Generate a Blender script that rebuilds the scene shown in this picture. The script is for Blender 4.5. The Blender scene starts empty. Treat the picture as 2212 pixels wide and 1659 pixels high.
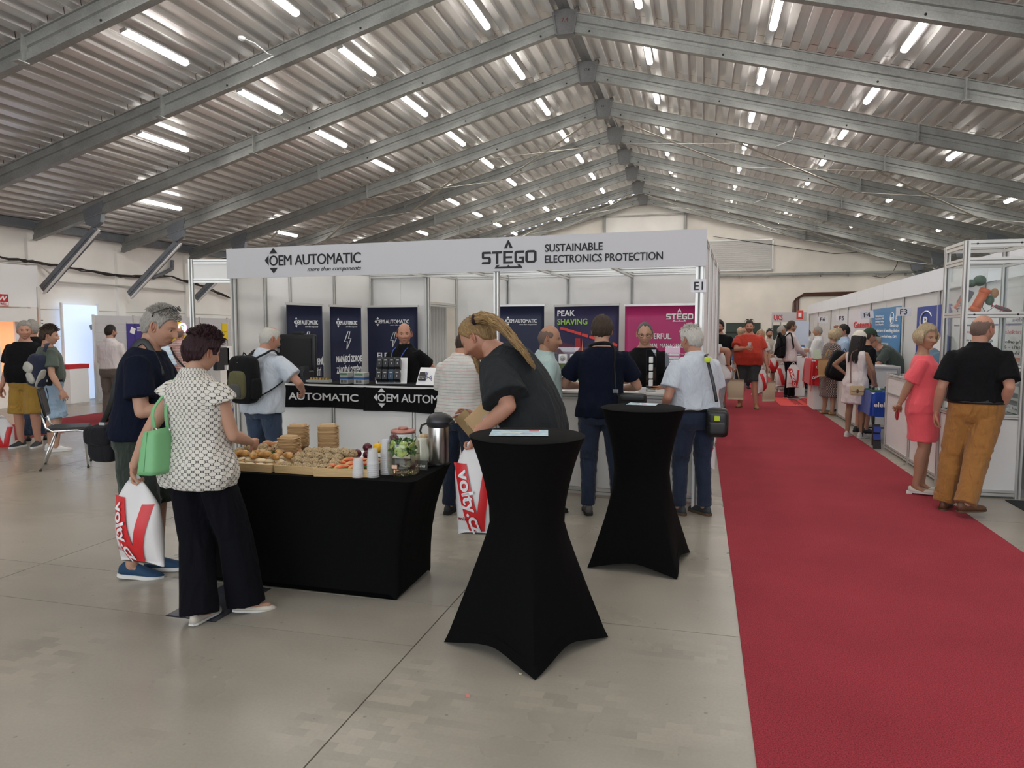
EXPOSURE = 0.75
LAMP = 23.0
import bpy, math, random
import numpy as np
from mathutils import Matrix, Vector, Euler
random.seed(7); RNG = np.random.default_rng(7)
PI = math.pi
SC = bpy.context.scene
COL = SC.collection

# ------------------------------------------------------------------ camera
IMG_W, IMG_H, FPX = 2212, 1659, 1534.0
CAM = np.array([0.0, 0.0, 1.64])
_vx, _vy = 1514 - IMG_W / 2, IMG_H / 2 - 713          # where the hall axis vanishes
_F = np.array([_vx, _vy, FPX]); _F /= np.linalg.norm(_F)
_p = math.atan2(_vy, FPX)
_Z = np.array([0, math.cos(_p), -math.sin(_p)])
_X = np.cross(_Z, _F)
if _X[0] < 0: _X = -_X
BAS = np.array([_X, _F, _Z])                           # rows: world axes seen by the camera
cam_data = bpy.data.cameras.new('camera')
cam_data.sensor_width = 36.0
cam_data.lens = FPX / IMG_W * 36.0
cam_data.clip_end = 200
cam = bpy.data.objects.new('camera', cam_data)
COL.objects.link(cam)
R_, U_, W_ = BAS[:, 0], BAS[:, 1], BAS[:, 2]
cam.matrix_world = Matrix(((R_[0], U_[0], -W_[0], CAM[0]), (R_[1], U_[1], -W_[1], CAM[1]), (R_[2], U_[2], -W_[2], CAM[2]), (0, 0, 0, 1)))
SC.camera = cam

# ------------------------------------------------------------------ view, world, lights
SC.view_settings.view_transform = 'Standard'
SC.view_settings.look = 'None'
SC.view_settings.gamma = 1.0
SC.view_settings.use_curve_mapping = False
SC.view_settings.exposure = EXPOSURE if 'EXPOSURE' in globals() else 0.0
world = bpy.data.worlds.new('world'); SC.world = world
world.use_nodes = True
_bg = world.node_tree.nodes['Background']
_bg.inputs[0].default_value = (0.80, 0.88, 1.0, 1)
_bg.inputs[1].default_value = .75

def area_light(name, loc, rot, size, size_y, energy, color=(1, 1, 1)):
    d = bpy.data.lights.new(name, 'AREA'); d.shape = 'RECTANGLE'; d.size = size; d.size_y = size_y
    d.energy = energy; d.color = color
    o = bpy.data.objects.new(name, d); o.location = loc; o.rotation_euler = rot
    COL.objects.link(o); return o
# fill light added behind the camera, where the hall end is left open
area_light('rear_fill', (-2.3, -7.2, 3.2), (math.radians(78), 0, 0), 16, 4.6, 330, (0.93, 0.97, 1.0))

def ray(px, py):
    return BAS @ np.array([(px - IMG_W / 2) / FPX, (IMG_H / 2 - py) / FPX, 1.0])
def at(px, py, z=0.0):
    r = ray(px, py); return CAM + r * ((z - CAM[2]) / r[2])
def aty(px, py, y):
    r = ray(px, py); return CAM + r * ((y - CAM[1]) / r[1])
def atx(px, py, x):
    r = ray(px, py); return CAM + r * ((x - CAM[0]) / r[0])

# ------------------------------------------------------------------ materials
_mats = {}
def mat(name, color=(.8, .8, .8), rough=.5, metal=0.0, spec=.5, bump=0.0, bscale=60.0, vary=0.0, vscale=8.0, emit=0.0, alpha=1.0, trans=0.0, ior=1.45, stretch=None, sheen=0.0, coat=0.0, attr=None, coords='Object'):
    if name in _mats: return _mats[name]
    m = bpy.data.materials.new(name); m.use_nodes = True
    nt = m.node_tree; N = nt.nodes; L = nt.links
    b = N['Principled BSDF']
    b.inputs['Base Color'].default_value = (*color, 1)
    b.inputs['Roughness'].default_value = rough
    b.inputs['Metallic'].default_value = metal
    b.inputs['Specular IOR Level'].default_value = spec
    b.inputs['IOR'].default_value = ior
    if sheen: b.inputs['Sheen Weight'].default_value = sheen
    if coat: b.inputs['Coat Weight'].default_value = coat
    if trans: b.inputs['Transmission Weight'].default_value = trans
    if alpha < 1: b.inputs['Alpha'].default_value = alpha
    if emit:
        b.inputs['Emission Color'].default_value = (*color, 1); b.inputs['Emission Strength'].default_value = emit
    tc = mp = None
    if bump or vary:
        tc = N.new('ShaderNodeTexCoord'); mp = N.new('ShaderNodeMapping')
        L.new(tc.outputs[coords], mp.inputs[0])
        if stretch: mp.inputs['Scale'].default_value = stretch
    col_out = None
    if vary:
        nz = N.new('ShaderNodeTexNoise'); nz.inputs['Scale'].default_value = vscale; nz.inputs['Detail'].default_value = 6
        L.new(mp.outputs[0], nz.inputs[0])
        mr = N.new('ShaderNodeMapRange'); mr.inputs[1].default_value = .3; mr.inputs[2].default_value = .7
        mr.inputs[3].default_value = 1 - vary; mr.inputs[4].default_value = 1 + vary
        L.new(nz.outputs[0], mr.inputs[0])
        mx = N.new('ShaderNodeVectorMath'); mx.operation = 'SCALE'; mx.inputs[0].default_value = color
        L.new(mr.outputs[0], mx.inputs['Scale']); col_out = mx.outputs[0]
    if attr:
        at_ = N.new('ShaderNodeAttribute'); at_.attribute_name = attr
        mm = N.new('ShaderNodeVectorMath'); mm.operation = 'MULTIPLY'
        if col_out: L.new(col_out, mm.inputs[0])
        else: mm.inputs[0].default_value = color
        L.new(at_.outputs['Color'], mm.inputs[1]); col_out = mm.outputs[0]
    if col_out: L.new(col_out, b.inputs['Base Color'])
    if bump:
        nb = N.new('ShaderNodeTexNoise'); nb.inputs['Scale'].default_value = bscale; nb.inputs['Detail'].default_value = 4
        L.new(mp.outputs[0], nb.inputs[0])
        bp = N.new('ShaderNodeBump'); bp.inputs['Strength'].default_value = min(1, bump); bp.inputs['Distance'].default_value = .01 * max(bump, .3)
        L.new(nb.outputs[0], bp.inputs['Height']); L.new(bp.outputs[0], b.inputs['Normal'])
    _mats[name] = m
    return m
def glass_mat(name, tint=(.96, .98, .97), rough=.02, ior=1.45, boost=1.0):
    if name in _mats: return _mats[name]
    m = bpy.data.materials.new(name); m.use_nodes = True; N, L = m.node_tree.nodes, m.node_tree.links
    N.remove(N['Principled BSDF']); out = N['Material Output']
    t = N.new('ShaderNodeBsdfTransparent'); t.inputs[0].default_value = (*tint, 1)
    g = N.new('ShaderNodeBsdfGlossy'); g.inputs['Roughness'].default_value = rough; g.inputs[0].default_value = (.95, .95, .95, 1)
    fr = N.new('ShaderNodeLayerWeight'); fr.inputs[0].default_value = .5
    k = math_node(N, L, 'MULTIPLY_ADD', math_node(N, L, 'POWER', fr.outputs['Facing'], 4.0), .55 * boost, .035 * boost)
    mx = N.new('ShaderNodeMixShader'); L.new(k, mx.inputs[0]); L.new(t.outputs[0], mx.inputs[1]); L.new(g.outputs[0], mx.inputs[2]); L.new(mx.outputs[0], out.inputs[0])
    _mats[name] = m; return m
def nodes(m): return m.node_tree.nodes, m.node_tree.links, m.node_tree.nodes['Principled BSDF']
def math_node(N, L, op, a, b=None, c=None):
    n = N.new('ShaderNodeMath'); n.operation = op
    for i, x in enumerate((a, b, c)):
        if x is None: continue
        if isinstance(x, (int, float)): n.inputs[i].default_value = x
        else: L.new(x, n.inputs[i])
    return n.outputs[0]
def mixc(N, L, f, a, b):
    n = N.new('ShaderNodeMix'); n.data_type = 'RGBA'
    for s, x in ((n.inputs[0], f), (n.inputs[6], a), (n.inputs[7], b)):
        if isinstance(x, (int, float)): s.default_value = x
        elif isinstance(x, tuple): s.default_value = (*x, 1)
        else: L.new(x, s)
    return n.outputs[2]

# ------------------------------------------------------------------ mesh builder
class MB:
    def __init__(s): s.V = []; s.F = []; s.MI = []; s.S = []; s.n = 0; s.T = np.eye(4)
    def add(s, V, F, mi=0, smooth=False):
        V = np.asarray(V, float)
        V = V @ s.T[:3, :3].T + s.T[:3, 3]
        s.V.append(V); n = s.n
        for f in F: s.F.append(tuple(int(i) + n for i in f))
        s.MI += [mi] * len(F); s.S += [smooth] * len(F); s.n += len(V); return s
    def box(s, c, d, rz=0.0, mi=0, R=None):
        c = np.array(c, float); d = np.array(d, float) / 2
        V = np.array([[x, y, z] for x in (-1, 1) for y in (-1, 1) for z in (-1, 1)]) * d
        if rz: V = V @ rotz(rz).T
        if R is not None: V = V @ np.asarray(R).T
        F = [(0, 1, 3, 2), (4, 6, 7, 5), (0, 4, 5, 1), (2, 3, 7, 6), (0, 2, 6, 4), (1, 5, 7, 3)]
        return s.add(V + c, F, mi)
    def b2(s, a, b, mi=0):
        a = np.minimum(a, b) if False else np.array(a, float); b = np.array(b, float)
        return s.box((a + b) / 2, np.abs(b - a), 0, mi)
    def bar(s, p, q, w, h=None, mi=0, up=(0, 0, 1)):
        p = np.array(p, float); q = np.array(q, float); t = q - p; L = np.linalg.norm(t); t /= L
        u = np.array(up, float); x = np.cross(t, u)
        if np.linalg.norm(x) < 1e-4: x = np.cross(t, (0, 1, 0))
        x /= np.linalg.norm(x); z = np.cross(x, t)
        return s.box((p + q) / 2, (w, L, h or w), 0, mi, np.stack([x, t, z], 1))
    def tube(s, P, r, n=10, mi=0, smooth=True, caps=True, ref=None, closed=False):
        V, F = tube_vf(P, r, n, caps, ref, closed); return s.add(V, F, mi, smooth)
    def lathe(s, prof, n=24, c=(0, 0, 0), mi=0, smooth=True, cap=True, sx=1.0, sy=1.0):
        V = []; F = []
        for r, z in prof:
            a = np.arange(n) * 2 * PI / n
            V.append(np.stack([r * np.cos(a) * sx, r * np.sin(a) * sy, np.full(n, z)], 1))
        m = len(prof)
        for i in range(m - 1):
            for j in range(n):
                k = (j + 1) % n
                F.append((i * n + j, i * n + k, (i + 1) * n + k, (i + 1) * n + j))
        if cap:
            F.append(tuple(range(n))[::-1]); F.append(tuple((m - 1) * n + j for j in range(n)))
        return s.add(np.concatenate(V) + np.array(c), F, mi, smooth)
    def sphere(s, c, r, n=16, m=10, mi=0, R=None):
        r = np.array(r if hasattr(r, '__len__') else (r, r, r), float)
        el = np.linspace(-PI / 2, PI / 2, m + 1); V = []
        for e in el: 
            a = np.arange(n) * 2 * PI / n
            V.append(np.stack([np.cos(e) * np.cos(a), np.cos(e) * np.sin(a), np.full(n, math.sin(e))], 1))
        V = np.concatenate(V) * r
        if R is not None: V = V @ np.asarray(R).T
        F = [(i * n + j, i * n + (j + 1) % n, (i + 1) * n + (j + 1) % n, (i + 1) * n + j) for i in range(m) for j in range(n)]
        return s.add(V + np.array(c), F, mi, True)
    def prism(s, poly, d, mi=0, origin=(0, 0, 0), ex=(1, 0, 0), ey=(0, 0, 1), smooth=False):
        """poly in the plane (ex, ey), extruded by d along ex x ey"""
        ex = np.array(ex, float); ey = np.array(ey, float); nz = np.cross(ex, ey)
        P = np.array([np.array(origin) + ex * p[0] + ey * p[1] for p in poly]); n = len(P)
        V = np.concatenate([P, P + nz * d])
        F = [tuple(range(n))[::-1], tuple(range(n, 2 * n))] + [(i, (i + 1) % n, n + (i + 1) % n, n + i) for i in range(n)]
        return s.add(V, F, mi, smooth)
    def grid(s, fn, nu, nv, thick=0.0, mi=0, smooth=True):
        """fn(u, v) -> xyz arrays, u, v in 0..1; thick gives the sheet a body"""
        u, v = np.meshgrid(np.linspace(0, 1, nu + 1), np.linspace(0, 1, nv + 1), indexing='ij')
        P = np.stack(fn(u, v), -1)
        W = nv + 1
        F = [(i * W + j, (i + 1) * W + j, (i + 1) * W + j + 1, i * W + j + 1) for i in range(nu) for j in range(nv)]
        if thick:
            du = np.gradient(P, axis=0); dv = np.gradient(P, axis=1); nn = np.cross(du, dv)
            nn /= np.linalg.norm(nn, axis=-1, keepdims=True) + 1e-9
            Q = P - nn * thick; o = (nu + 1) * W
            G = [tuple(o + k for k in f[::-1]) for f in F]
            rim = [i * W for i in range(nu + 1)] + [nu * W + j for j in range(1, W)] + [i * W + nv for i in range(nu - 1, -1, -1)] + [j for j in range(nv - 1, 0, -1)]
            S = [(rim[k], rim[k] + o, rim[(k + 1) % len(rim)] + o, rim[(k + 1) % len(rim)]) for k in range(len(rim))]
            return s.add(np.concatenate([P.reshape(-1, 3), Q.reshape(-1, 3)]), F + G + [x[::-1] for x in S], mi, smooth)
        return s.add(P.reshape(-1, 3), F, mi, smooth)
    def mesh(s, name, mats):
        me = bpy.data.meshes.new(name)
        V = np.concatenate(s.V)
        me.from_pydata(V.tolist(), [], s.F)
        for m in (mats if isinstance(mats, (list, tuple)) else [mats]): me.materials.append(m)
        me.polygons.foreach_set('material_index', s.MI); me.polygons.foreach_set('use_smooth', s.S)
        me.update(); return me
    def build(s, name, mats, parent=None, bevel=0.0, loc=None, **props):
        o = bpy.data.objects.new(name, s.mesh(name, mats)); COL.objects.link(o)
        if parent is not None: o.parent = parent
        if loc is not None: o.location = loc
        if bevel:
            b = o.modifiers.new('bevel', 'BEVEL'); b.width = bevel; b.segments = 2; b.limit_method = 'ANGLE'
        for k, v in props.items(): o[k] = v
        return o

def rotz(a): return np.array([[math.cos(a), -math.sin(a), 0], [math.sin(a), math.cos(a), 0], [0, 0, 1]])
def rotx(a): return np.array([[1, 0, 0], [0, math.cos(a), -math.sin(a)], [0, math.sin(a), math.cos(a)]])
def roty(a): return np.array([[math.cos(a), 0, math.sin(a)], [0, 1, 0], [-math.sin(a), 0, math.cos(a)]])
def unit(v): v = np.array(v, float); return v / (np.linalg.norm(v) + 1e-12)

def tube_vf(P, r, n=10, caps=True, ref=None, closed=False):
    P = np.array(P, float); m = len(P)
    r = np.array([(x if hasattr(x, '__len__') else (x, x)) for x in (r if hasattr(r, '__len__') else [r] * m)], float)
    T = np.gradient(P, axis=0) if not closed else np.roll(P, -1, 0) - np.roll(P, 1, 0)
    T /= np.linalg.norm(T, axis=1, keepdims=True) + 1e-12
    if ref is None: ref = (1, 0, 0) if abs(T[0][0]) < .8 else (0, 1, 0)
    x = np.array(ref, float); V = []
    a = np.arange(n) * 2 * PI / n; ca, sa = np.cos(a)[:, None], np.sin(a)[:, None]
    for i in range(m):
        x = x - T[i] * (x @ T[i]); x = unit(x); y = np.cross(T[i], x)
        V.append(P[i] + ca * x * r[i][0] + sa * y * r[i][1])
    F = [(i * n + j, i * n + (j + 1) % n, ((i + 1) % m) * n + (j + 1) % n, ((i + 1) % m) * n + j) for i in range(m if closed else m - 1) for j in range(n)]
    if caps and not closed:
        F.append(tuple(range(n))[::-1]); F.append(tuple((m - 1) * n + j for j in range(n)))
    return np.concatenate(V), F

def limb(P, R, n=14, ref=None, r0=True, r1=True):
    """closed tapered limb with rounded ends"""
    P = np.array(P, float); R = [np.array(x if hasattr(x, '__len__') else (x, x), float) for x in R]
    Q = list(P); S = list(R)
    if r0:
        t = unit(P[1] - P[0]); q = []; s_ = []
        for a in (80, 55, 28): q.append(P[0] - t * R[0].min() * math.sin(math.radians(a))); s_.append(R[0] * math.cos(math.radians(a)))
        Q = q + Q; S = s_ + S
    if r1:
        t = unit(P[-1] - P[-2])
        for a in (28, 55, 80): Q.append(P[-1] + t * R[-1].min() * math.sin(math.radians(a))); S.append(R[-1] * math.cos(math.radians(a)))
    return tube_vf(Q, S, n, True, ref)

def thing(name, label, cat, loc=(0, 0, 0), rz=0.0, group=None):
    o = bpy.data.objects.new(name, None); o.empty_display_size = .1; COL.objects.link(o)
    o.location = [float(x) for x in loc]; o.rotation_euler = (0, 0, rz)
    o['label'] = label; o['category'] = cat
    if group: o['group'] = group
    return o
def tag(o, label, cat, group=None):
    o['label'] = label; o['category'] = cat
    if group: o['group'] = group
    return o
def clone(o, parent=None, loc=None, rz=None, label=None):
    c = o.copy(); COL.objects.link(c); c.parent = parent
    for ch in list(o.children): clone(ch, c)
    if loc is not None: c.location = [float(x) for x in loc]
    if rz is not None: c.rotation_euler = (0, 0, rz)
    if label: c['label'] = label
    return c
def struct(o): o['kind'] = 'structure'; return o

# scratch scene in which modifiers are evaluated
TMP = bpy.data.scenes.new('scratch')
def baked(obj):
    TMP.collection.objects.link(obj); vl = TMP.view_layers[0]; vl.update()
    me = bpy.data.meshes.new_from_object(obj.evaluated_get(vl.depsgraph))
    TMP.collection.objects.unlink(obj); return me
_txt = {}
def text_mesh(s, bold, depth, spacing, shear=0.0):
    k = (s, bold, depth, spacing, shear)
    if k in _txt: return _txt[k]
    c = bpy.data.curves.new('t', 'FONT'); c.body = s; c.size = 1.0; c.offset = bold; c.extrude = depth; c.space_character = spacing
    c.resolution_u = 3; c.align_x = 'LEFT'; c.shear = shear
    o = bpy.data.objects.new('t', c); me = baked(o); bpy.data.objects.remove(o)
    n = len(me.vertices); a = np.empty(n * 3); me.vertices.foreach_get('co', a); a = a.reshape(-1, 3)
    F = [tuple(p.vertices) for p in me.polygons]
    _txt[k] = (a, F); return _txt[k]
def lettering(s, m, parent, origin, height, width=None, ex=(1, 0, 0), ey=(0, 0, 1), bold=.012, depth=.0015, spacing=1.0, name='lettering', align='l', surface=None, mb=None, shear=0.0):
    """text in the plane (ex, ey) starting at origin (left end of the base line); height = capital height"""
    V, F = text_mesh(s, 0.0, .01, spacing, shear)
    if bold > .004:                                          # heavier strokes: the outline struck several times
        st = [(-bold, 0), (bold, 0), (0, -bold * .7), (0, bold * .7), (0, 0)]
        F = [tuple(i + k * len(V) for i in f) for k in range(5) for f in F]
        V = np.concatenate([V + np.array([a, b_, .0004 * k]) for k, (a, b_) in enumerate(st)])
    x0, x1 = V[:, 0].min(), V[:, 0].max()
    sy = height / .729
    sx = (width / (x1 - x0)) if width else sy
    X = (V[:, 0] - x0) * sx; w = (x1 - x0) * sx
    if align == 'c': X = X - w / 2
    if align == 'r': X = X - w
    Y = V[:, 1] * sy
    ex = np.array(ex, float); ey = np.array(ey, float); nz = np.cross(ex, ey)
    Z = V[:, 2] / .01 * depth + depth * .9
    if surface is not None: P = surface(X, Y, Z)
    else: P = np.array(origin) + X[:, None] * ex + Y[:, None] * ey + Z[:, None] * nz
    b = mb or MB(); b.add(P, F)
    if mb is not None: return b
    return b.build(name, m, parent)

def hash3(i, j, k, s=0):
    h = (i * 374761393 + j * 668265263 + k * 2147483647 + s * 97531) & 0xffffffff
    h = ((h ^ (h >> 13)) * 1274126177) & 0xffffffff
    return ((h ^ (h >> 16)) & 0xffff) / 65535.0
def vnoise(P, seed=0):
    P = np.asarray(P, float); I = np.floor(P).astype(np.int64); f = P - I; f = f * f * (3 - 2 * f)
    o = 0
    for a in (0, 1):
        for b in (0, 1):
            for c in (0, 1):
                w = (f[:, 0] if a else 1 - f[:, 0]) * (f[:, 1] if b else 1 - f[:, 1]) * (f[:, 2] if c else 1 - f[:, 2])
                o = o + w * hash3(I[:, 0] + a, I[:, 1] + b, I[:, 2] + c, seed)
    return o * 2 - 1
# ------------------------------------------------------------------ people
def vertex_normals(V, Q):
    n = np.zeros_like(V); a = V[Q[:, 2]] - V[Q[:, 0]]; b = V[Q[:, 3]] - V[Q[:, 1]]; c = np.cross(a, b)
    for k in range(4): np.add.at(n, Q[:, k], c)
    return n / (np.linalg.norm(n, axis=1, keepdims=True) + 1e-12)
def remesh(parts, voxel, smooth=3):
    """one continuous surface around overlapping closed pieces: (V, quads)"""
    b = MB()
    for V, F in parts: b.add(V, F)
    me = b.mesh('r', [])
    o = bpy.data.objects.new('r', me)
    r = o.modifiers.new('r', 'REMESH'); r.mode = 'VOXEL'; r.voxel_size = voxel; r.adaptivity = 0
    if smooth: s = o.modifiers.new('s', 'SMOOTH'); s.factor = .5; s.iterations = smooth
    out = baked(o); bpy.data.objects.remove(o); bpy.data.meshes.remove(me)
    V = np.empty(len(out.vertices) * 3); out.vertices.foreach_get('co', V); V = V.reshape(-1, 3)
    ls = np.empty(len(out.polygons), int); out.polygons.foreach_get('loop_total', ls)
    lv = np.empty(len(out.loops), int); out.loops.foreach_get('vertex_index', lv)
    st = np.empty(len(out.polygons), int); out.polygons.foreach_get('loop_start', st)
    Q = np.stack([lv[st], lv[st + 1], lv[st + 2], lv[st + np.minimum(3, ls - 1)]], 1)
    bpy.data.meshes.remove(out)
    return V, Q
def quad_mesh(name, V, Q, mats, col=None, pc=None, mi=None):
    me = bpy.data.meshes.new(name); V = np.asarray(V, np.float32); Q = np.asarray(Q)
    tri = Q[:, 2] == Q[:, 3]
    faces = [tuple(q[:3]) if t else tuple(q) for q, t in zip(Q.tolist(), tri)]
    me.from_pydata(V.tolist(), [], faces)
    me.polygons.foreach_set('use_smooth', [True] * len(faces))
    if mi is not None: me.polygons.foreach_set('material_index', mi)
    for m in mats: me.materials.append(m)
    if col is not None:
        a = me.attributes.new('Col', 'FLOAT_COLOR', 'POINT'); a.data.foreach_set('color', np.concatenate([col, np.ones((len(V), 1))], 1).astype(np.float32).ravel())
    if pc is not None:
        a = me.attributes.new('pc', 'FLOAT_VECTOR', 'POINT'); a.data.foreach_set('vector', np.asarray(pc, np.float32).ravel())
    me.update(); return me

def skin_mat(name, c, r=.48):
    m = mat('skin_' + name, c, rough=r, spec=.35, attr='Col', bump=.12, bscale=220)
    b = nodes(m)[2]; b.inputs['Subsurface Weight'].default_value = .12; b.inputs['Subsurface Radius'].default_value = (.012, .005, .003)
    return m
SKIN = dict(light=skin_mat('light', (.45, .255, .175)), tan=skin_mat('tan', (.38, .205, .13)), pink=skin_mat('pink', (.46, .235, .16)), olive=skin_mat('olive', (.33, .185, .115)))

def cloth_mat(name, c=(.5, .5, .5), rough=.85, fold=.5, weave=.15, vary=.06, sheen=.15):
    if name in _mats: return _mats[name]
    m = mat(name, c, rough=rough, spec=.25 if max(c) > .03 else .10, vary=vary, vscale=5, sheen=sheen if max(c) > .03 else sheen * .3)
    N, L, b = nodes(m)
    tc = N.new('ShaderNodeTexCoord')
    mp = N.new('ShaderNodeMapping'); mp.inputs['Scale'].default_value = (1, 1, .45); mp.inputs['Rotation'].default_value = (.3, .2, 0); L.new(tc.outputs['Object'], mp.inputs[0])
    n1 = N.new('ShaderNodeTexNoise'); n1.inputs['Scale'].default_value = 11; n1.inputs['Detail'].default_value = 3; n1.inputs['Distortion'].default_value = 1.2; L.new(mp.outputs[0], n1.inputs[0])
    n2 = N.new('ShaderNodeTexNoise'); n2.inputs['Scale'].default_value = 500; L.new(tc.outputs['Object'], n2.inputs[0])
    b1 = N.new('ShaderNodeBump'); b1.inputs['Strength'].default_value = fold; b1.inputs['Distance'].default_value = .035; L.new(n1.outputs[0], b1.inputs['Height'])
    b2 = N.new('ShaderNodeBump'); b2.inputs['Strength'].default_value = weave; b2.inputs['Distance'].default_value = .002; L.new(n2.outputs[0], b2.inputs['Height']); L.new(b1.outputs[0], b2.inputs['Normal'])
    L.new(b2.outputs[0], b.inputs['Normal'])
    return m
def hair_mat(name, c, vary=.35):
    if name in _mats: return _mats[name]
    m = mat(name, c, rough=.5, spec=.35); N, L, b = nodes(m)
    at_ = N.new('ShaderNodeAttribute'); at_.attribute_name = 'pc'
    mp = N.new('ShaderNodeMapping'); mp.inputs['Scale'].default_value = (70, 6, 6); L.new(at_.outputs['Vector'], mp.inputs[0])
    nz = N.new('ShaderNodeTexNoise'); nz.inputs['Scale'].default_value = 1.0; nz.inputs['Detail'].default_value = 4; L.new(mp.outputs[0], nz.inputs[0])
    mr = N.new('ShaderNodeMapRange'); mr.inputs[1].default_value = .3; mr.inputs[2].default_value = .7; mr.inputs[3].default_value = 1 - vary; mr.inputs[4].default_value = 1 + vary; L.new(nz.outputs[0], mr.inputs[0])
    mx = N.new('ShaderNodeVectorMath'); mx.operation = 'SCALE'; mx.inputs[0].default_value = c; L.new(mr.outputs[0], mx.inputs['Scale']); L.new(mx.outputs[0], b.inputs['Base Color'])
    bp = N.new('ShaderNodeBump'); bp.inputs['Strength'].default_value = .8; bp.inputs['Distance'].default_value = .006; L.new(nz.outputs[0], bp.inputs['Height']); L.new(bp.outputs[0], b.inputs['Normal'])
    return m

def ss(a, b, x): t = np.clip((x - a) / (b - a), 0, 1); return t * t * (3 - 2 * t)
def head_vf(nu, nv, spec):
    """head around its own centre, face towards +y; returns V, Q, colour, (az, el)"""
    az = np.linspace(-PI, PI, nu, endpoint=False)
    # denser rows over the face
    el = np.linspace(-PI / 2 + .02, PI / 2 - .02, nv)
    A, E = np.meshgrid(az, el, indexing='ij')
    rx, ry, rz = .0755, .096, .118
    x = rx * np.cos(E) * np.sin(A); y = ry * np.cos(E) * np.cos(A); z = rz * np.sin(E)
    sx_ = np.sign(x) * (np.abs(x) / rx) ** .9 * rx; x = .5 * x + .5 * sx_
    t = np.clip(-z / rz, 0, 1)
    jw = spec.get('jaw', 1.0)
    x = x * (1 - .30 * t ** 1.7) * (1 + (jw - 1) * t)
    y = np.where(y < 0, y * (1 - .42 * t ** 1.3) * 1.04, y * (1 - .08 * t ** 2) + .011 * t)
    front = ss(.25, .75, np.cos(A)) * (np.cos(E) > .15)
    g = lambda cx, cz, sx, sz: np.exp(-((x - cx) ** 2) / (2 * sx * sx) - ((z - cz) ** 2) / (2 * sz * sz))
    nl = spec.get('nose', 1.0)
    nb = ss(.022, -.022, z) * (1 - ss(-.030, -.043, z))
    noseA = .005 * ss(.028, .008, z) * (1 - ss(-.030, -.043, z)) + .0175 * nl * nb
    sig = .0075 + .0055 * ss(-.005, -.032, z)
    d = noseA * np.exp(-x ** 2 / (2 * sig ** 2))
    d += .004 * (g(.012, -.034, .005, .006) + g(-.012, -.034, .005, .006))
    d += -.0105 * (g(.031, .004, .0135, .010) + g(-.031, .004, .0135, .010))
    d += .0045 * (g(.028, .024, .018, .0065) + g(-.028, .024, .018, .0065))
    d += .0055 * (g(.046, -.024, .015, .014) + g(-.046, -.024, .015, .014))
    d += -.003 * (g(.03, -.055, .01, .012) + g(-.03, -.055, .01, .012))
    d += .0055 * g(0, -.0575, .017, .0042) + .006 * g(0, -.0685, .014, .0046) - .003 * g(0, -.063, .02, .0018) - .003 * g(0, -.080, .02, .005)
    d += .010 * g(0, -.098, .018, .013)
    y = y + d * front
    V = np.stack([x, y, z], -1)
    col = np.ones((nu, nv, 3))
    def tint(mask, c): 
        nonlocal col
        m = np.clip(mask, 0, 1)[..., None]; col = col * (1 - m) + np.array(c) * m
    tint((g(.05, -.03, .02, .02) + g(-.05, -.03, .02, .02)) * front * .35, (1.05, .85, .82))
    tint(g(0, -.033, .012, .012) * front * .3, (1.05, .82, .78))
    tint((ss(.6, .9, g(0, -.0575, .021, .0050)) + ss(.6, .9, g(0, -.0685, .018, .0055))) * front, (.92, .58, .56))
    tint(ss(.5, .9, g(0, -.063, .022, .0014)) * front * .8, (.35, .2, .2))
    bc = spec.get('brow', (.3, .25, .22))
    tint((ss(.55, .85, g(.030, .0225, .0165, .0042)) + ss(.55, .85, g(-.030, .0225, .0165, .0042))) * front * .85, bc)
    tint((ss(.4, .8, g(.031, .010, .014, .0025)) + ss(.4, .8, g(-.031, .010, .014, .0025))) * front * .5, (.45, .33, .3))
    if spec.get('beard'):
        bt, bcol = spec['beard']
        m = ss(-.028, -.05, z + .25 * np.abs(x) - .01) * ss(-.3, .2, np.cos(A)) + ss(.3, .9, g(0, -.049, .022, .0055)) * front
        m = np.clip(m, 0, 1) * (1 - ss(.45, .75, g(0, -.063, .019, .0085)))
        tint(m * bt, bcol)
    idx = np.arange(nu * nv).reshape(nu, nv)
    a = idx; b_ = np.roll(idx, -1, 0)
    Q = np.stack([a[:, :-1], b_[:, :-1], b_[:, 1:], a[:, 1:]], -1).reshape(-1, 4)
    return V, Q, col, A, E

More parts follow.
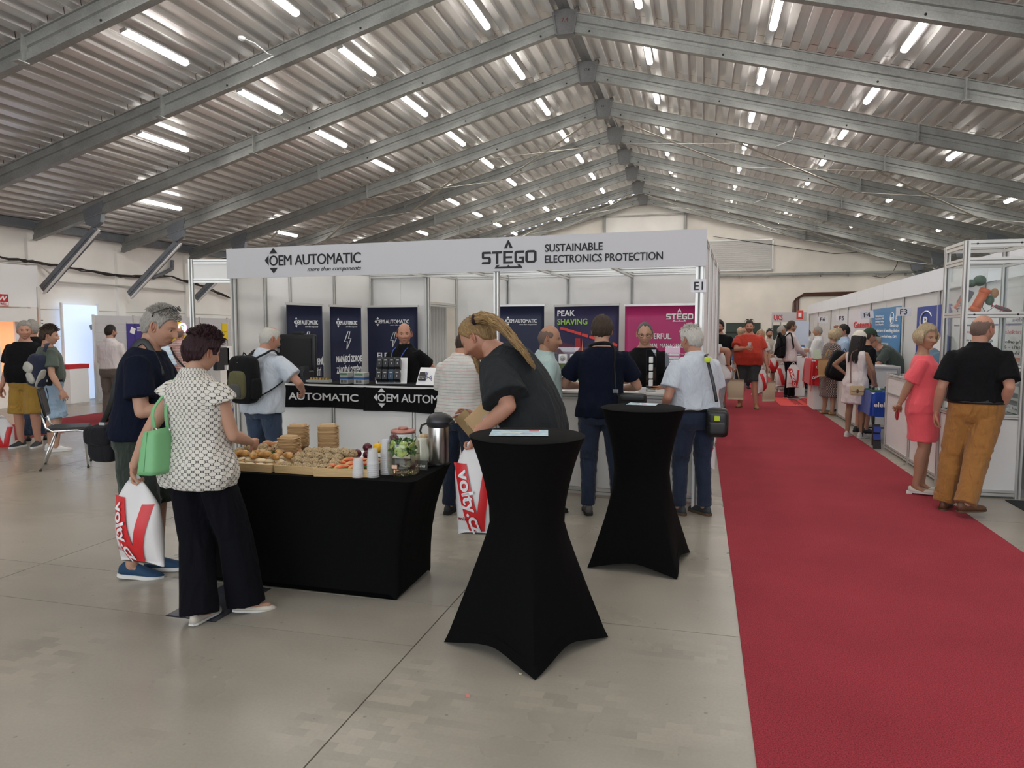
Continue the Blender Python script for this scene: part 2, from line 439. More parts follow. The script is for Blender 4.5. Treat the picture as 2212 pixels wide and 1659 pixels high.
HAIRLINE = dict(
    full=([0, 35, 52, 66, 74, 84, 100, 114, 180], [.070, .068, .052, .030, -.012, .022, .018, -.050, -.075]),
    high=([0, 25, 45, 66, 74, 84, 100, 114, 180], [.088, .100, .080, .040, -.010, .022, .018, -.050, -.072]),
    bald=([0, 60, 66, 72, 80, 88, 102, 116, 180], [.3, .3, .03, .01, .0, .02, .015, -.045, -.070]),
    swept=([0, 30, 50, 66, 78, 88, 104, 120, 180], [.076, .074, .062, .035, .005, .018, .0, -.050, -.085]),
    long=([0, 35, 52, 66, 80, 100, 120, 180], [.070, .066, .045, .0, -.01, -.04, -.07, -.09]))
def hair_shell(spec, nu=96, nv=64):
    V, Q, col, A, E = head_vf(nu, nv, spec)
    st = spec.get('hair', 'full'); 
    if st in (None, 'none'): return None
    base = HAIRLINE[st if st in ('bald', 'high', 'swept') else 'long' if st in ('long', 'bob', 'tail') else 'full']
    deg = np.abs(np.degrees(A)); line = np.interp(deg, *base); z = V[..., 2]
    wob = vnoise(np.stack([A.ravel() * 9, E.ravel() * 3, np.full(A.size, 3.1)], 1)).reshape(A.shape) * .004
    m = ss(-.003, .007, z - line + wob)
    if st == 'bald': m = m * (1 - ss(.040, .078, z + wob * 2.5))
    if st == 'thin': m = m * (1 - .8 * ss(.085, .105, z))
    th = spec.get('hth', .012)
    strand = vnoise(np.stack([A.ravel() * 26, E.ravel() * 5, np.full(A.size, .7)], 1)).reshape(A.shape) + .6 * vnoise(np.stack([A.ravel() * 60, E.ravel() * 9, np.full(A.size, 5.7)], 1)).reshape(A.shape)
    top = spec.get('htop', .0) * ss(.04, .11, z)
    off = (th + top) * m * (1 + .30 * strand * spec.get('messy', 1.0)) - .004 * (1 - m)
    n = V / np.linalg.norm(V, axis=-1, keepdims=True)
    W = V + n * off[..., None]
    keep = m.reshape(-1)[Q].max(1) > .02
    pc = np.stack([A * .08 * 8, E, A * 0], -1)
    return W.reshape(-1, 3), Q[keep], pc.reshape(-1, 3)
def strands(paths, r, n=4):
    """many tapered locks in one mesh"""
    Vs = []; Qs = []; PC = []; o = 0
    for i, P in enumerate(paths):
        m = len(P); rr = [r * (.5 + .5 * math.sin(PI * min(1, .25 + .75 * k / (m - 1)))) for k in range(m)]
        rr[-1] = r * .2
        V, F = tube_vf(P, rr, n, False); F = [f for f in F]
        Vs.append(V); Qs.append(np.array(F) + o); o += len(V)
        PC.append(np.stack([np.full(len(V), i * .37), np.repeat(np.arange(m) * .1, n), np.zeros(len(V))], 1))
    return np.concatenate(Vs), np.concatenate(Qs), np.concatenate(PC)

def ik(a, c, l1, l2, hint):
    a = np.array(a, float); c = np.array(c, float); d = c - a; D = np.linalg.norm(d); mx = (l1 + l2) * .995
    if D > mx: d = d * mx / D; c = a + d; D = mx
    t = d / D; k = (l1 * l1 - l2 * l2 + D * D) / (2 * D); h = math.sqrt(max(0, l1 * l1 - k * k))
    hv = np.array(hint, float); hv = hv - t * (hv @ t); hv = unit(hv)
    return a + t * k + hv * h, c

def hand_vf(w, f, nrm, side, curl=.5, sc=1.0, spread=0.0, point=False):
    """palm with four fingers and a thumb; side +1: thumb towards f x nrm"""
    f = unit(f); nrm = np.array(nrm, float); nrm = unit(nrm - f * (nrm @ f)); lat = np.cross(f, nrm) * side
    w = np.array(w, float); out = []
    P = [w - f * .03 * sc, w, w + f * .03 * sc, w + f * .065 * sc, w + f * .09 * sc]
    out.append(limb(P, [(.026 * sc, .021 * sc), (.028 * sc, .019 * sc), (.037 * sc, .018 * sc), (.042 * sc, .015 * sc), (.038 * sc, .011 * sc)], 12, ref=lat))
    for k, (o, ln) in enumerate(((.030, .072), (.010, .080), (-.011, .074), (-.030, .058))):
        b = w + f * (.082 - abs(o) * .12) * sc + lat * o * sc; d = unit(f + lat * (o * 3 * (1 + spread))); pts = [b, b + d * .012 * sc]; a = 0
        cu = 0.0 if (point and k == 0) else curl
        for j, fr in enumerate((.45, .32, .23)):
            a += cu * (1.05, 1.25, .9)[j]
            dd = d * math.cos(a) + nrm * math.sin(a); pts.append(pts[-1] + dd * ln * fr * sc)
        r = .0086 * sc
        out.append(limb(pts, [r * 1.05, r * 1.05, r, r * .92, r * .78], 8, ref=lat))
    b = w + f * .022 * sc + lat * .024 * sc; d = unit(f * .75 + lat * .75 + nrm * (.15 + .6 * curl))
    d2 = unit(f * 1.0 + lat * .25 + nrm * (.15 + .7 * curl))
    out.append(limb([b, b + d * .042 * sc, b + d * .042 * sc + d2 * .03 * sc, b + d * .042 * sc + unit(d2 - lat * .3 * curl) * .055 * sc], [.0125 * sc, .011 * sc, .0098 * sc, .008 * sc], 8, ref=nrm))
    return out

def shoe_vf(kind, L=.275):
    """shoe along +y, heel at -y, ankle over the origin; returns upper, sole pieces"""
    yo = -.075
    s = np.linspace(0, 1, 13)
    wid = np.interp(s, [0, .06, .2, .45, .7, .88, 1], [.014, .030, .034, .036, .046, .038, .008])
    if kind in ('sneaker', 'shoe', 'boot'):
        top = np.interp(s, [0, .08, .22, .36, .5, .7, .9, 1], [.055, .082, .088, .082, .066, .046, .034, .020])
        if kind == 'boot': top = np.interp(s, [0, .08, .22, .36, .5, .7, .9, 1], [.07, .10, .11, .10, .072, .05, .038, .022])
    else:
        top = np.interp(s, [0, .08, .2, .45, .6, .8, .92, 1], [.045, .058, .035, .022, .030, .032, .025, .014]); wid = wid * .88
    V = []; n = 14
    for i, t in enumerate(s):
        for a in np.arange(n) * 2 * PI / n:
            cz = math.sin(a); cx = math.cos(a)
            zz = top[i] * (max(0, cz) ** .75) if cz > 0 else 0.0
            xx = wid[i] * (np.sign(cx) * abs(cx) ** .7) * (1 - .25 * max(0, cz) ** 2 * (1 if .05 < t < .5 else .4))
            V.append((xx, yo + t * L, zz + .012))
    F = [(i * n + j, i * n + (j + 1) % n, (i + 1) * n + (j + 1) % n, (i + 1) * n + j) for i in range(12) for j in range(n)]
    F += [tuple(range(n))[::-1], tuple(12 * n + j for j in range(n))]
    V = np.array(V)
    sp = [(wid[i] + .004, yo + (t * (L + .008)) - .004) for i, t in enumerate(s)]
    return (V, F), sp

TORSO_M = [(.78, .145, .095, 0), (.86, .172, .118, -.005), (.94, .172, .120, -.008), (1.02, .160, .112, 0), (1.10, .153, .108, .004), (1.20, .162, .114, .006), (1.30, .172, .118, .004), (1.355, .174, .106, -.004), (1.395, .152, .092, -.010), (1.425, .122, .078, -.014), (1.452, .090, .066, -.014), (1.475, .067, .060, -.012), (1.50, .058, .058, -.006)]
TORSO_F = [(.78, .150, .100, 0), (.86, .178, .120, -.008), (.94, .172, .116, -.008), (1.02, .145, .100, 0), (1.10, .132, .094, .002), (1.20, .142, .104, .012), (1.27, .150, .118, .020), (1.33, .154, .106, .008), (1.37, .140, .086, -.006), (1.405, .106, .070, -.012), (1.435, .074, .056, -.012), (1.46, .056, .052, -.010), (1.50, .050, .050, -.006)]

class Body:
    def __init__(s, sp):
        s.sp = sp; s.k = sp.get('H', 1.75) / 1.75; s.w = sp.get('w', 1.0); s.fem = sp.get('fem', False)
        s.pel = np.array(sp.get('pelvis', (0, 0, .94))); s.lean = math.radians(sp.get('lean', 0)); s.side = math.radians(sp.get('side', 0)); s.bend = sp.get('bend', .30)
        s.levels = TORSO_F if s.fem else TORSO_M; s.belly = sp.get('belly', 0.0)
        s.twist = math.radians(sp.get('twist', 0))
    def frame(s, z):
        """centre and axes of the torso at rest height z"""
        h = z - .94; L0 = s.bend
        if h <= 0: a = 0.0; c = np.array([0, 0, h])
        else:
            n = 12; c = np.zeros(3); 
            for i in range(n):
                hh = h * (i + .5) / n; aa = s.lean * min(1, (hh / L0) ** .8) ; bb = s.side * min(1, hh / L0)
                c = c + np.array([math.sin(bb), math.sin(aa) * math.cos(bb), math.cos(aa) * math.cos(bb)]) * h / n
            a = s.lean * min(1, (h / L0) ** .8)
        b = s.side * min(1, max(0, h) / L0)
        tw = s.twist * min(1, max(0, h) / .4)
        R = rotx(-a) @ roty(b) @ rotz(tw)
        return s.pel + c, R
    def pt(s, x, y, z): c, R = s.frame(z); return c + R @ np.array([x, y, 0])
    def rings(s, z0, z1, off=0.0, flare=0.0, n=28, drop=0.0, levels=None):
        zs = [z0] + [l[0] for l in s.levels if z0 + .015 < l[0] < z1 - .01] + [z1]
        A = np.array(s.levels); V = []; a = np.arange(n) * 2 * PI / n
        for z in zs:
            rx = np.interp(z, A[:, 0], A[:, 1]) * s.w; ry = np.interp(z, A[:, 0], A[:, 2]) * (.35 + .65 * s.w); yo = np.interp(z, A[:, 0], A[:, 3])
            g = math.exp(-((z - 1.07) / .13) ** 2) * s.belly
            rx += .03 * g + off; ry += .052 * g + off; yo += .045 * g
            fl = flare * max(0, (1.15 - z)) / .3; rx += fl; ry += fl * .6
            e = .82
            cx = np.sign(np.cos(a)) * np.abs(np.cos(a)) ** e * rx; cy = np.sign(np.sin(a)) * np.abs(np.sin(a)) ** e * ry + yo
            c, R = s.frame(z)
            if drop and z == z0: c = c - R @ np.array([0, 0, 0])
            V.append(c + np.stack([cx, cy, np.zeros(n)], 1) @ R.T)
        m = len(zs)
        F = [(i * n + j, i * n + (j + 1) % n, (i + 1) * n + (j + 1) % n, (i + 1) * n + j) for i in range(m - 1) for j in range(n)]
        F += [tuple(range(n))[::-1], tuple((m - 1) * n + j for j in range(n))]
        return np.concatenate(V), F

def person(label, loc, heading, top=None, bottom=None, shoes=('sneaker', None, None), group=None, detail=1, **sp):
    """one figure; local axes: x right, y forward; heading in degrees counter-clockwise from +y"""
    B = Body(sp); k = B.k; fem = B.fem
    vox = {0: .016, 1: .0115, 2: .0075}[detail] / 1.0
    root = thing('person', label, 'person', (loc[0], loc[1], 0), math.radians(heading), group)
    Rw = rotz(math.radians(heading)); lw = np.array([loc[0], loc[1], 0.0])
    def to_local(p): return (np.array(p) - lw) @ Rw / k
    def to_world(p): return lw + (Rw @ (np.array(p) * k))
    skin = SKIN[sp.get('skin', 'light')]
    # --- joints
    sw = (.146 if fem else .170) * (.5 + .5 * B.w); sz = 1.360 if fem else 1.372
    ua, fa = (.275, .245) if fem else (.295, .26)
    arms = {}
    for side, key in ((-1, 'la'), (1, 'ra')):
        a = dict(sp.get(key) or {}); sh = B.pt(side * sw, -.006, sz)
        tgt = a.get('h')
        if 'w' in a: tgt = to_local(a['w'])
        if tgt is None: tgt = (side * (.235 + .06 * (B.w - 1)), .03, .86)
        hint = a.get('hint', (side * .35, -1, -.1))
        el, wr = ik(sh, tgt, ua, fa, hint)
        f = unit(a.get('f', wr - el)) if 'f' not in a else unit(a['f'])
        nr = a.get('n', (-side, 0, 0.05))
        arms[side] = (sh, el, wr, f, nr, a)
    hipw = .095; legs = {}
    for side, key in ((-1, 'll'), (1, 'rl')):
        l = dict(sp.get(key) or {}); hp = B.pel + np.array([side * hipw, 0, -.03])
        an = l.get('a', (side * .11, -.01 if side < 0 else .01, .075))
        if 'w' in l: an = to_local(l['w']); an = np.array([an[0], an[1], max(an[2], .075)])
        D = np.linalg.norm(np.array(an) - hp); l1 = min(.435, D * 1.003 / 1.977) if D > .76 else .435
        kn, an = ik(hp, an, l1, l1 * .977, l.get('hint', (side * .12, 1, 0)))
        legs[side] = (hp, kn, np.array(an), math.radians(l.get('toe', -side * 10)), l)
    # --- skin body
    parts = [B.rings(.80, 1.50, -.006)]
    aw = (.86 if fem else 1.0) * (.6 + .4 * B.w) * sp.get('armw', 1.0)
    for side, (sh, el, wr, f, nr, a) in arms.items():
        sh2 = sh + unit(el - sh) * -.0
        parts.append(limb([B.pt(side * sw * .6, -.005, sz + .01), sh, sh + (el - sh) * .3, sh + (el - sh) * .7, el], [.040 * aw, .051 * aw, .050 * aw, .044 * aw, .038 * aw], 14))
        parts.append(limb([el, el + (wr - el) * .25, el + (wr - el) * .6, wr - f * .01], [.0375 * aw, .041 * aw, .034 * aw, (.026 * aw, .022 * aw)], 14))
    lg = (.95 if fem else 1.0) * (.5 + .5 * B.w) * sp.get('legw', 1.0)
    for side, (hp, kn, an, toe, l) in legs.items():
        parts.append(limb([hp + np.array([0, 0, .02]), hp + (kn - hp) * .35, hp + (kn - hp) * .75, kn], [.088 * lg, .080 * lg, .062 * lg, .054 * lg], 16))
        parts.append(limb([kn, kn + (an - kn) * .3 + np.array([0, -.012, 0]), kn + (an - kn) * .65, an], [.053 * lg, .056 * lg, .043 * lg, .034 * lg], 16))
        d = rotz(toe) @ np.array([0, 1.0, 0]); fz = an * np.array([1, 1, 0]) + np.array([0, 0, an[2] - .05])
        parts.append(limb([an + np.array([0, 0, -.01]), fz + d * .06, fz + d * .13 + np.array([0, 0, -.008])], [(.030, .034), (.034, .024), (.032, .016)], 12, ref=(1, 0, 0)))
    # --- neck and head
    hy, hp_, hr = [math.radians(x) for x in sp.get('head', (0, 0, 0))]
    Rh = rotz(hy) @ rotx(-hp_) @ roty(hr)
    nb = B.pt(0, -.012, 1.475); hs = 1.0 if fem else 1.045; hs *= sp.get('hs', 1.0)
    ndir = unit(sp.get('neck', unit(B.frame(1.475)[1] @ np.array([0, .10, 1.0]) + np.array([0, 0, .6]) + Rh @ np.array([0, .05, .6]))))
    hc = nb + ndir * .026 + Rh @ np.array([0, .020, .105]) * hs
    skullbase = hc + Rh @ np.array([0, -.022, -.055]) * hs
    nr_ = (.050 if fem else .058) * (.7 + .3 * B.w)
    parts.append(limb([nb - ndir * .03, nb + (skullbase - nb) * .5, skullbase, hc + Rh @ np.array([0, -.01, 0])], [nr_ * 1.12, nr_, nr_ * .98, nr_ * .9], 16))
    V, Q = remesh([(v, f) for v, f in parts], vox, 2)
    nbv = len(V)
    cols = [np.ones((len(V), 3))]; Vs = [V]; Qs = [Q]; o = len(V)
    nu, nv = {0: (48, 36), 1: (84, 64), 2: (150, 120)}[detail]
    HV, HQ, HC, A, E = head_vf(nu, nv, sp)
    Vs.append(HV.reshape(-1, 3) * hs @ Rh.T + hc); Qs.append(HQ + o); cols.append(HC.reshape(-1, 3)); o += HV.size // 3
    ex = MB()
    ecol = []
    for sx in (-1, 1):                                   # eyeballs and ears
        n0 = ex.n
        ec = np.array([sx * .0305, .0722, .0035])
        ex.sphere(ec, .0122, 18, 14)
        ev = ex.V[-1] - ec; dn = ev @ unit(np.array([0, 1, -.08])) / .0122
        c = np.tile(np.array([1.15, 1.55, 1.8]), (len(ev), 1)); c[dn > .82] = (.22, .26, .30); c[dn > .93] = (.05, .06, .08); ecol.append(c)
        ex.sphere(ec + np.array([0, -.0016, .0058]), (.0145, .0130, .0098), 14, 8); ecol.append(np.tile((.93, .84, .80), (len(ex.V[-1]), 1)))
        ex.sphere(ec + np.array([0, -.0022, -.0068]), (.0140, .0125, .0085), 14, 8); ecol.append(np.tile((.97, .90, .86), (len(ex.V[-1]), 1)))
        a = np.linspace(0, 2 * PI, 15)[:-1]
        er = np.stack([np.full(14, sx * .079) + sx * .006 * np.cos(a + .4), -.004 - .0135 * np.cos(a) - .004 * np.sin(a), -.002 + .030 * np.sin(a) + .004 * np.cos(a)], 1)
        ex.tube(er, .0048, 7, closed=True); ecol.append(np.tile((1.0, .86, .82), (len(ex.V[-1]), 1)))
        ex.sphere((sx * .0755, -.006, -.002), (.005, .0125, .026), 10, 6); ecol.append(np.tile((.8, .66, .62), (len(ex.V[-1]), 1)))
    if detail > 0 or True:
        EV = np.concatenate(ex.V); EF = np.array([f if len(f) == 4 else (*f, f[-1]) for f in ex.F])
        Vs.append(EV * hs @ Rh.T + hc); Qs.append(EF + o); cols.append(np.concatenate(ecol)); o += len(EV)
    hsc = (.88 if fem else 1.0)
    for side, (sh, el, wr, f, nr, a) in arms.items():
        if a.get('nohand'): continue
        for v, F in hand_vf(wr, f, nr, -side * a.get('flip', 1), a.get('curl', .45), hsc, point=a.get('point', False)):
            q = np.array([x if len(x) == 4 else (*x, x[-1]) for x in F if len(x) <= 4] ); 
            fans = [x for x in F if len(x) > 4]
            ext = [(x[0], x[i], x[i + 1], x[i + 1]) for x in fans for i in range(1, len(x) - 1)]
            q = np.concatenate([q, np.array(ext)]) if ext else q
            Vs.append(v); Qs.append(q + o); cols.append(np.tile((1.0, .93, .9), (len(v), 1))); o += len(v)
    V = np.concatenate(Vs); Q = np.concatenate(Qs); C = np.concatenate(cols)
    me = quad_mesh('body', V * k, Q, [skin], col=C); ob = bpy.data.objects.new('body', me); COL.objects.link(ob); ob.parent = root
    def child(name, V, Q, m, pc=None, label=None, col=None):
        me = quad_mesh(name, np.asarray(V) * k, Q, [m], pc=pc, col=col); o_ = bpy.data.objects.new(name, me); COL.objects.link(o_); o_.parent = root
        if label: o_['label'] = label
        return o_
    def garment(name, pieces, m, fold=1.0, vx=None, kind='top', seed=1, label=None):
        V, Q = remesh(pieces, vx or vox * 1.1, 2)
        n = vertex_normals(V, Q)
        if kind != 'top' and tuck > 0: V = V - n * (.030 * ss(tuck - .005, tuck + .02, V[:, 2]))[:, None]
        c0 = B.pel
        if kind == 'top':
            f1 = vnoise((V @ rotx(.5).T) * (13, 13, 5.5), seed); f2 = vnoise(V * (26, 26, 12) + 7, seed)
            low = ss(1.30, .92, V[:, 2])
            d = .0065 * fold * (.4 + .8 * low) * (1 - np.abs(f1) * 2) + .003 * fold * f2
        else:
            f1 = vnoise(V * (9, 9, 17) + 3, seed); f2 = vnoise(V * (22, 22, 34), seed)
            low = .5 + .9 * np.exp(-((V[:, 2] - .50) / .10) ** 2) + .9 * np.exp(-((V[:, 2] - .10) / .10) ** 2)
            if kind == 'drape': f1 = vnoise(V * (16, 16, 1.6), seed); f2 = vnoise(V * (30, 30, 3), seed); low = 1.0 + 0 * low
            d = .0065 * fold * low * (1 - np.abs(f1) * 2) * .8 + .0025 * fold * f2
        V = V + n * (d - .001)[:, None]
        ang = np.arctan2(V[:, 0], -V[:, 1])
        pc = np.stack([ang * .17, V[:, 2], V[:, 1]], 1)
        # side-unrolled coordinates: x along the cloth, y up
        return child(name, V, Q, m, pc, label)
    tuck = 0
    def skirt_piece(o_=.012):
        hz = sp.get('skirt', .5); rw = sp.get('skirtw', 1.0); c = B.pel; cf = (legs[-1][1] + legs[1][1]) / 2
        P = [c + np.array([0, 0, .03]), c + np.array([0, -.005, -.08]), c + (cf - c) * .5, np.array([cf[0], cf[1] - .02, hz])]
        return limb(P, [(.165 * B.w, .118), (.188 * B.w + .006, .15), (.197 * B.w * rw, .155 * rw), (.200 * B.w * rw * rw, .155 * rw * rw)], 28, ref=(1, 0, 0), r0=False, r1=False)
    # --- upper clothing
    if top:
        kind, m = top[0], top[1]; o_ = sp.get('loose', .016); pcs = []
        hem = sp.get('hem', .84); tuck = hem if (hem < sp.get('waist', 1.0) - .04) else 0; neck = (1.435 if fem else 1.458) if kind != 'blouse' else 1.455
        if kind == 'dress':
            pass
        pcs.append(B.rings(hem, neck, o_, sp.get('flare', .012 if hem < .93 and not sp.get('is_dress') else 0)))
        slv = {'tee': .72, 'polo': .66, 'shirt': .72, 'long': 2.0, 'tucked': .72, 'blouse': .16, 'tank': 0, 'dress': .62, 'jacket': 2.0, 'rolled': 1.35}[kind]
        slv = sp.get('sleeve', slv); lw_ = sp.get('slw', 1.25)
        for side, (sh, el, wr, f, nr, a) in arms.items():
            r0 = .056 * aw + o_ * .9
            ins = B.pt(side * sw * .5, -.008, sz - .004)
            if slv <= 0: continue
            if slv <= 1.02:
                e = sh + (el - sh) * slv
                pcs.append(limb([ins, sh + (el - sh) * .03, sh + (e - sh) * .5, e], [r0 * .76, r0 * .97, (.051 * aw + o_) * (1 + (lw_ - 1) * .5), (.047 * aw + o_) * lw_], 16, r1=False))
            else:
                pcs.append(limb([ins, sh + (el - sh) * .03, sh + (el - sh) * .5, el], [r0 * .76, r0 * .97, .048 * aw + o_, .042 * aw + o_], 16))
                g = min(1.0, slv - 1); e = el + (wr - el) * g
                pcs.append(limb([el, el + (e - el) * .4, e], [.042 * aw + o_, .041 * aw + o_ * .9, .031 * aw + o_ * .6], 16, r1=False))
        if kind in ('polo', 'shirt', 'tucked', 'long', 'blouse', 'jacket', 'rolled'):
            c1 = nb + ndir * .012; rr = nr_ * 1.22 + .006
            pcs.append(limb([nb - ndir * .03, nb - ndir * .005, c1 + ndir * .012], [(rr * 1.35, rr * 1.3), (rr * 1.2, rr * 1.15), (rr * 1.02, rr)], 20, r0=False, r1=False))
        if sp.get('is_dress'): pcs.append(skirt_piece())
        garment({'tee': 't_shirt', 'polo': 'polo_shirt', 'shirt': 'shirt', 'tucked': 'shirt', 'long': 'shirt', 'blouse': 'blouse', 'tank': 'dress', 'dress': 'dress', 'jacket': 'jacket', 'rolled': 'shirt'}[kind], pcs, m, sp.get('fold', 1.0), kind='top', seed=sp.get('seed', 1), label=sp.get('top_label'))
    # --- lower clothing
    if bottom and not sp.get('is_dress'):
        kind, m = bottom[0], bottom[1]; pcs = []
        o_ = {'jeans': .010, 'trousers': .016, 'shorts': .020, 'wide': .020, 'skirt': .012, 'chinos': .018}[kind]
        z1 = sp.get('waist', 1.0)
        pcs.append(B.rings(.80, z1, o_ * .8, 0.0))
        if kind == 'skirt':
            pcs.append(skirt_piece())
        else:
            for side, (hp, kn, an, toe, l) in legs.items():
                if kind == 'shorts':
                    cut = sp.get('shortlen', .92); e = hp + (kn - hp) * cut
                    pcs.append(limb([hp + np.array([0, 0, .03]), hp + (kn - hp) * .3, e], [(.095 * lg + .01, .10 * lg + .012), .092 * lg + .018, .078 * lg + .034], 18, r1=False))
                elif kind == 'wide':
                    e = an + np.array([0, 0, -.03]); mid = kn + np.array([0, 0, -.02])
                    pcs.append(limb([hp + np.array([0, 0, .03]), hp + (kn - hp) * .4, mid, mid + (e - mid) * .5, e], [(.096 * lg, .115 * lg), (.100 * lg, .112 * lg), (.098, .104), (.104, .106), (.113, .110)], 20, r1=False))
                else:
                    e = an + (kn - an) * (.02 if kind != 'chinos' else -.02)
                    q = {'jeans': (.004, .012, .020), 'trousers': (.012, .022, .034), 'chinos': (.022, .030, .040)}[kind]
                    pcs.append(limb([hp + np.array([0, 0, .03]), hp + (kn - hp) * .4, kn], [.096 * lg + o_ * .5, .084 * lg + o_, .060 * lg + q[0] + .008], 18))
                    pcs.append(limb([kn, kn + (an - kn) * .45 + np.array([0, -.01, 0]), e], [.060 * lg + q[0] + .008, .052 * lg + q[1], .040 * lg + q[2]], 18, r1=False))
        garment({'jeans': 'jeans', 'trousers': 'trousers', 'chinos': 'trousers', 'shorts': 'shorts', 'wide': 'trousers', 'skirt': 'skirt'}[kind] if not sp.get('is_dress') else 'skirt', pcs, m, sp.get('fold_b', 1.0), kind='drape' if kind in ('wide', 'skirt') else 'bottom', seed=sp.get('seed', 1) + 5, label=sp.get('bottom_label'))
    # --- belt
    if sp.get('belt'):
        V_, F_ = B.rings(z1 - .035, z1 + .002, .022, 0.0)
        b = MB(); b.add(V_ * k, F_, 0, True); b.build('belt', sp['belt'], root)
    # --- shoes
    skind, sm, solem = shoes
    if skind:
        (SV, SF), spr = shoe_vf(skind)
        for side, (hp, kn, an, toe, l) in legs.items():
            pit = math.radians(l.get('pitch', 0))
            T = np.eye(4); R = rotz(toe) @ rotx(pit); T[:3, :3] = R * k
            T[:3, 3] = (an + R @ np.array([0, 0, -.075])) * k
            b = MB(); b.T = T; b.add(SV * (1, (.92 if fem else 1.0), 1), SF, 0, True)
            so = b.build('shoe', sm or mat('black_shoe', (.02, .02, .022), .5), root)
            b = MB(); b.T = T
            th = .024 if skind in ('sneaker', 'boot') else .012
            poly = [(w_, y_ * (.92 if fem else 1)) for w_, y_ in spr] + [(-w_, y_ * (.92 if fem else 1)) for w_, y_ in spr[::-1]]
            b.prism(poly, th, 0, (0, 0, 0), (1, 0, 0), (0, 1, 0))
            if skind == 'heel': b.box((0, -.055, .0), (.045, .05, .03))
            b.build('sole', solem or mat('white_sole', (.75, .74, .7), .6), so)
    # --- hair
    hm = sp.get('hairm')
    if hm is not None and sp.get('hair') not in (None, 'none'):
        HS = hair_shell(sp, 128 if detail > 1 else 80, 84 if detail > 1 else 48)
        Vh, Qh, Ph = HS; Vh = Vh * hs
        if sp.get('hair') in ('bob', 'long'):
            paths = []; L = sp.get('hairlen', .13); rg = random.Random(3)
            N_ = 260 if detail > 1 else 150
            for i in range(N_):
                a0 = math.radians(rg.uniform(sp.get('part', 58), 360 - sp.get('part', 58))); rr = rg.uniform(.9, 1.0)
                th = sp.get('hth', .012) + .010 * rr
                pts = []
                for j in range(9):
                    t = j / 8; zz = .075 - t * (.075 + L * rg.uniform(.86, 1.04) * (1.0 if j else 1))
                    # head outline at this height
                    q = max(-1, min(1, zz / .118)); wr_ = math.sqrt(max(0, 1 - max(q, -.35) ** 2))
                    hug = 1 + (.10 * math.sin(t * PI)) * rr - .06 * t
                    pts.append(np.array([math.sin(a0) * (.0755 * wr_ + th) * hug, math.cos(a0) * (.096 * wr_ * (.92 if math.cos(a0) < 0 else 1) + th) * hug - .004, zz]) + np.array([rg.uniform(-1, 1), rg.uniform(-1, 1), 0]) * .003)
                paths.append(np.array(pts))
            v2, q2, p2 = strands(paths, .0085 if detail > 1 else .011, 5)
            Qh = np.concatenate([Qh, q2 + len(Vh)]); Ph = np.concatenate([Ph, p2]); Vh = np.concatenate([Vh, v2 * hs])
        if sp.get('fringe') and detail > 0:
            paths = []; rg = random.Random(5); n_, ln, thk = sp['fringe']; n_ = int(n_ * 3.2)
            for i in range(n_):                       # short upright or swept locks over the top
                u = math.radians(rg.uniform(-180, 180)); e = math.radians(rg.uniform(32, 85))
                n = np.array([math.cos(e) * math.sin(u), math.cos(e) * math.cos(u), math.sin(e)]); p0 = n * (.0755, .096, .118)
                dr = unit(n + np.array([rg.uniform(-1, 1), rg.uniform(-1, 1), rg.uniform(-.5, .4)]) * .9)
                paths.append(np.array([p0 + n * .004, p0 + n * thk + dr * ln * .4, p0 + n * thk * 1.1 + dr * ln * .75 , p0 + n * thk * 1.0 + dr * ln]))
            v2, q2, p2 = strands(paths, .0030, 4)
            Qh = np.concatenate([Qh, q2 + len(Vh)]); Ph = np.concatenate([Ph, p2]); Vh = np.concatenate([Vh, v2 * hs])
        Vh = Vh @ Rh.T + hc
        if sp.get('extra_hair'):
            v2, q2, p2 = sp['extra_hair'](hc, Rh, B)
            Qh = np.concatenate([Qh, q2 + len(Vh)]); Ph = np.concatenate([Ph, p2]); Vh = np.concatenate([Vh, v2])
        child('hair', Vh, Qh, hm, Ph)
    def head_T():
        T = np.eye(4); T[:3, :3] = Rh * hs * k; T[:3, 3] = hc * k; return T
    if sp.get('glasses'):
        kindg = sp['glasses']; b = MB(); b.T = head_T()
        up = .0; fy = .099; 
        if kindg == 'up': b.T = b.T @ np.block([[rotx(math.radians(38)), np.array([[0], [-.012], [.078]])], [np.zeros((1, 3)), np.ones((1, 1))]])
        for sx in (-1, 1):
            a = np.linspace(0, 2 * PI, 17)[:-1]
            b.tube(np.stack([sx * .033 + .024 * np.cos(a), np.full(16, fy) - .012 * np.abs(.033 + sx * .024 * np.cos(a)) / .05 * .6, .001 + .016 * np.sin(a)], 1), .0018, 6, closed=True)
            b.tube([(sx * .057, fy - .012, .008), (sx * .079, .05, .010), (sx * .082, -.01, .008), (sx * .080, -.03, -.012)], .0020 if kindg != 'up' else .003, 6)
        b.tube([(-.010, fy, .004), (0, fy + .002, .006), (.010, fy, .004)], .0018, 6)
        g = b.build('sunglasses' if kindg == 'up' else 'glasses', sp.get('glassm', mat('glasses_black', (.015, .015, .015), .3)), root)
        if kindg == 'up':
            b2 = MB(); b2.T = b.T
            for sx in (-1, 1): b2.sphere((sx * .033, fy - .008, .001), (.023, .003, .0155), 14, 6)
            b2.build('lens', mat('dark_lens', (.02, .02, .025), .08, coat=.5), g)
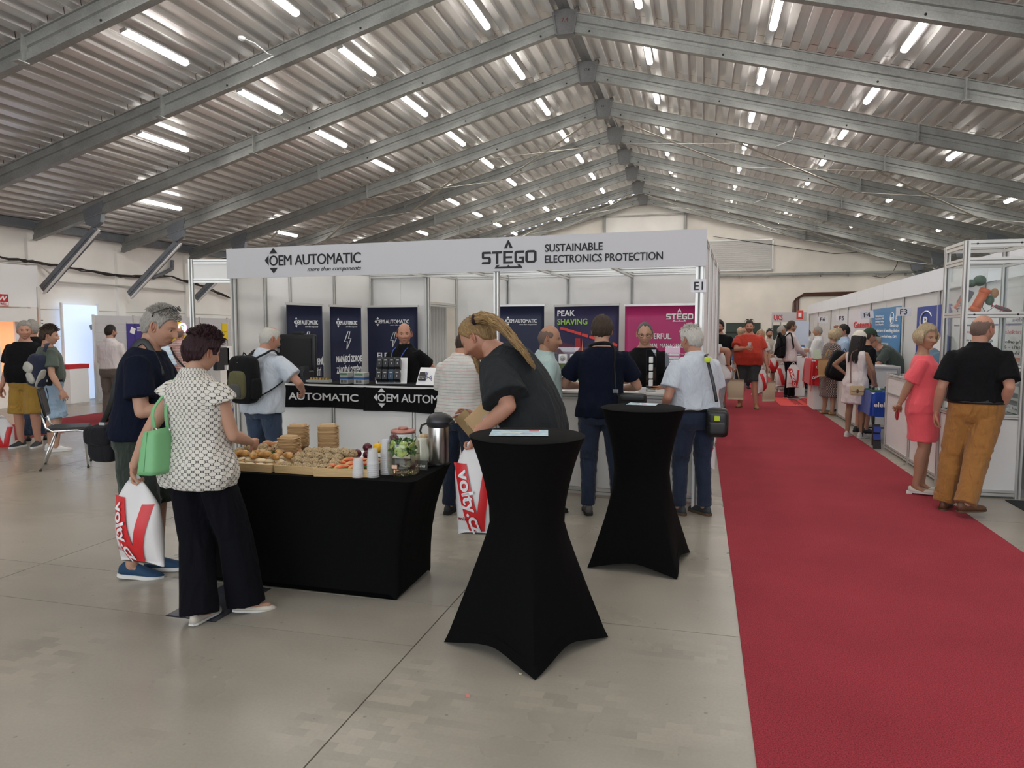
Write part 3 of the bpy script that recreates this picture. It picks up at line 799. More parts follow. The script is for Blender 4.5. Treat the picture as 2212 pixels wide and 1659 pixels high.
    if sp.get('cap'):
        b = MB(); b.T = head_T(); cm = sp['cap']
        def dome(u, v):
            e = v * PI / 2; a = u * 2 * PI
            cw = .012 if sp.get('hair') == 'long' else 0; return ((.086 + cw) * np.cos(e) * np.sin(a), (.106 + cw) * np.cos(e) * np.cos(a) - .004, .040 + (.096 + cw) * np.sin(e))
        b.grid(dome, 28, 8, .003)
        def brim(u, v):
            a = (u - .5) * 2.0; r = 1 + v * .0
            return (.083 * np.sin(a), .098 * np.cos(a) + v * .072 * np.cos(a * 1.05), .052 - v * .018 - .010 * np.abs(np.sin(a)) * v)
        b.grid(brim, 14, 5, .003)
        b.build('cap', cm, root)
    root['_k'] = 0; del root['_k']
    return dict(root=root, B=B, k=k, w=to_world, l=to_local, hands={s: to_world(arms[s][2] + arms[s][3] * .07) for s in arms}, elbows={s: to_world(arms[s][1]) for s in arms}, sh={s: to_world(arms[s][0]) for s in arms}, head=to_world(hc), hc=hc, Rh=Rh, nb=nb)
# ------------------------------------------------------------------ hall materials
def galv(name, c, metal=.75, rough=.36, stretch=(1, 1, 1), streak=.16):
    m = mat(name, c, rough=rough, metal=metal); N, L, b = nodes(m)
    tc = N.new('ShaderNodeTexCoord'); mp = N.new('ShaderNodeMapping'); mp.inputs['Scale'].default_value = stretch; L.new(tc.outputs['Object'], mp.inputs[0])
    v = N.new('ShaderNodeTexVoronoi'); v.inputs['Scale'].default_value = 55; L.new(mp.outputs[0], v.inputs[0])
    n = N.new('ShaderNodeTexNoise'); n.inputs['Scale'].default_value = 3.0; n.inputs['Detail'].default_value = 6; L.new(mp.outputs[0], n.inputs[0])
    s = math_node(N, L, 'MULTIPLY_ADD', v.outputs['Color'], .22, .89)
    s2 = N.new('ShaderNodeMapRange'); s2.inputs[1].default_value = .3; s2.inputs[2].default_value = .7; s2.inputs[3].default_value = 1 - streak; s2.inputs[4].default_value = 1 + streak; L.new(n.outputs[0], s2.inputs[0])
    k = math_node(N, L, 'MULTIPLY', s, s2.outputs[0])
    mx = N.new('ShaderNodeVectorMath'); mx.operation = 'SCALE'; mx.inputs[0].default_value = c; L.new(k, mx.inputs['Scale']); L.new(mx.outputs[0], b.inputs['Base Color'])
    L.new(math_node(N, L, 'MULTIPLY_ADD', n.outputs[0], .22, rough - .10), b.inputs['Roughness'])
    return m
M_DECK = mat('galvanised_deck', (.74, .725, .71), rough=.33, metal=.60, vary=.07, vscale=1.0, stretch=(14, .5, 14))
M_RAFT = galv('galvanised_steel', (.30, .305, .29), .45, .48)
M_RAFT_D = galv('painted_steel', (.17, .185, .205), .2, .5)
M_GUSS = galv('gusset_steel', (.19, .19, .19), .4, .5)
M_BAR = galv('bar_steel', (.42, .40, .35), .4, .5)
M_WALL = mat('cream_wall', (.80, .755, .68), rough=.8, vary=.05, vscale=1.5, bump=.15, bscale=30)
M_WALLL = mat('light_wall', (.86, .835, .79), rough=.8, vary=.04, vscale=1.5)
M_WHITE = mat('white_panel', (.74, .735, .715), rough=.55, vary=.02, vscale=2)
M_FASC = mat('fascia_white', (.52, .515, .53), rough=.5)
M_ALU = mat('anodised_aluminium', (.62, .61, .58), rough=.38, metal=.55)
M_ALUD = mat('groove_shadow_gap', (.20, .20, .19), rough=.6, metal=.3)
M_BLACK = mat('black_plastic', (.014, .014, .015), rough=.42)
M_PRINTK = mat('black_print', (.010, .010, .012), rough=.6)
M_PRINTW = mat('white_print', (.80, .80, .80), rough=.6)
M_STRETCH = cloth_mat('black_stretch_cloth', (.0022, .0022, .0025), rough=.85, fold=.12, weave=.2, vary=.02, sheen=.0); nodes(M_STRETCH)[2].inputs['Specular IOR Level'].default_value = .12
M_BCLOTH = cloth_mat('black_banner_cloth', (.006, .006, .007), rough=.9, fold=.5, vary=.02, sheen=.08)
M_LAMP = mat('lamp_diffuser', (1.0, .97, .92), rough=.5, emit=LAMP)
M_CHROME = mat('chrome', (.75, .75, .75), rough=.14, metal=1.0)
M_RED = mat('red_print', (.52, .022, .030), rough=.6)

# ------------------------------------------------------------------ floor: concrete slabs
def concrete():
    m = mat('polished_concrete', (.30, .285, .25), rough=.34, spec=.5); N, L, b = nodes(m)
    tc = N.new('ShaderNodeTexCoord')
    def noise(sc, det, scale=(1, 1, 1), dist=0.0):
        mp = N.new('ShaderNodeMapping'); mp.inputs['Scale'].default_value = scale; L.new(tc.outputs['Object'], mp.inputs[0])
        n = N.new('ShaderNodeTexNoise'); n.inputs['Scale'].default_value = sc; n.inputs['Detail'].default_value = det; n.inputs['Distortion'].default_value = dist; L.new(mp.outputs[0], n.inputs[0]); return n.outputs[0]
    def rng(x, a, bb, c, d):
        r = N.new('ShaderNodeMapRange'); r.inputs[1].default_value = a; r.inputs[2].default_value = bb; r.inputs[3].default_value = c; r.inputs[4].default_value = d; L.new(x, r.inputs[0]); return r.outputs[0]
    n1 = noise(.8, 5); n2 = noise(3.2, 4, (.35, 1, 1)); n3 = noise(70, 2)
    k = math_node(N, L, 'MULTIPLY', rng(n1, .3, .7, .88, 1.10), rng(n2, .3, .75, .95, 1.06))
    k = math_node(N, L, 'MULTIPLY', k, rng(n3, .3, .7, .96, 1.04))
    sp = rng(noise(30, 0), .83, .86, 1.0, .66)       # small dark drops
    k = math_node(N, L, 'MULTIPLY', k, sp)
    br = N.new('ShaderNodeTexBrick'); br.inputs['Scale'].default_value = 4.6; br.inputs['Mortar Size'].default_value = 0; br.inputs['Color1'].default_value = (.88, .88, .88, 1); br.inputs['Color2'].default_value = (1.13, 1.13, 1.11, 1); L.new(tc.outputs['Object'], br.inputs[0])
    pm = rng(noise(1.3, 1), .50, .60, 0, 1)
    kk = mixc(N, L, pm, (1.0, 1.0, 1.0), br.outputs[0])
    cr = N.new('ShaderNodeVectorMath'); cr.operation = 'MULTIPLY'; cr.inputs[1].default_value = (.335, .306, .255); L.new(kk, cr.inputs[0])
    mx = N.new('ShaderNodeVectorMath'); mx.operation = 'SCALE'; L.new(cr.outputs[0], mx.inputs[0]); L.new(k, mx.inputs['Scale']); L.new(mx.outputs[0], b.inputs['Base Color'])
    L.new(rng(n1, .2, .8, .24, .34), b.inputs['Roughness'])
    bp = N.new('ShaderNodeBump'); bp.inputs['Strength'].default_value = .06; bp.inputs['Distance'].default_value = .003; L.new(n2, bp.inputs['Height']); L.new(bp.outputs[0], b.inputs['Normal'])
    return m
M_CONC = concrete()
XR, HALF, TAN = -2.34, 11.78, .272
X0, X1 = XR - HALF, XR + HALF
YB, YG = -8.0, 29.75
fl = MB(); fl.box(((X0 + X1) / 2, (YB + YG) / 2, -.12), (X1 - X0 + .6, YG - YB + .6, .2)); floor = struct(fl.build('floor', mat('joint_dark', (.035, .032, .03), .9)))
ys = [-8.67, -5.67, -2.67, .33, 3.33, 3.88, 6.86, 9.86, 12.86, 15.86, 18.86, 21.86, 24.86, 27.86, 29.75]
xs = [X0, -13.57, -10.53, -7.49, -4.45, -1.41, 1.63, 4.67, 7.71, X1]
for i in range(len(xs) - 1):
    yy = ys if xs[i] < -1.5 else [y for y in ys if y != 3.33]
    for j in range(len(yy) - 1):
        a, b_, c, d = xs[i], xs[i + 1], yy[j], yy[j + 1]
        s_ = MB()
        if abs(b_ + 1.41) < .01 and abs(c - 3.33) < .01:      # slab cut out around the floor hatch
            s_.b2((a, c, -.02), (-2.95, d, 0)); s_.b2((-2.61, c, -.02), (b_, d, 0)); g = .0035
            s_ = MB(); s_.b2((a + g, c + g, -.02), (-2.95, d - g, 0)); s_.b2((-2.61, c + g, -.02), (b_ - g, d - g, 0))
            s_.b2((-2.95, 3.93 - .05, -.02), (-2.61, d - g, 0)) if d > 3.9 else None
        else:
            g = .0035; s_.b2((a + g, c + g, -.02), (b_ - g, d - g, 0))
        s_.build('slab', M_CONC, floor)
hm_ = MB(); M_HATCH = mat('hatch_steel', (.10, .105, .13), rough=.35, metal=.5, bump=.2, bscale=120)
ht = thing('floor_hatch', 'dark metal floor hatch under the woman in wide black trousers', 'hatch', (-2.78, 3.6, .001))
for (a, b_) in ((-.255, -.165), (-.16, .09), (.095, .27)): MB().b2((-.165, a, -.012), (.165, b_, -.001)).build('cover_plate', M_HATCH, ht)

# ------------------------------------------------------------------ roof deck
PITCH = .275; ANG = math.atan(TAN); NB = 8
FY = [12.38 + 2.425 * k for k in range(-8, 8)]                # frame positions
def deck_profile(n):
    P = []
    for i in range(n):
        x = i * PITCH
        P += [(x, 0), (x + .120, 0), (x + .135, .10), (x + .26, .10)]
    P.append((n * PITCH, 0)); return P
def deck_mesh(n, L):
    P = deck_profile(n); V = []; F = []
    for k, (x, z) in enumerate(P): V += [(x, 0, z), (x, L, z)]
    for k in range(len(P) - 1): F.append((2 * k, 2 * k + 1, 2 * k + 3, 2 * k + 2))
    b = MB(); b.add(V, F); return b.mesh('roof_sheet', [M_DECK])
DK = deck_mesh(4, 2.415)
def roof_z(x): return 7.10 - TAN * abs(x - XR)
ceil_ = bpy.data.objects.new('ceiling', None); COL.objects.link(ceil_); struct(ceil_)
for k in range(5, 15):
    for s in (-1, 1):
        for i in range(11):
            o = bpy.data.objects.new('roof_sheet', DK); COL.objects.link(o); o.parent = ceil_
            d = (.04 + i * 1.1 * math.cos(ANG))
            if s > 0: o.location = (XR + d, FY[k] + .005, 7.10 - TAN * d); o.rotation_euler = (0, ANG, 0)
            else:
                d2 = d + 1.1 * math.cos(ANG); o.location = (XR - d2, FY[k] + .005, 7.10 - TAN * d2 - (0)); o.rotation_euler = (0, -ANG, 0)
            o.location.z += (-.006 if i % 2 else 0) + random.uniform(-.003, .003)
b = MB()                                                     # the part of the deck behind the camera, and ridge flashing
P = deck_profile(44)
for s in (-1, 1):
    V = []; F = []
    for k, (x, z) in enumerate(P):
        for y in (YB, FY[5]): V.append((XR + s * (.04 + x * math.cos(ANG)), y, 7.10 - TAN * (.04 + x * math.cos(ANG)) + z))
    for k in range(len(P) - 1): F.append((2 * k, 2 * k + 1, 2 * k + 3, 2 * k + 2))
    b.add(V, F)
o = b.build('roof_deck_section', M_DECK, ceil_)
b = MB(); b.prism([(-.10, -.028), (0, 0), (.10, -.028), (.10, -.018), (0, .012), (-.10, -.018)], YB - YG, 0, (XR, YB, 7.10), (1, 0, 0), (0, 0, 1)); b.build('ridge_flashing', M_GUSS, ceil_)
b = MB(); b.prism([(-12, -3.05), (0, .2), (12, -3.05), (12, -2.95), (0, .3), (-12, -2.95)], YB - YG, 0, (XR, YB, 7.12), (1, 0, 0), (0, 0, 1)); b.build('roof_skin', mat('roof_skin', (.10, .10, .10), .9), ceil_)

# ------------------------------------------------------------------ portal frames
def rafter_mesh(m, s):
    # sigma section (across y, down z), swept down the slope
    sec = [(-.05, 0), (.05, 0), (.05, -.012), (.012, -.02), (.012, -.10), (-.018, -.125), (-.018, -.20), (.012, -.225), (.012, -.305), (.05, -.312), (.05, -.325), (-.05, -.325), (-.05, -.305), (-.03, -.300), (-.03, -.225), (-.055, -.20), (-.055, -.125), (-.03, -.10), (-.03, -.02), (-.05, -.012)]
    # the camera side is -y: a groove runs along the middle of the web
    sec = [(-.045, 0), (.045, 0), (.045, -.325), (-.045, -.325), (-.045, -.305), (-.040, -.205), (-.012, -.190), (-.012, -.140), (-.040, -.125), (-.040, -.02)]
    V = []; n = len(sec)
    for d in (.17, 11.62):
        for (y, z) in sec: V.append((s * d, y, -TAN * d + z))
    F = [(i, (i + 1) % n, n + (i + 1) % n, n + i) for i in range(n)] + [tuple(range(n))[::-1], tuple(range(n, 2 * n))]
    b = MB(); b.add(V, F)
    # lips of the flanges
    for zz in (-.006, -.319): b.bar((s * .17, -.05, -TAN * .17 + zz), (s * 11.62, -.05, -TAN * 11.62 + zz), .05, .012)
    return b.mesh('rafter', [m])
RM = {(-1, 0): rafter_mesh(M_RAFT, -1), (1, 0): rafter_mesh(M_RAFT, 1), (-1, 1): rafter_mesh(M_RAFT_D, -1)}
gm = MB(); gm.prism([(-.20, .02), (.20, .02), (.13, -.40), (-.13, -.40)], .10, 0, (0, .05, .02)); gm.prism([(-.235, .03), (-.20, .03), (-.13, -.40), (-.16, -.40)], .15, 0, (0, .075, .02)); gm.prism([(.20, .03), (.235, .03), (.16, -.40), (.13, -.40)], .15, 0, (0, .075, .02)); gm.box((0, 0, -.39), (.3, .2, .015)); GM = gm.mesh('ridge_plate', [M_GUSS])
HOLE = MB().tube([(0, -.006, 0), (0, .006, 0)], .016, 10, ref=(1, 0, 0)).mesh('bolt_hole', [M_BLACK])
def brace_mesh():
    b = MB(); b.bar((-13.85 - XR, 0, 2.50), (-12.35 - XR, 0, 3.78), .09, .20, up=(0, 0, 1))
    b.bar((-13.95 - XR, -.012, 2.42), (-13.7 - XR, -.012, 2.62), .12, .26, up=(0, 0, 1))
    return b
for k, y in enumerate(FY):
    fr = bpy.data.objects.new('roof_frame', None); COL.objects.link(fr); fr.location = (XR, y, 7.05); struct(fr)
    fine = k > 3
    for s in (-1, 1):
        dark = (s < 0 and k >= 9 and k <= 11)
        o = bpy.data.objects.new('rafter', RM[(s, 0)]); COL.objects.link(o); o.parent = fr
    o = bpy.data.objects.new('ridge_plate', GM); COL.objects.link(o); o.parent = fr
    for s in (-1, 1):                                        # knee brace, gusset, splice strap
        b = MB(); p = np.array((s * 11.45, 0, 2.52 - 7.05)); q = np.array((s * 9.98, 0, 3.74 - 7.05))
        b.bar(p, q, .085, .19); b.bar(p + (0, -.0, .0), q, .12, .02)
        b.build('knee_brace', M_RAFT_D, fr)
        b = MB(); b.bar(p + (s * -.10, -.09, -.10), q + (s * -.16, -.09, -.02), .05, .03); b.build('pipe_strip', M_WHITE, fr)
        b = MB(); u = np.array((s * 10.0, 0, -TAN * 10.0)); b.prism([(-.26, -.02), (.26, -.16 if s > 0 else .12 - .02), (.20, -.42), (-.02, -.52), (-.18, -.46)] if s > 0 else [(-.26, -.16), (.26, .02), (.18, -.42), (.02, -.52), (-.20, -.46)], .11, 0, (u[0], .055, u[2] - .02)); b.build('gusset_plate', M_RAFT_D, fr)
        b = MB(); b.bar((s * 11.52, 0, 2.1 - 7.05), (s * 11.52, 0, -TAN * 11.5 - .3), .10, .16, up=(0, 1, 0)) if False else None
        for (xx, yy_, zz) in ((s * 6.1, -.062, 0),):
            b = MB(); b.bar((xx, -.062, -TAN * 6.1 + .01), (xx, -.062, -TAN * 6.1 - .35), .09, .02, up=(1, 0, 0)); b.box((xx, -.12, -TAN * 6.1 - .35), (.12, .16, .012)); b.build('splice_strap', M_RAFT, fr)
        if fine:
            for d in (.42, 2.6, 4.9):
                o = bpy.data.objects.new('bolt_hole', HOLE); COL.objects.link(o); o.parent = fr; o.location = (s * d, -.046, -TAN * d - .26)
    if k == 8:
        lettering('7.4', mat('rust_print', (.16, .03, .02), .7), fr, (0, -.052, -.18), .075, align='c', bold=.0)
    if k == 9: lettering('17.4', M_PRINTK, fr, (0, -.052, -.16), .05, align='c')
    if k == 10: lettering('3 6', M_PRINTK, fr, (0, -.052, -.16), .04, align='c')
# plan bracing between frames
for (ka, kb) in ((10, 11), (14, 15)):
    for s in (-1, 1):
        for i in range(4):
            a, c = .25 + i * 2.85, .25 + (i + 1) * 2.85
            for (p, q) in (((a, ka), (c, kb)), ((a, kb), (c, ka))):
                br = MB().bar((XR + s * p[0], FY[p[1]], 7.05 - TAN * p[0] - .35), (XR + s * q[0], FY[q[1]], 7.05 - TAN * q[0] - .35), .065, .012).build('tie_bar', M_BAR); struct(br)

# ------------------------------------------------------------------ lamps
LX = (-11.6, -9.4, -7.4, -5.56, -3.5, -1.03, .95, 2.74, 4.78, 6.7)
lamp_body = MB(); lamp_body.box((0, 0, .030), (.11, 1.18, .03)); lamp_body.box((0, -.59, .012), (.10, .03, .05)); lamp_body.box((0, .59, .012), (.10, .03, .05)); LB = lamp_body.mesh('housing', [mat('lamp_grey', (.6, .6, .6), .5)])
dm = MB(); V_, F_ = limb([(0, -.565, .0), (0, .565, .0)], [(.052, .038), (.052, .038)], 14, ref=(1, 0, 0)); dm.add(V_, F_, 0, True); DM = dm.mesh('diffuser', [M_LAMP])
DMO = dm.mesh('diffuser', [mat('lamp_off', (.55, .55, .55), .4)])
rows = {-11.6: 'lowest row by the left wall', -9.4: 'second row from the left wall', -7.4: 'third row from the left wall', -5.56: 'fourth row from the left wall', -3.5: 'row left of the ridge', -1.03: 'row right of the ridge', .95: 'second row right of the ridge', 2.74: 'third row right of the ridge', 4.78: 'fourth row right of the ridge', 6.7: 'outermost row right of the ridge'}
for x in LX:
    for k in range(1, 15):
        y = FY[k] + 1.08
        if k < 5 and k % 2 or (x == -9.4 and k not in (1, 3, 7, 12)) or (x == -11.6 and k not in (2, 8, 10, 12)) or (x == 4.78 and not k % 2) or (x == 6.7 and k % 2): continue
        sx = math.copysign(1, x - XR)
        off = (abs(x + 7.4) < .01 and k == 10)
        t = thing('tube_light', 'unlit grey tube light fixture among the lit ones under the roof' if off else 'white roof tube light, %s, bay %d from far wall' % (rows[x], 15 - k), 'light', (x, y, roof_z(x) - (.075 if x > XR else .17)), 0, 'tube lights in rows under the roof')
        t.rotation_euler = (0, math.copysign(ANG, sx), 0)
        o = bpy.data.objects.new('housing', LB); COL.objects.link(o); o.parent = t
        o = bpy.data.objects.new('diffuser', DMO if off else DM); COL.objects.link(o); o.parent = t

for i, (p, q, y, lb) in enumerate((((522, 83), (592, 120), 9.0, 'near the top left'), ((920, 336), (944, 356), 17.0, 'left of the ridge in the distance'), ((1722, 273), (1712, 302), 16.6, 'right of the ridge'), ((1660, 412), (1655, 428), 23.6, 'far off right of the ridge'), ((1092, 446), (1104, 456), 24.0, 'far off left of the ridge'))):
    a = aty(*p, y); c = aty(*q, y + .25); t = thing('smoke_detector', 'white smoke detector under the roof, ' + lb, 'detector', a, 0, 'smoke detectors')
    MB().lathe([(.001, -.03), (.03, -.028), (.05, -.005), (.05, .02), (.001, .022)], 18, cap=False).build('sensor_body', M_PRINTW, t)
    d = c - a; MB().tube([(0, 0, .01), d * .4 + (0, 0, .03), d * .8 + (0, 0, -.02), d, d * 1.0 + (-.35, 0, -.12)], .008, 6).build('cable', M_PRINTW, t)
# ------------------------------------------------------------------ walls
wl = MB(); wl.box((X0 - .08, (YB + YG) / 2, 1.9), (.16, YG - YB, 3.9)); wall_left = struct(wl.build('wall_left', M_WALLL))
for y in FY:
    MB().box((X0 + .03, y, 1.85), (.10, .22, 3.5)).build('pilaster', M_WALLL, wall_left)
for z in (.9, 1.5, 2.1): MB().box((X0 + .005, (YB + YG) / 2, z), (.02, YG - YB, .015)).build('panel_joint', mat('joint_grey', (.5, .48, .44), .8), wall_left)
wr = MB(); wr.box((X1 + .08, (YB + YG) / 2, 1.9), (.16, YG - YB, 3.9)); wall_right = struct(wr.build('wall_right', M_WALLL))
gb = MB(); gb.prism([(X0 - .1, 0), (X1 + .1, 0), (X1 + .1, 4.0), (XR, 7.24), (X0 - .1, 4.0)], -.2, 0, (0, YG, 0)); wall_far = struct(gb.build('wall_far', M_WALL))
w1 = MB(); w1.box((.42, YG - .03, 4.58), (4.4, .04, 1.16)); win = struct(w1.build('window_1', mat('shutter_white', (.50, .49, .47), .6)))
for i in range(14): MB().box((.42, YG - .055, 4.06 + i * .08), (4.3, .012, .055)).build('slat', mat('shutter_white'), win)
for (c, d) in (((.42, YG - .06, 5.17), (4.5, .05, .05)), ((.42, YG - .06, 3.99), (4.5, .05, .05)), ((2.65, YG - .06, 4.58), (.05, .05, 1.2))): MB().box(c, d).build('window_frame', M_ALU, win)
# lighter panel between two columns under the apex
MB().box((-2.3, YG - .03, 5.3), (3.2, .03, 2.2)).build('infill_panel', M_WALLL, wall_far)
for x in (-3.92, -.7): MB().box((x, YG - .12, 4.9), (.10, .12, 3.0)).build('column', M_RAFT, wall_far)
MB().bar((-3.92, YG - .12, 6.28), (-.7, YG - .12, 6.28), .05, .05).build('cross_rail', M_BAR, wall_far)
b = MB(); b.box((4.6, YG - .12, 3.77), (8.8, .12, .02)); b.box((4.6, YG - .18, 3.81), (8.8, .01, .08)); b.box((4.6, YG - .06, 3.81), (8.8, .01, .08))
for i in range(9): b.box((.5 + i * .98, YG - .1, 3.72), (.04, .14, .08))
tag(b.build('cable_tray', M_RAFT), 'grey metal cable tray along the far gable wall', 'cable tray')
M_CABLE = mat('brown_cable', (.09, .035, .022), .6); M_CABK = mat('dark_cable', (.035, .028, .025), .6)
for i in range(5):
    z = 2.95 + .03 * i; o = MB().tube([(3.45 + .05 * i, YG - .06, .5), (3.45 + .05 * i, YG - .06, z - .25), (3.55 + .05 * i, YG - .06, z - .08), (3.85, YG - .06, z), (6, YG - .06, z + .03), (8.8, YG - .06, z + .1)], .018, 6).build('wall_cable', M_CABLE)
    tag(o, 'brown cable bending along the far wall, %s of its bundle' % ('innermost', 'second', 'middle', 'fourth', 'outermost')[i], 'cable', 'brown cables on the far wall')
tag(MB().tube([(8.3, YG - .1, 4.2), (6.5, YG - .1, 4.62), (4.9, YG - .08, 4.55), (.4, YG - .08, 5.35)], .012, 5).build('wall_cable', M_CABK), 'thin black cable slung high across the far gable wall', 'cable')
tag(MB().tube([(7.1, YG - .1, 4.5), (7.05, YG - .1, 4.1), (6.9, YG - .1, 3.75), (6.6, YG - .1, 3.60), (6.2, YG - .1, 3.68)], .012, 5).build('wall_cable', M_CABK), 'loose black cable hanging down below the tray on the far wall', 'cable')
# dark board on the far wall, beyond the aisle
bd = thing('notice_board', 'dark green board on the far wall behind the man in red', 'board', (1.62, YG - .05, 1.55)); MB().box((0, 0, 0), (1.3, .05, .75)).build('board_panel', mat('board_green', (.035, .055, .045), .5), bd); MB().box((0, -.035, 0), (1.36, .02, .04)).build('frame_bar', M_BLACK, bd)
# wall cables, left side
def wavy(name, pts, r, m, label, n=4, jit=.02, seed=1):
    rg = random.Random(seed)
    for i in range(n):
        P = []
        for a, c in zip(pts[:-1], pts[1:]):
            for t in np.linspace(0, 1, 5)[:-1]: P.append(np.array(a) * (1 - t) + np.array(c) * t + np.array([rg.uniform(0, jit), 0, rg.uniform(-jit, jit)]))
        P.append(np.array(pts[-1]))
        o = MB().tube(P, r, 6).build(name, m); tag(o, label, 'cable', label.split(',')[0] + ' group' if n > 1 else None)
yl = lambda px, py: [X0 + .12, atx(px, py, X0 + .12)[1], atx(px, py, X0 + .12)[2]]
wavy('wall_cable', [yl(0, 557), yl(70, 565), yl(140, 577), yl(260, 597), yl(370, 597), yl(440, 620), yl(500, 645)], .014, M_CABK, 'dark cable of the sagging bundle on the left wall', 5, .035)
wavy('conduit_pipe', [yl(0, 567), yl(85, 570), yl(130, 610), yl(250, 617), yl(400, 630)], .022, M_ALU, 'grey conduit pipe stepping along the left wall under the cable bundle', 1, 0)
wavy('vent_pipe', [yl(372, 562), yl(372, 580), yl(350, 592), yl(330, 600)], .05, M_RAFT_D, 'short dark bent pipe high on the left wall', 1, 0)

for x, w_ in ((X0 + .12, wall_left), (X1 - .12, wall_right)): MB().box((x, (YB + YG) / 2, 3.92), (.30, YG - YB, .22)).build('eave_light_stop', M_RAFT_D, w_)  # dark strips added along the eaves to cover the bright sky gap
# ------------------------------------------------------------------ carpets
def carpet_mat(name, c):
    m = mat(name, c, rough=.95, spec=.1); N, L, b = nodes(m)
    tc = N.new('ShaderNodeTexCoord'); n1 = N.new('ShaderNodeTexNoise'); n1.inputs['Scale'].default_value = 170; n1.inputs['Detail'].default_value = 3; L.new(tc.outputs['Object'], n1.inputs[0])
    n2 = N.new('ShaderNodeTexNoise'); n2.inputs['Scale'].default_value = 1.2; n2.inputs['Detail'].default_value = 4; L.new(tc.outputs['Object'], n2.inputs[0])
    r1 = N.new('ShaderNodeMapRange'); r1.inputs[1].default_value = .3; r1.inputs[2].default_value = .7; r1.inputs[3].default_value = .55; r1.inputs[4].default_value = 1.45; L.new(n1.outputs[0], r1.inputs[0])
    r2 = N.new('ShaderNodeMapRange'); r2.inputs[1].default_value = .35; r2.inputs[2].default_value = .65; r2.inputs[3].default_value = .92; r2.inputs[4].default_value = 1.08; L.new(n2.outputs[0], r2.inputs[0])
    k = math_node(N, L, 'MULTIPLY', r1.outputs[0], r2.outputs[0])
    mx = N.new('ShaderNodeVectorMath'); mx.operation = 'SCALE'; mx.inputs[0].default_value = c; L.new(k, mx.inputs['Scale']); L.new(mx.outputs[0], b.inputs['Base Color'])
    bp = N.new('ShaderNodeBump'); bp.inputs['Strength'].default_value = .6; bp.inputs['Distance'].default_value = .004; L.new(n1.outputs[0], bp.inputs['Height']); L.new(bp.outputs[0], b.inputs['Normal'])
    b.inputs['Sheen Weight'].default_value = .03
    return m
M_CARP = carpet_mat('red_carpet', (.30, .034, .047))
tag(MB().b2((.235, -7.5, .0005), (2.33, 27.5, .006)).build('carpet', M_CARP), 'long red carpet running down the aisle to the far wall', 'carpet')
tag(MB().b2((-11.5, 1.0, .0005), (-9.86, 27, .006)).build('carpet', M_CARP), 'red carpet strip in the left aisle under the chatting men', 'carpet')
# ------------------------------------------------------------------ exhibition booth in the middle
BA = math.radians(-3.2); BO = np.array([0.0, 6.55, 0.0]); BR = rotz(BA)
def bw(u, v, z=0.0): return BO + BR @ np.array([u, v, z])
def bpx(px, py, v):
    """pixel -> (u, z) on the booth's plane at depth v"""
    r = ray(px, py); n = BR @ np.array([0, 1.0, 0]); t = ((BO + n * v - CAM) @ n) / (r @ n); P = BR.T @ (CAM + r * t - BO)
    return P[0], P[2]
def booth_thing(name, label, cat, u=0, v=0, z=0, group=None, rz=0.0):
    p = bw(u, v, z); return thing(name, label, cat, p, BA + rz, group)
def post(parent, x, y, z0, z1, w=.045, mats=None):
    b = MB(); h = w / 2
    b.box((x, y, (z0 + z1) / 2), (w * .72, w * .72, z1 - z0))
    for sx, sy in ((-1, -1), (1, -1), (-1, 1), (1, 1)): b.box((x + sx * h * .68, y + sy * h * .68, (z0 + z1) / 2), (w * .30, w * .30, z1 - z0))
    for sx, sy, dx, dy in ((0, -1, .25, .02), (0, 1, .25, .02), (-1, 0, .02, .25), (1, 0, .02, .25)): b.box((x + sx * h * .74, y + sy * h * .74, (z0 + z1) / 2), (max(w * dx, .003), max(w * dy, .003), z1 - z0), mi=1)
    return b.build('post', [M_ALU, M_ALUD], parent)
def rail(parent, p, q, h=.05, w=.03, name='rail'):
    b = MB(); p = np.array(p, float); q = np.array(q, float); b.bar(p, q, w, h); dz = np.array([0, 0, h * .22])
    t = unit(q - p); sd = np.cross(t, (0, 0, 1)) * (w / 2 + .0005)
    for s in (-1, 1): b.bar(p + sd * s - dz * 0, q + sd * s - dz * 0, .002, h * .14, mi=1)
    return b.build(name, [M_ALU, M_ALUD], parent)
def panel_m():
    m = M_WHITE; return m
def wall_run(parent, p, q, n, z0=.04, z1=2.5, m=None, posts=True):
    p = np.array(p, float); q = np.array(q, float)
    for i in range(n):
        a = p + (q - p) * i / n; b_ = p + (q - p) * (i + 1) / n; t = unit(b_ - a)
        a2 = a + t * .02; b2_ = b_ - t * .02
        MB().bar((a2[0], a2[1], (z0 + z1) / 2), (b2_[0], b2_[1], (z0 + z1) / 2), .006, z1 - z0 - .08).build('wall_panel', m or M_WHITE, parent)
        rail(parent, (a2[0], a2[1], z1 - .025), (b2_[0], b2_[1], z1 - .025), .05, .03)
        rail(parent, (a2[0], a2[1], z0 + .02), (b2_[0], b2_[1], z0 + .02), .04, .03)
    if posts:
        for i in range(n + 1): a = p + (q - p) * i / n; post(parent, a[0], a[1], 0, z1)
booth = booth_thing('exhibition_booth', 'large white booth with a long printed header and a counter behind the tables', 'booth')
# header fascia
VF = -.06
fz0, fz1 = 2.2, 2.52
MB().box((-2.49, VF, (fz0 + fz1) / 2), (5.06, .012, fz1 - fz0)).build('header_board', M_FASC, booth)
rail(booth, (-5.0, 0, fz1 - .06), (0, 0, fz1 - .06)); rail(booth, (-5.0, 0, fz0 + .05), (0, 0, fz0 + .05))
post(booth, -.02, 0, 0, 2.5, .065); post(booth, -4.98, 0, 0, 2.5, .065)
ump = bpx(1073, 620, 0)[0]; post(booth, ump, 0, 0, 2.25, .05)
post(booth, -5.01, .09, 0, 2.5, .065)
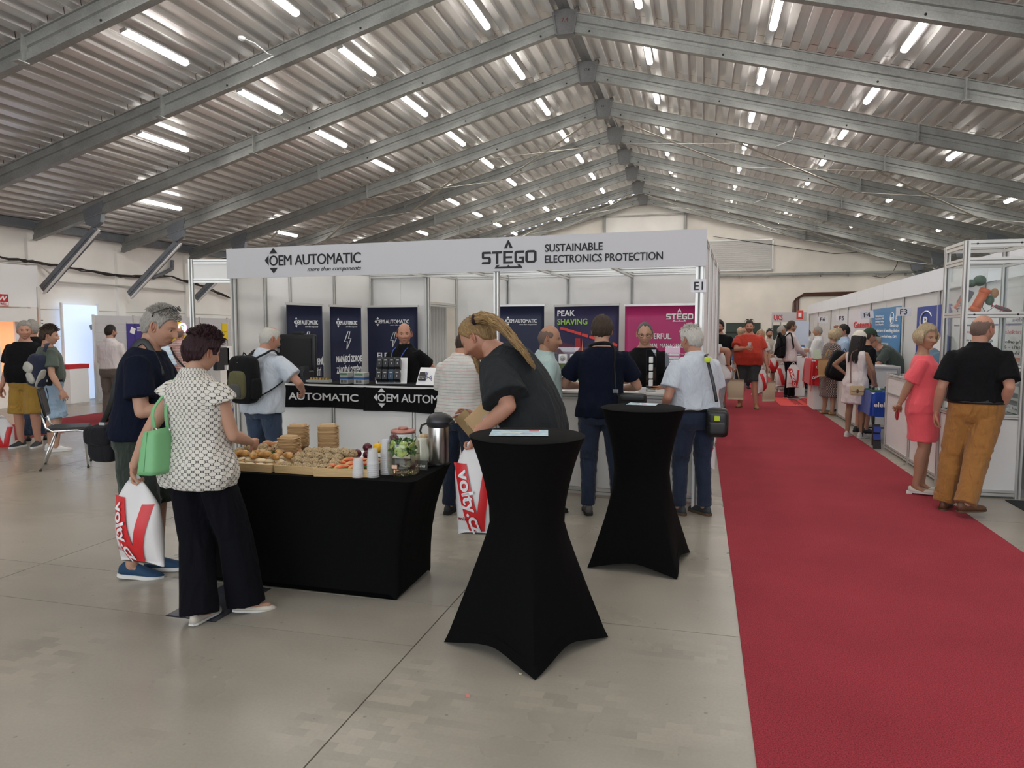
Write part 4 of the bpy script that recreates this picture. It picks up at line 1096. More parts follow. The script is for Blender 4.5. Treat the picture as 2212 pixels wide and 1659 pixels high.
# side and rear walls
wall_run(booth, (-4.98, 0), (-4.98, 3.0), 3); post(booth, -4.98, .52, 0, 2.5, .05)
wall_run(booth, (-4.98, 3.05), (-4.08, 3.05), 1)
MB().box((-4.52, 3.045, 2.1), (.05, .02, .7)).build('wall_panel', M_WHITE, booth)
# store room door with curtain, then the rear wall
post(booth, -4.06, 3.05, 0, 2.5, .06); post(booth, -4.04, 4.1, 0, 2.5, .05)
MB().box((-4.05, 3.58, 2.27), (.006, .98, .42)).build('wall_panel', M_WHITE, booth); rail(booth, (-4.05, 3.08, 2.02), (-4.05, 4.08, 2.02), .05)
rail(booth, (-4.05, 3.08, 2.475), (-4.05, 4.08, 2.475), .05)
MB().grid(lambda u, v: (-4.06 + .022 * np.sin(u * 34) + 0 * v, 3.1 + u * .6, .05 + v * 1.94), 60, 2, .002).build('curtain', mat('curtain_white', (.60, .59, .57), .9), booth)
for i, (a, c) in enumerate(((-4.04, -3.17), (-3.17, -2.2), (-2.2, -1.23), (-1.23, 0))): wall_run(booth, (a, 4.1), (c, 4.1), 1)
wall_run(booth, (.0, .05), (.0, 4.1), 4)
# ceiling rails
for i, u in enumerate((-4.06, -3.17, -2.2, -1.23)): rail(booth, (u, .03, 2.44), (u, 4.08 if i else 3.05, 2.44), .06, .035, 'ceiling_rail')
for v in (1.0, 2.0, 3.0): rail(booth, (-4.98, v, 2.44), (-.02, v, 2.44), .06, .035, 'ceiling_rail')
for u in (-4.5, -3.6, -2.6, -1.7, -.7):
    t = booth_thing('spotlight', 'small booth spotlight hidden behind the printed header, %s' % {-4.5: 'over the backpack wearer', -3.6: 'over the black cloths', -2.6: 'over the stooping man', -1.7: 'over the clear display board', -.7: 'over the pink banner'}[u], 'spotlight', u, .25, 2.36, 'booth spotlights')
    b = MB(); b.tube([(0, 0, .05), (0, .0, 0), (0, .10, -.02)], .008, 6); b.build('arm', M_ALU, t)
    b = MB(); b.lathe([(.012, -.03), (.035, .0), (.038, .035)], 14, (0, 0, 0)); b.T = np.eye(4); o = b.build('lamp_head', M_ALU, t); o.location = (0, .12, -.03); o.rotation_euler = (math.radians(-60), 0, 0)
    o2 = MB().lathe([(.001, .036), (.030, .036), (.030, .030), (.001, .030)], 12).build('bulb', mat('spot_bulb', (.85, .9, 1.0), emit=150), o)
# header print
def pen(px, py, v=VF - .0075): u, z = bpx(px, py, v); return u, z
def oem_logo(m, parent, u0, z0, cap, width, v, ex=(1, 0, 0), base=(0, 0, 0), tagline=True, solid=None):
    """diamond emblem round the first letter, then the name; u0, z0 = left end of the base line"""
    kx = width / 9.36 / cap; E = np.array(ex, float); n = np.cross(E, (0, 0, 1)); org = np.array(base, float) + E * u0 + np.array([0, 0, z0]) + n * 0
    org = org - n * 0; org = np.array([org[0], org[1] + v, org[2]]) if tuple(ex) == (1, 0, 0) else org + n * (-v)
    lettering('OEM AUTOMATIC', m, parent, org, cap, width, ex=ex, bold=.014, spacing=.94)
    b = MB(); c = cap * kx
    T = lambda P: b.prism([(x * c, y * cap) for x, y in P], .0015, 0, org, E, (0, 0, 1))
    T([(.02, 1.13), (.88, 1.13), (.50, 1.62), (.40, 1.62)]); T([(.02, -.22), (.40, -.70), (.50, -.70), (.88, -.22)]); T([(-.07, .02), (-.07, .98), (-.46, .54), (-.46, .46)])
    b.build('emblem', m, parent)
    if tagline: lettering('more than components', m, parent, org + E * width * 1.0 + np.array([0, 0, -.62 * cap]), cap * .38, width * .575, ex=ex, bold=.0, align='r', shear=.35, name='tagline')
u0, z0 = pen(582, 574); u1, _ = pen(780, 571); _, zc = pen(582, 552)
oem_logo(M_PRINTK, booth, u0, z0, .112, (u1 - u0), VF - .0075)
def stego(m, parent, u0, z0, w, h, v, ex=(1, 0, 0), base=(0, 0, 0)):
    E = np.array(ex, float); n = np.cross(E, (0, 0, 1)); org = np.array(base, float) + E * u0 + np.array([0, 0, z0]); org = org + (np.array([0, v, 0]) if tuple(ex) == (1, 0, 0) else -n * v)
    b = MB(); T = lambda P, sm=False: b.prism([(x * w, y * h) for x, y in P], .0015, 0, org, E, (0, 0, 1))
    t = .036; s = .185                                         # stroke as share of the width / height
    # S
    T([(0, 0), (.155, 0), (.175, .10), (.175, .45), (.155, .58), (.05, .58), (.05, .82), (.185, .82), (.17, 1), (.025, 1), (.008, .92), (.008, .50), (.03, .40), (.13, .40), (.13, .18), (.018, .18)])
    T([(.20, 1), (.385, 1), (.37, .82), (.312, .82), (.312, 0), (.268, 0), (.268, .82), (.195, .82)])   # T
    T([(.40, 1), (.585, 1), (.57, .84), (.448, .84), (.448, .58), (.56, .58), (.56, .42), (.448, .42), (.448, .16), (.585, .16), (.57, 0), (.40, 0)])  # E
    T([(.64, 1), (.785, 1), (.775, .82), (.655, .82), (.645, .74), (.645, .26), (.655, .18), (.735, .18), (.735, .36), (.69, .36), (.69, .52), (.78, .52), (.78, 0), (.64, 0), (.605, .14), (.605, .86)])   # G
    T([(.84, 1), (.96, 1), (1, .86), (1, .5), (.957, .5), (.957, .74), (.945, .82), (.855, .82), (.845, .74), (.845, .5), (.80, .5), (.80, .86)])
    T([(.80, .5), (.845, .5), (.845, .26), (.855, .18), (.945, .18), (.957, .26), (.957, .5), (1, .5), (1, .14), (.96, 0), (.84, 0), (.80, .14)])
    T([(.415, 1.22), (.47, 1.22), (.495, 1.55), (.52, 1.22), (.575, 1.22), (.505, 1.85), (.485, 1.85)])           # roof mark
    T([(.24, -.38), (.75, -.38), (.71, -.10), (.655, -.10), (.68, -.24), (.525, -.24), (.495, -.10), (.465, -.24), (.31, -.24), (.335, -.10), (.28, -.10)])
    b.build('emblem', m, parent)
u0, z0 = pen(1040, 571); u1, _ = pen(1159, 566)
stego(M_PRINTK, booth, u0, z0, u1 - u0, .118, VF - .0075)
u0, z0 = pen(1177, 544); u1, _ = pen(1302, 540); lettering('SUSTAINABLE', M_PRINTK, booth, (u0, VF - .0075, z0), .072, u1 - u0, bold=.022)
u0, z0 = pen(1177, 568); u1, _ = pen(1432, 560); lettering('ELECTRONICS PROTECTION', M_PRINTK, booth, (u0, VF - .0075, z0), .072, u1 - u0, bold=.022)
# paper number signs
def sign(s, label, loc, w=.16, h=.115, rz=0.0, tilt=0.0, cap=.075, group=None):
    t = thing('number_sign', label, 'sign', loc, rz, group); t.rotation_euler = (0, tilt, rz)
    MB().box((0, 0, 0), (w, .002, h)).build('paper', mat('paper_white', (.72, .71, .74), .7), t)
    lettering(s, M_PRINTK, t, (0, -.0012, -cap * .5), cap, align='c', bold=.01); return t
p = bw(-.025, -.045, 0); sign('E1', 'white paper sign reading E1 taped to the booth corner post', (p[0], p[1], 2.03), .13, .115, BA)
for (s, px, py, y) in (('E2', 1530, 690, 11.2), ('E4', 1532, 701, 14.0), ('E3', 1530, 714, 12.6)):
    p = aty(px, py, y); sign(s, 'white paper sign reading %s beyond the booth corner post' % s, p, .15, .10, 0, cap=.06)
row = thing('booth_row', 'row of white booths continuing behind the printed header booth along the carpet', 'booth', (0.0, 0, 0))
for i, (y0, y1) in enumerate(((11.0, 14.0), (14.1, 18.0))): wall_run(row, (.03 + i * .04, y0), (.03 + i * .04, y1), int(y1 - y0))
# frame portal to the left of the booth
pf = thing('panel_frame', 'narrow white aluminium frame with a top panel left of the big booth', 'frame', (-6.02, 7.44, 0), math.atan2(.12, .50))
post(pf, 0, 0, 0, 2.5, .05); post(pf, .52, 0, 0, 2.5, .05); rail(pf, (.03, 0, 2.47), (.5, 0, 2.47)); rail(pf, (.03, 0, 2.24), (.5, 0, 2.24)); MB().box((.26, 0, 2.355), (.46, .006, .2)).build('wall_panel', M_WHITE, pf)
MB().box((.535, .5, 1.25), (.02, 1.0, 2.48)).build('wall_panel', M_WHITE, pf)

# ------------------------------------------------------------------ counter
ct = booth_thing('counter', 'long white panel counter along the front of the big booth', 'counter', 0, .30)
for i in range(5):
    a, c = -4.93 + i * .98, -4.93 + (i + 1) * .98
    MB().box(((a + c) / 2, 0, .54), (.93, .008, .90)).build('front_panel', M_WHITE, ct)
    rail(ct, (a + .02, 0, .985), (c - .02, 0, .985), .05); rail(ct, (a + .02, 0, .05), (c - .02, 0, .05), .06)
    post(ct, a, 0, 0, 1.02, .045)
post(ct, -.03, 0, 0, 1.02, .045)
MB().box((-2.48, .24, 1.03), (4.94, .56, .022)).build('worktop', mat('worktop_white', (.66, .65, .63), .35), ct, bevel=.003)
def cloth(u0, u1, zb, seed, label):
    t = booth_thing('table_cloth', label, 'cloth', 0, .30)
    rg = np.random.default_rng(seed); ph = rg.uniform(0, 6, 4); W = u1 - u0
    def f(u, v):
        x = u0 + u * W; drop = np.clip((v - .42) / .58, 0, 1)
        y = np.where(v < .42, .44 - v / .42 * .465, -.035 - .012 * drop - .010 * drop * np.sin(x * 9 + ph[0]) - .007 * drop * np.sin(x * 23 + ph[1] + drop * 2))
        z = np.where(v < .42, 1.047 + 0 * x, 1.047 - drop * (1.047 - zb) + .012 * drop * np.sin(x * 3 + ph[2]) * drop)
        return x, y, z
    MB().grid(f, 90, 26, .003).build('cloth_sheet', M_BCLOTH, t); return t
c1 = cloth(-4.72, bpx(786, 870, .26)[0] + .01, .775, 1, 'black printed counter cloth nearer the backpack wearer, its first letters hidden')
c2 = cloth(bpx(786, 870, .26)[0] + .0, -2.30, .76, 2, 'black printed counter cloth with the full white emblem, behind the coffee flask')
vv = .30 - .062 - .30
u0, z0 = bpx(576, 861, .24); u1, _ = bpx(774, 866, .24); oem_logo(mat('cloth_print', (.62, .61, .61), .8), c1, bpx(566, 861, .24)[0], z0 + .002, .082, u1 - bpx(566, 861, .24)[0], -.058, tagline=False)
u0, z0 = bpx(816, 867, .24); oem_logo(mat('cloth_print'), c2, u0, z0 - .0, .088, .98, -.058, tagline=False)

# ------------------------------------------------------------------ roll-up banners
NAVY = mat('banner_navy', (.010, .014, .045), .5)
def side_v(px, u):
    """depth at which a pixel column meets the plane u = const of the booth"""
    v0, v1 = 0.0, 4.0
    for _ in range(30):
        v = (v0 + v1) / 2
        if bpx(px, 700, v)[0] < u: v1 = v
        else: v0 = v
    return v
def banner(label, L, R, d0, d1, m, group='roll-up banners in the booth', h=2.0):
    """L, R: pixel of the top corners; d0, d1: booth depth of either end"""
    if d0 < 0: d0 = side_v(L[0], d0)
    if d1 < 0: d1 = side_v(R[0], d1)
    ul, zl = bpx(*L, d0); ur, zr = bpx(*R, d1); a = bw(ul, d0); c = bw(ur, d1); w = np.linalg.norm(c - a); top = (zl + zr) / 2
    t = thing('roll_up_banner', label, 'banner', (a + c) / 2, math.atan2((c - a)[1], (c - a)[0]), group)
    MB().grid(lambda u, v: ((u - .5) * (w - .02), .004 * np.sin(u * 5) * (1 - v), .08 + v * (top - .10)), 12, 12, .002).build('banner_sheet', m, t)
    b = MB(); b.box((0, 0, top - .01), (w, .03, .03)); b.build('top_bar', M_ALU, t)
    MB().box((0, .01, .05), (w + .02, .16, .09)).build('base_case', M_ALU, t, bevel=.01)
    MB().tube([(0, .03, .09), (0, .03, top)], .008, 8).build('support_pole', M_ALU, t)
    t['w'] = w; t['top'] = top; del t['w'], t['top']
    return t, w, top
BLT = [(0, .5), (-.28, -.02), (-.02, -.02), (-.12, -.52), (.26, .12), (.02, .12), (.10, .5)]
def bolt(m, t, x, z, s):
    P = np.array([(.02, .5), (-.26, -.06), (-.04, -.06), (-.10, -.5), (.24, .10), (.04, .10), (.16, .5)]) * (s * .9, s)
    P = np.concatenate([P, P[:1]]); b = MB()
    for a, c in zip(P[:-1], P[1:]): b.bar((x + a[0], -.009, z + a[1]), (x + c[0], -.009, z + c[1]), .004, .016, up=(0, 1, 0))
    b.build('emblem', m, t)
def oem_banner(label, L, R, d0, d1, lines, zt, bx=0.0):
    t, w, top = banner(label, L, R, d0, d1, NAVY)
    oem_logo(M_PRINTW, t, -w * .28, top - .26, .055, w * .62, -.008)
    return t, w, top
t, w, top = oem_banner('dark blue roll-up banner on switching and measuring, leftmost in the booth', (617, 652), (697, 659), -4.90, -4.78, None, 0)
bolt(M_PRINTW, t, .03, 1.50, .24); lettering('SPÍNÁNÍ, MĚŘENÍ,', M_PRINTW, t, (.04, -.008, 1.20), .085, w * .84, align='c', bold=.03); lettering('ANALÝZA SÍTÍ', M_PRINTW, t, (.06, -.008, 1.06), .085, w * .62, align='c', bold=.03)
t, w, top = oem_banner('dark blue roll-up banner on power supplies, second from the left in the booth', (711, 658), (781, 661), -4.86, -4.66, None, 0)
bolt(M_PRINTW, t, .02, 1.50, .24); lettering('NAPÁJECÍ ZDROJE', M_PRINTW, t, (.04, -.008, 1.21), .085, w * .8, align='c', bold=.03); lettering('ZÁLOŽNÍ SYSTÉMY', M_PRINTW, t, (.04, -.008, 1.06), .085, w * .8, align='c', bold=.03)
t, w, top = oem_banner('dark blue roll-up banner behind the bald man with the lanyard', (788, 661), (903, 659), 2.9, 2.9, None, 0)
bolt(M_PRINTW, t, .04, 1.50, .22); lettering('ELEKTRO', M_PRINTW, t, (-w * .27, -.008, 1.22), .09, bold=.03)
t, w, top = oem_banner('dark blue roll-up banner behind the long-haired man, right of the thin post', (1072, 658), (1177, 658), 3.3, 3.3, None, 0)
pk_m = mat('banner_magenta', (.42, .022, .13), .45)
t, w, top = banner('purple and green roll-up banner reading peak shaving', (1197, 660), (1339, 655), 3.35, 3.0, mat('banner_purple', (.030, .026, .075), .45))
lettering('PEAK', M_PRINTW, t, (-w * .44, -.008, top - .155), .082, w * .275, bold=.02); lettering('SHAVING', mat('lime_print', (.30, .52, .09), .6), t, (-w * .44, -.008, top - .275), .082, w * .47, bold=.02)
for i in range(8):
    x = -w * .40 + i * w * .115; z = top - .345 - i * .030; b = MB(); s_ = (.13 - i * .008); b.prism([(0, 0), (s_ * .88, -.022), (s_, -.012), (s_, .028 - .012), (.012, .036), (0, .028)], .002, 0, (x, -.008, z)); b.build('print_bar', mat('bar_red', (.62, .06, .05), .5), t)
b = MB(); b.prism([(-w * .17, 1.10), (-w * .05, 1.10), (-w * .08, top - .47), (-w * .16, top - .47)], .001, 0, (0, -.0055, 0)); b.build('print_area', mat('print_redglow', (.32, .03, .035), .5), t)
b = MB(); b.prism([(-w * .075, 1.0), (-w * .02, 1.0), (-w * .045, top - .47)], .001, 0, (0, -.0075, 0)); b.build('print_area', mat('print_orange', (.75, .25, .16), .5), t)
b = MB(); b.prism([(-w * .44, 1.18), (w * .48, 1.02), (w * .48, .62), (-w * .44, .86)], .001, 0, (0, -.005, 0)); b.build('print_area', mat('print_green', (.085, .14, .035), .5), t)
b = MB(); b.prism([(-w * .48, top - .50), (w * .48, top - .70), (w * .48, 1.02), (-w * .48, 1.18)], .001, 0, (0, -.0042, 0)); b.build('print_area', mat('print_wine', (.09, .022, .045), .5), t)
zz = [(-.44, 1.02), (-.36, .95), (-.30, 1.05), (-.26, .80), (-.21, 1.0), (-.17, .78), (-.12, 1.04), (-.05, .86), (0, 1.08), (.05, .90), (.10, 1.02), (.15, .84), (.20, 1.06), (.26, .88), (.32, 1.0), (.38, .82), (.44, .95)]
b = MB(); 
for a, c in zip(zz[:-1], zz[1:]): b.bar((a[0] * w, -.009, a[1]), (c[0] * w, -.009, c[1]), .003, .018, up=(0, 1, 0))
b.build('print_zigzag', M_PRINTW, t)
t, w, top = banner('magenta roll-up banner with white print at the right of the booth', (1349, 657), (1503, 656), 3.1, 2.95, pk_m)
stego(M_PRINTW, t, w * .10, top - .205, w * .37, .075, -.008)
lettering('POWERFUL.', M_PRINTW, t, (-w * .27, -.008, top - .46), .075, w * .45, bold=.02); lettering('THERMAL MANAGEMENT', M_PRINTW, t, (-w * .27, -.008, top - .575), .058, w * .70, bold=.002)
for i, s in enumerate(('management solutions from', 'electronic components work', 'humidity.')): lettering(s, M_PRINTW, t, (-w * .23, -.008, top - .665 - i * .05), .026, w * (.62, .62, .22)[i], bold=.0)
t2 = booth_thing('white_leaflet', 'white leaflet block lying on the worktop by the pink banner', 'leaflet', -.75, .5, 1.042); MB().box((0, 0, .03), (.22, .16, .05)).build('page_block', M_PRINTW, t2); MB().box((0, 0, .056), (.215, .155, .002)).build('cover', mat('leaf_cover', (.6, .58, .6), .4), t2)

# ------------------------------------------------------------------ things on the counter
M_DKG = mat('device_dark', (.018, .020, .024), .4); M_LG = mat('device_grey', (.40, .41, .39), .45); M_BLU = mat('device_blue', (.03, .10, .28), .4)
cs = booth_thing('equipment_case', 'open black ridged equipment case standing on the counter by the left booth wall', 'case', -4.70, .55, 1.05)
b = MB(); b.box((.0, .20, .27), (.50, .05, .54)); cs1 = b.build('lid', M_BLACK, cs, bevel=.02)
b = MB(); b.box((0, .170, .27), (.40, .012, .44)); b.build('foam', mat('foam_black', (.022, .022, .022), .95), cs1)
b = MB(); b.box((0, -.02, .06), (.50, .36, .12)); b.build('lower_shell', M_BLACK, cs, bevel=.02)
for i in range(6): MB().box((-.255, .19, .10 + i * .07), (.03, .05, .022)).build('ridge', M_BLACK, cs)
MB().box((.0, .21, .555), (.16, .03, .03)).build('handle', M_BLACK, cs, bevel=.01)
def relay(parent, x, y, z, w, d, h, m, R=None, labels=True):
    b = MB(); b.box((x, y, z + h / 2), (w, d, h)); b.box((x, y - d * .12, z + h / 2), (w * .96, d, h * .55)); b.box((x, y - d * .25, z + h * .5), (w * .8, d * .9, h * .28)); return b.build('module', m, parent, bevel=.003)
dv = booth_thing('relay_block', 'black switch modules on a small rail beside the left banners', 'device', bpx(645, 820, .45)[0], .45, 1.05)
for i in range(4): relay(dv, -.10 + i * .062, 0, .0, .055, .09, .16 + .02 * (i % 2), M_DKG)
MB().box((0, .03, .01), (.34, .12, .02)).build('rail_base', M_ALU, dv)
dv = booth_thing('meter_block', 'small flat circuit module with gold terminals on the counter', 'device', bpx(692, 826, .42)[0], .42, 1.05)
MB().box((0, 0, .015), (.26, .08, .03)).build('board', M_LG, dv); 
for i in range(6): MB().box((-.1 + i * .04, -.01, .04), (.018, .05, .025)).build('terminal', mat('brass', (.5, .33, .12), .3, metal=.8), dv)
for j, px in enumerate((749, 781)):
    dv = booth_thing('power_supply', 'grey power supply with a blue band, %s of the pair on the counter' % ('left' if j == 0 else 'right'), 'device', bpx(px, 829, .36)[0], .36, 1.05, 'power supplies on the counter')
    b = MB(); b.box((0, 0, .062), (.125 if j else .10, .12, .125)); b.build('case', M_LG, dv, bevel=.003)
    MB().box((0, -.001, .062), (.1265 if j else .1015, .121, .026)).build('band', M_BLU, dv); MB().box((0, -.062, .108), (.10 if j else .08, .004, .022)).build('terminal_strip', mat('term_green', (.10, .20, .12), .5), dv)
    for i in range(5): MB().box((-.03 + i * .015, -.0625, .028), (.006, .003, .03)).build('vent_slot', M_BLACK, dv)
# tilted demo stand with black modules
dv = booth_thing('demo_stand', 'tilted white demo board carrying rows of black control modules', 'display', bpx(838, 835, .42)[0], .42, 1.05)
Rt = rotz(.35) @ rotx(math.radians(-24))
def tb(parent, name, c, d, m, bev=.003):
    b = MB(); T = np.eye(4); T[:3, :3] = Rt; b.T = T; b.box(c, d); return b.build(name, m, parent, bevel=bev)
tb(dv, 'board', (.03, .05, .16), (.34, .008, .34), M_PRINTW, .002); tb(dv, 'foot', (.03, .07, .004), (.36, .10, .006), M_PRINTW, 0)
for r_, (zz_, hh) in enumerate(((.235, .115), (.09, .115))):
    for i in range(4):
        m = M_DKG if not (r_ == 1 and i == 2) else mat('device_navy', (.02, .05, .09), .4)
        o = tb(dv, 'module', (-.095 + i * .066, -.01, zz_), (.060, .12, hh), m); 
        tb(o, 'label_strip', (-.095 + i * .066, -.0715, zz_ + .02), (.03, .002, .012), M_LG, 0); tb(o, 'led', (-.095 + i * .066, -.0715, zz_ - .02), (.008, .002, .02), M_LG, 0)
dv = booth_thing('demo_stand', 'white sloped board with a black keypad and loose wires on the counter', 'display', bpx(915, 835, .42)[0], .42, 1.05)
Rt = rotx(math.radians(-35)); tb(dv, 'board', (.06, .0, .10), (.30, .012, .24), M_PRINTW); k_ = tb(dv, 'keypad', (-.03, -.014, .10), (.085, .02, .10), M_BLACK)
for i in range(8): tb(k_, 'key', (-.058 + (i % 4) * .018, -.026, .085 - (i // 4) * .018), (.010, .004, .010), M_LG, 0)
for i in range(4):
    rg = random.Random(i); MB().tube([(.04 + .01 * i, -.03, .14), (.07, -.09 - .01 * i, .12 - .02 * i), (.13, -.07, .05 + .02 * i), (.10, -.03, .10)], .003, 6).build('wire', [mat('wire_grey', (.35, .35, .36), .5), mat('wire_blue', (.02, .05, .3), .5)][i % 2], dv)
tag(MB().tube([bw(-2.32, .33, .97), bw(-2.25, .2, 1.12), bw(-2.2, .33, .97)], .003, 6).build('loop_cable', M_BLACK), 'thin black cable loop standing up on the counter behind the stooping man', 'cable')
# clear boards with sockets
def acrylic(name, label, px0, px1, py0, v, items):
    u0, _ = bpx(px0, 800, v); u1, ztop = bpx(px1, py0, v)
    t = booth_thing(name, label, 'display', (u0 + u1) / 2, v, 1.045); w = u1 - u0; h = ztop - 1.045
    gm_ = glass_mat('clear_acrylic', (.93, .95, .96), boost=1.5)
    MB().box((0, 0, h / 2), (w, .006, h)).build('clear_board', gm_, t, bevel=.002); MB().box((0, 0, .01), (w, .10, .02)).build('foot', gm_, t)
    return t, w, h
t, w, h = acrylic('display_board', 'clear display board with sockets and round parts on the counter', 1201, 1275, 750, .55, None)
for sx in (-.1, .02): 
    s_ = MB(); s_.box((sx, -.02, h - .12), (.085, .04, .095)); s_ = s_.build('socket', M_PRINTW, t, bevel=.006); o = MB(); o.lathe([(.001, 0), (.024, 0), (.026, -.006), (.03, -.006), (.03, .004)], 16); o = o.build('socket_face', mat('socket_grey', (.4, .4, .4), .5), s_); o.location = (sx, -.041, h - .115); o.rotation_euler = (math.radians(90), 0, 0)
    for q in (-.009, .009): MB().tube([(sx + q, -.052, h - .115), (sx + q, -.04, h - .115)], .003, 6, ref=(1, 0, 0)).build('pin_hole', M_BLACK, s_)
def disc(x, z, r, m, d=.03, name='round_part'):
    o = MB().lathe([(.001, -d), (r * .9, -d), (r, -d * .7), (r, 0), (.001, 0)], 20).build(name, m, t); o.location = (x, 0, z); o.rotation_euler = (math.radians(-90), 0, 0); return o
disc(-.085, h - .27, .033, mat('blue_part', (.02, .07, .16), .4)); disc(-.085, h - .37, .032, M_PRINTW); disc(.03, h - .37, .036, M_PRINTW); disc(.125, h - .37, .010, M_PRINTW)
for x in (.03, .08, .13): disc(x, h - .27, .009, M_PRINTW)
MB().box((.125, -.025, h - .12), (.055, .05, .10)).build('black_switch', M_BLACK, t, bevel=.01); disc(-.085, .11, .035, M_PRINTW)
MB().box((-.05, -.08, .035), (.20, .10, .045)).build('tray', mat('clear_tray', (.7, .68, .7), .1, alpha=.35), t, bevel=.004)
t, w, h = acrylic('display_board', 'clear display board beside the grey-haired man in the pale shirt', 1436, 1470, 748, .5, None)
b = MB()
for i in range(9): b.box((0.02, -.03, h - .08 - i * .03), (.09, .05, .016))
b.build('heater_fins', M_PRINTW, t)
t, w, h = acrylic('display_board', 'narrow dark perforated display board at the left end of the white counter', 1197, 1212, 760, .6, None)
b = MB(); b.box((0, -.01, h / 2), (w * .8, .01, h * .9)); b.build('perforated_sheet', mat('perf_blue', (.035, .04, .09), .4), t)
t, w, h = acrylic('display_board', 'clear board with a column of small white modules behind the navy shirt', 1396, 1418, 755, .45, None)
for i in range(4): MB().box((0, -.02, h - .10 - i * .075), (.035, .04, .06)).build('module', M_PRINTW, t, bevel=.004)
for j, u in enumerate((-1.85, -1.4, -1.62)):
    q = booth_thing('leaflet', 'sheet of white paper lying on the worktop under the clear board, %s' % ('left', 'right', 'middle')[j], 'paper', u, .2 + .04 * j, 1.042 + .001 * j, 'papers on the worktop', rz=.2 * j); MB().box((0, 0, .001), (.2, .14, .0012)).build('sheet', M_PRINTW, q)
sm = booth_thing('sensor_box', 'small white sensor box on the counter by the white-haired man', 'device', -.55, .3, 1.042); MB().box((0, 0, .025), (.07, .05, .05)).build('case', M_PRINTW, sm, bevel=.005); MB().box((.04, 0, .03), (.02, .03, .03)).build('plug', M_LG, sm)

# ------------------------------------------------------------------ cocktail tables with stretch covers
def cocktail(label, c, foot, ang, rtop, H):
    t = thing('cocktail_table', label, 'table', (c[0], c[1], 0), 0, 'black cocktail tables')
    n = 96; th = np.arange(n) * 2 * PI / n
    zs = np.concatenate([[0], [.018, .045, .09, .16, .24, .32, .40, .48, .56, .64, .72, .80, .88, .95, 1.0, 1.04, 1.075, 1.09]]) * (H / 1.1)
    def star(f):
        d = (th - ang + PI / 4) % (PI / 2) - PI / 4           # angle from the nearest foot
        r = f * math.cos(PI / 4) / np.cos(PI / 4 - np.abs(d))  # straight sides
        return r * (1 - .10 * np.sin(2 * np.abs(d)) ** 1.5)
    b = MB(); V = []
    for z in zs:
        q = z / H
        w = np.clip((.60 - q) / .60, 0, 1) ** 1.12
        rc = .188 + (rtop - .188) * np.clip((q - .50) / .49, 0, 1) ** 2.0 + .012 * np.clip((.62 - q) / .62, 0, 1)
        r = rc * (1 - w) + star(foot) * w
        r = np.maximum(r, rc * (1 - w * .62)) if q > .12 else r
        d = (th - ang + PI / 4) % (PI / 2) - PI / 4
        lift = .060 * np.sin(2 * np.abs(d)) ** .8 * (1 - q / .22 if q < .22 else 0)
        V.append(np.stack([r * np.cos(th), r * np.sin(th), z + lift + .002], 1))
    V.append(np.stack([(rtop + .004) * np.cos(th), (rtop + .004) * np.sin(th), np.full(n, H - .004)], 1))
    V.append(np.stack([(rtop - .004) * np.cos(th), (rtop - .004) * np.sin(th), np.full(n, H)], 1))
    V.append(np.stack([.0 * np.cos(th), .0 * np.sin(th), np.full(n, H)], 1))
    m = len(V); F = [(i * n + j, i * n + (j + 1) % n, (i + 1) * n + (j + 1) % n, (i + 1) * n + j) for i in range(m - 1) for j in range(n)]
    F.append(tuple(range(n))[::-1])
    b.add(np.concatenate(V), F, 0, True); o = b.build('stretch_cover', M_STRETCH, t)
    e = o.modifiers.new('e', 'EDGE_SPLIT'); e.split_angle = math.radians(60)
    # sewn hem band and four feet pockets
    b = MB(); hb = []
    for z, k in ((-.001, 1.004), (.052, .992)):
        q = z / H; w = np.clip((.60 - max(q, 0)) / .60, 0, 1) ** 1.12; rc = .200; r = (rc * (1 - w) + star(foot) * w) * k + .003
        d = (th - ang + PI / 4) % (PI / 2) - PI / 4; lift = .060 * np.sin(2 * np.abs(d)) ** .8
        hb.append(np.stack([r * np.cos(th), r * np.sin(th), z + lift + .003], 1))
    b.add(np.concatenate(hb), [(j, (j + 1) % n, n + (j + 1) % n, n + j) for j in range(n)], 0, True); b.build('hem', M_STRETCH, t)
    return t
cocktail('black-covered round cocktail table nearest the viewer, a flyer on it', (-.86, 3.55), .435, math.radians(-71), .298, 1.10)
cocktail('black-covered round cocktail table farther back by the red carpet', (-.385, 5.03), .43, math.radians(-52), .290, 1.10)
def flyer(label, px, py, w, d, rz):
    p = at(px, py, 1.104); t = thing('flyer', label, 'flyer', p, rz)
    MB().box((0, 0, .0008), (w, d, .0012)).build('sheet', mat('flyer_blue', (.50, .66, .74), .35, vary=.25, vscale=22), t)
    rg = random.Random(px)
    for i in range(7):
        x, y = rg.uniform(-.35, .35) * w, rg.uniform(-.35, .35) * d; MB().box((x, y, .0018), (w * rg.uniform(.08, .25), d * rg.uniform(.04, .12), .0008)).build('print_patch', [mat('fl_navy', (.02, .03, .12), .5), mat('fl_red', (.5, .05, .06), .5), mat('fl_pale', (.75, .74, .62), .5)][i % 3], t)
flyer('blue and white flyer lying on the nearest cocktail table', 1122, 935, .30, .21, math.radians(12))
flyer('pale blue flyer lying on the farther cocktail table', 1388, 873, .21, .15, math.radians(-6))
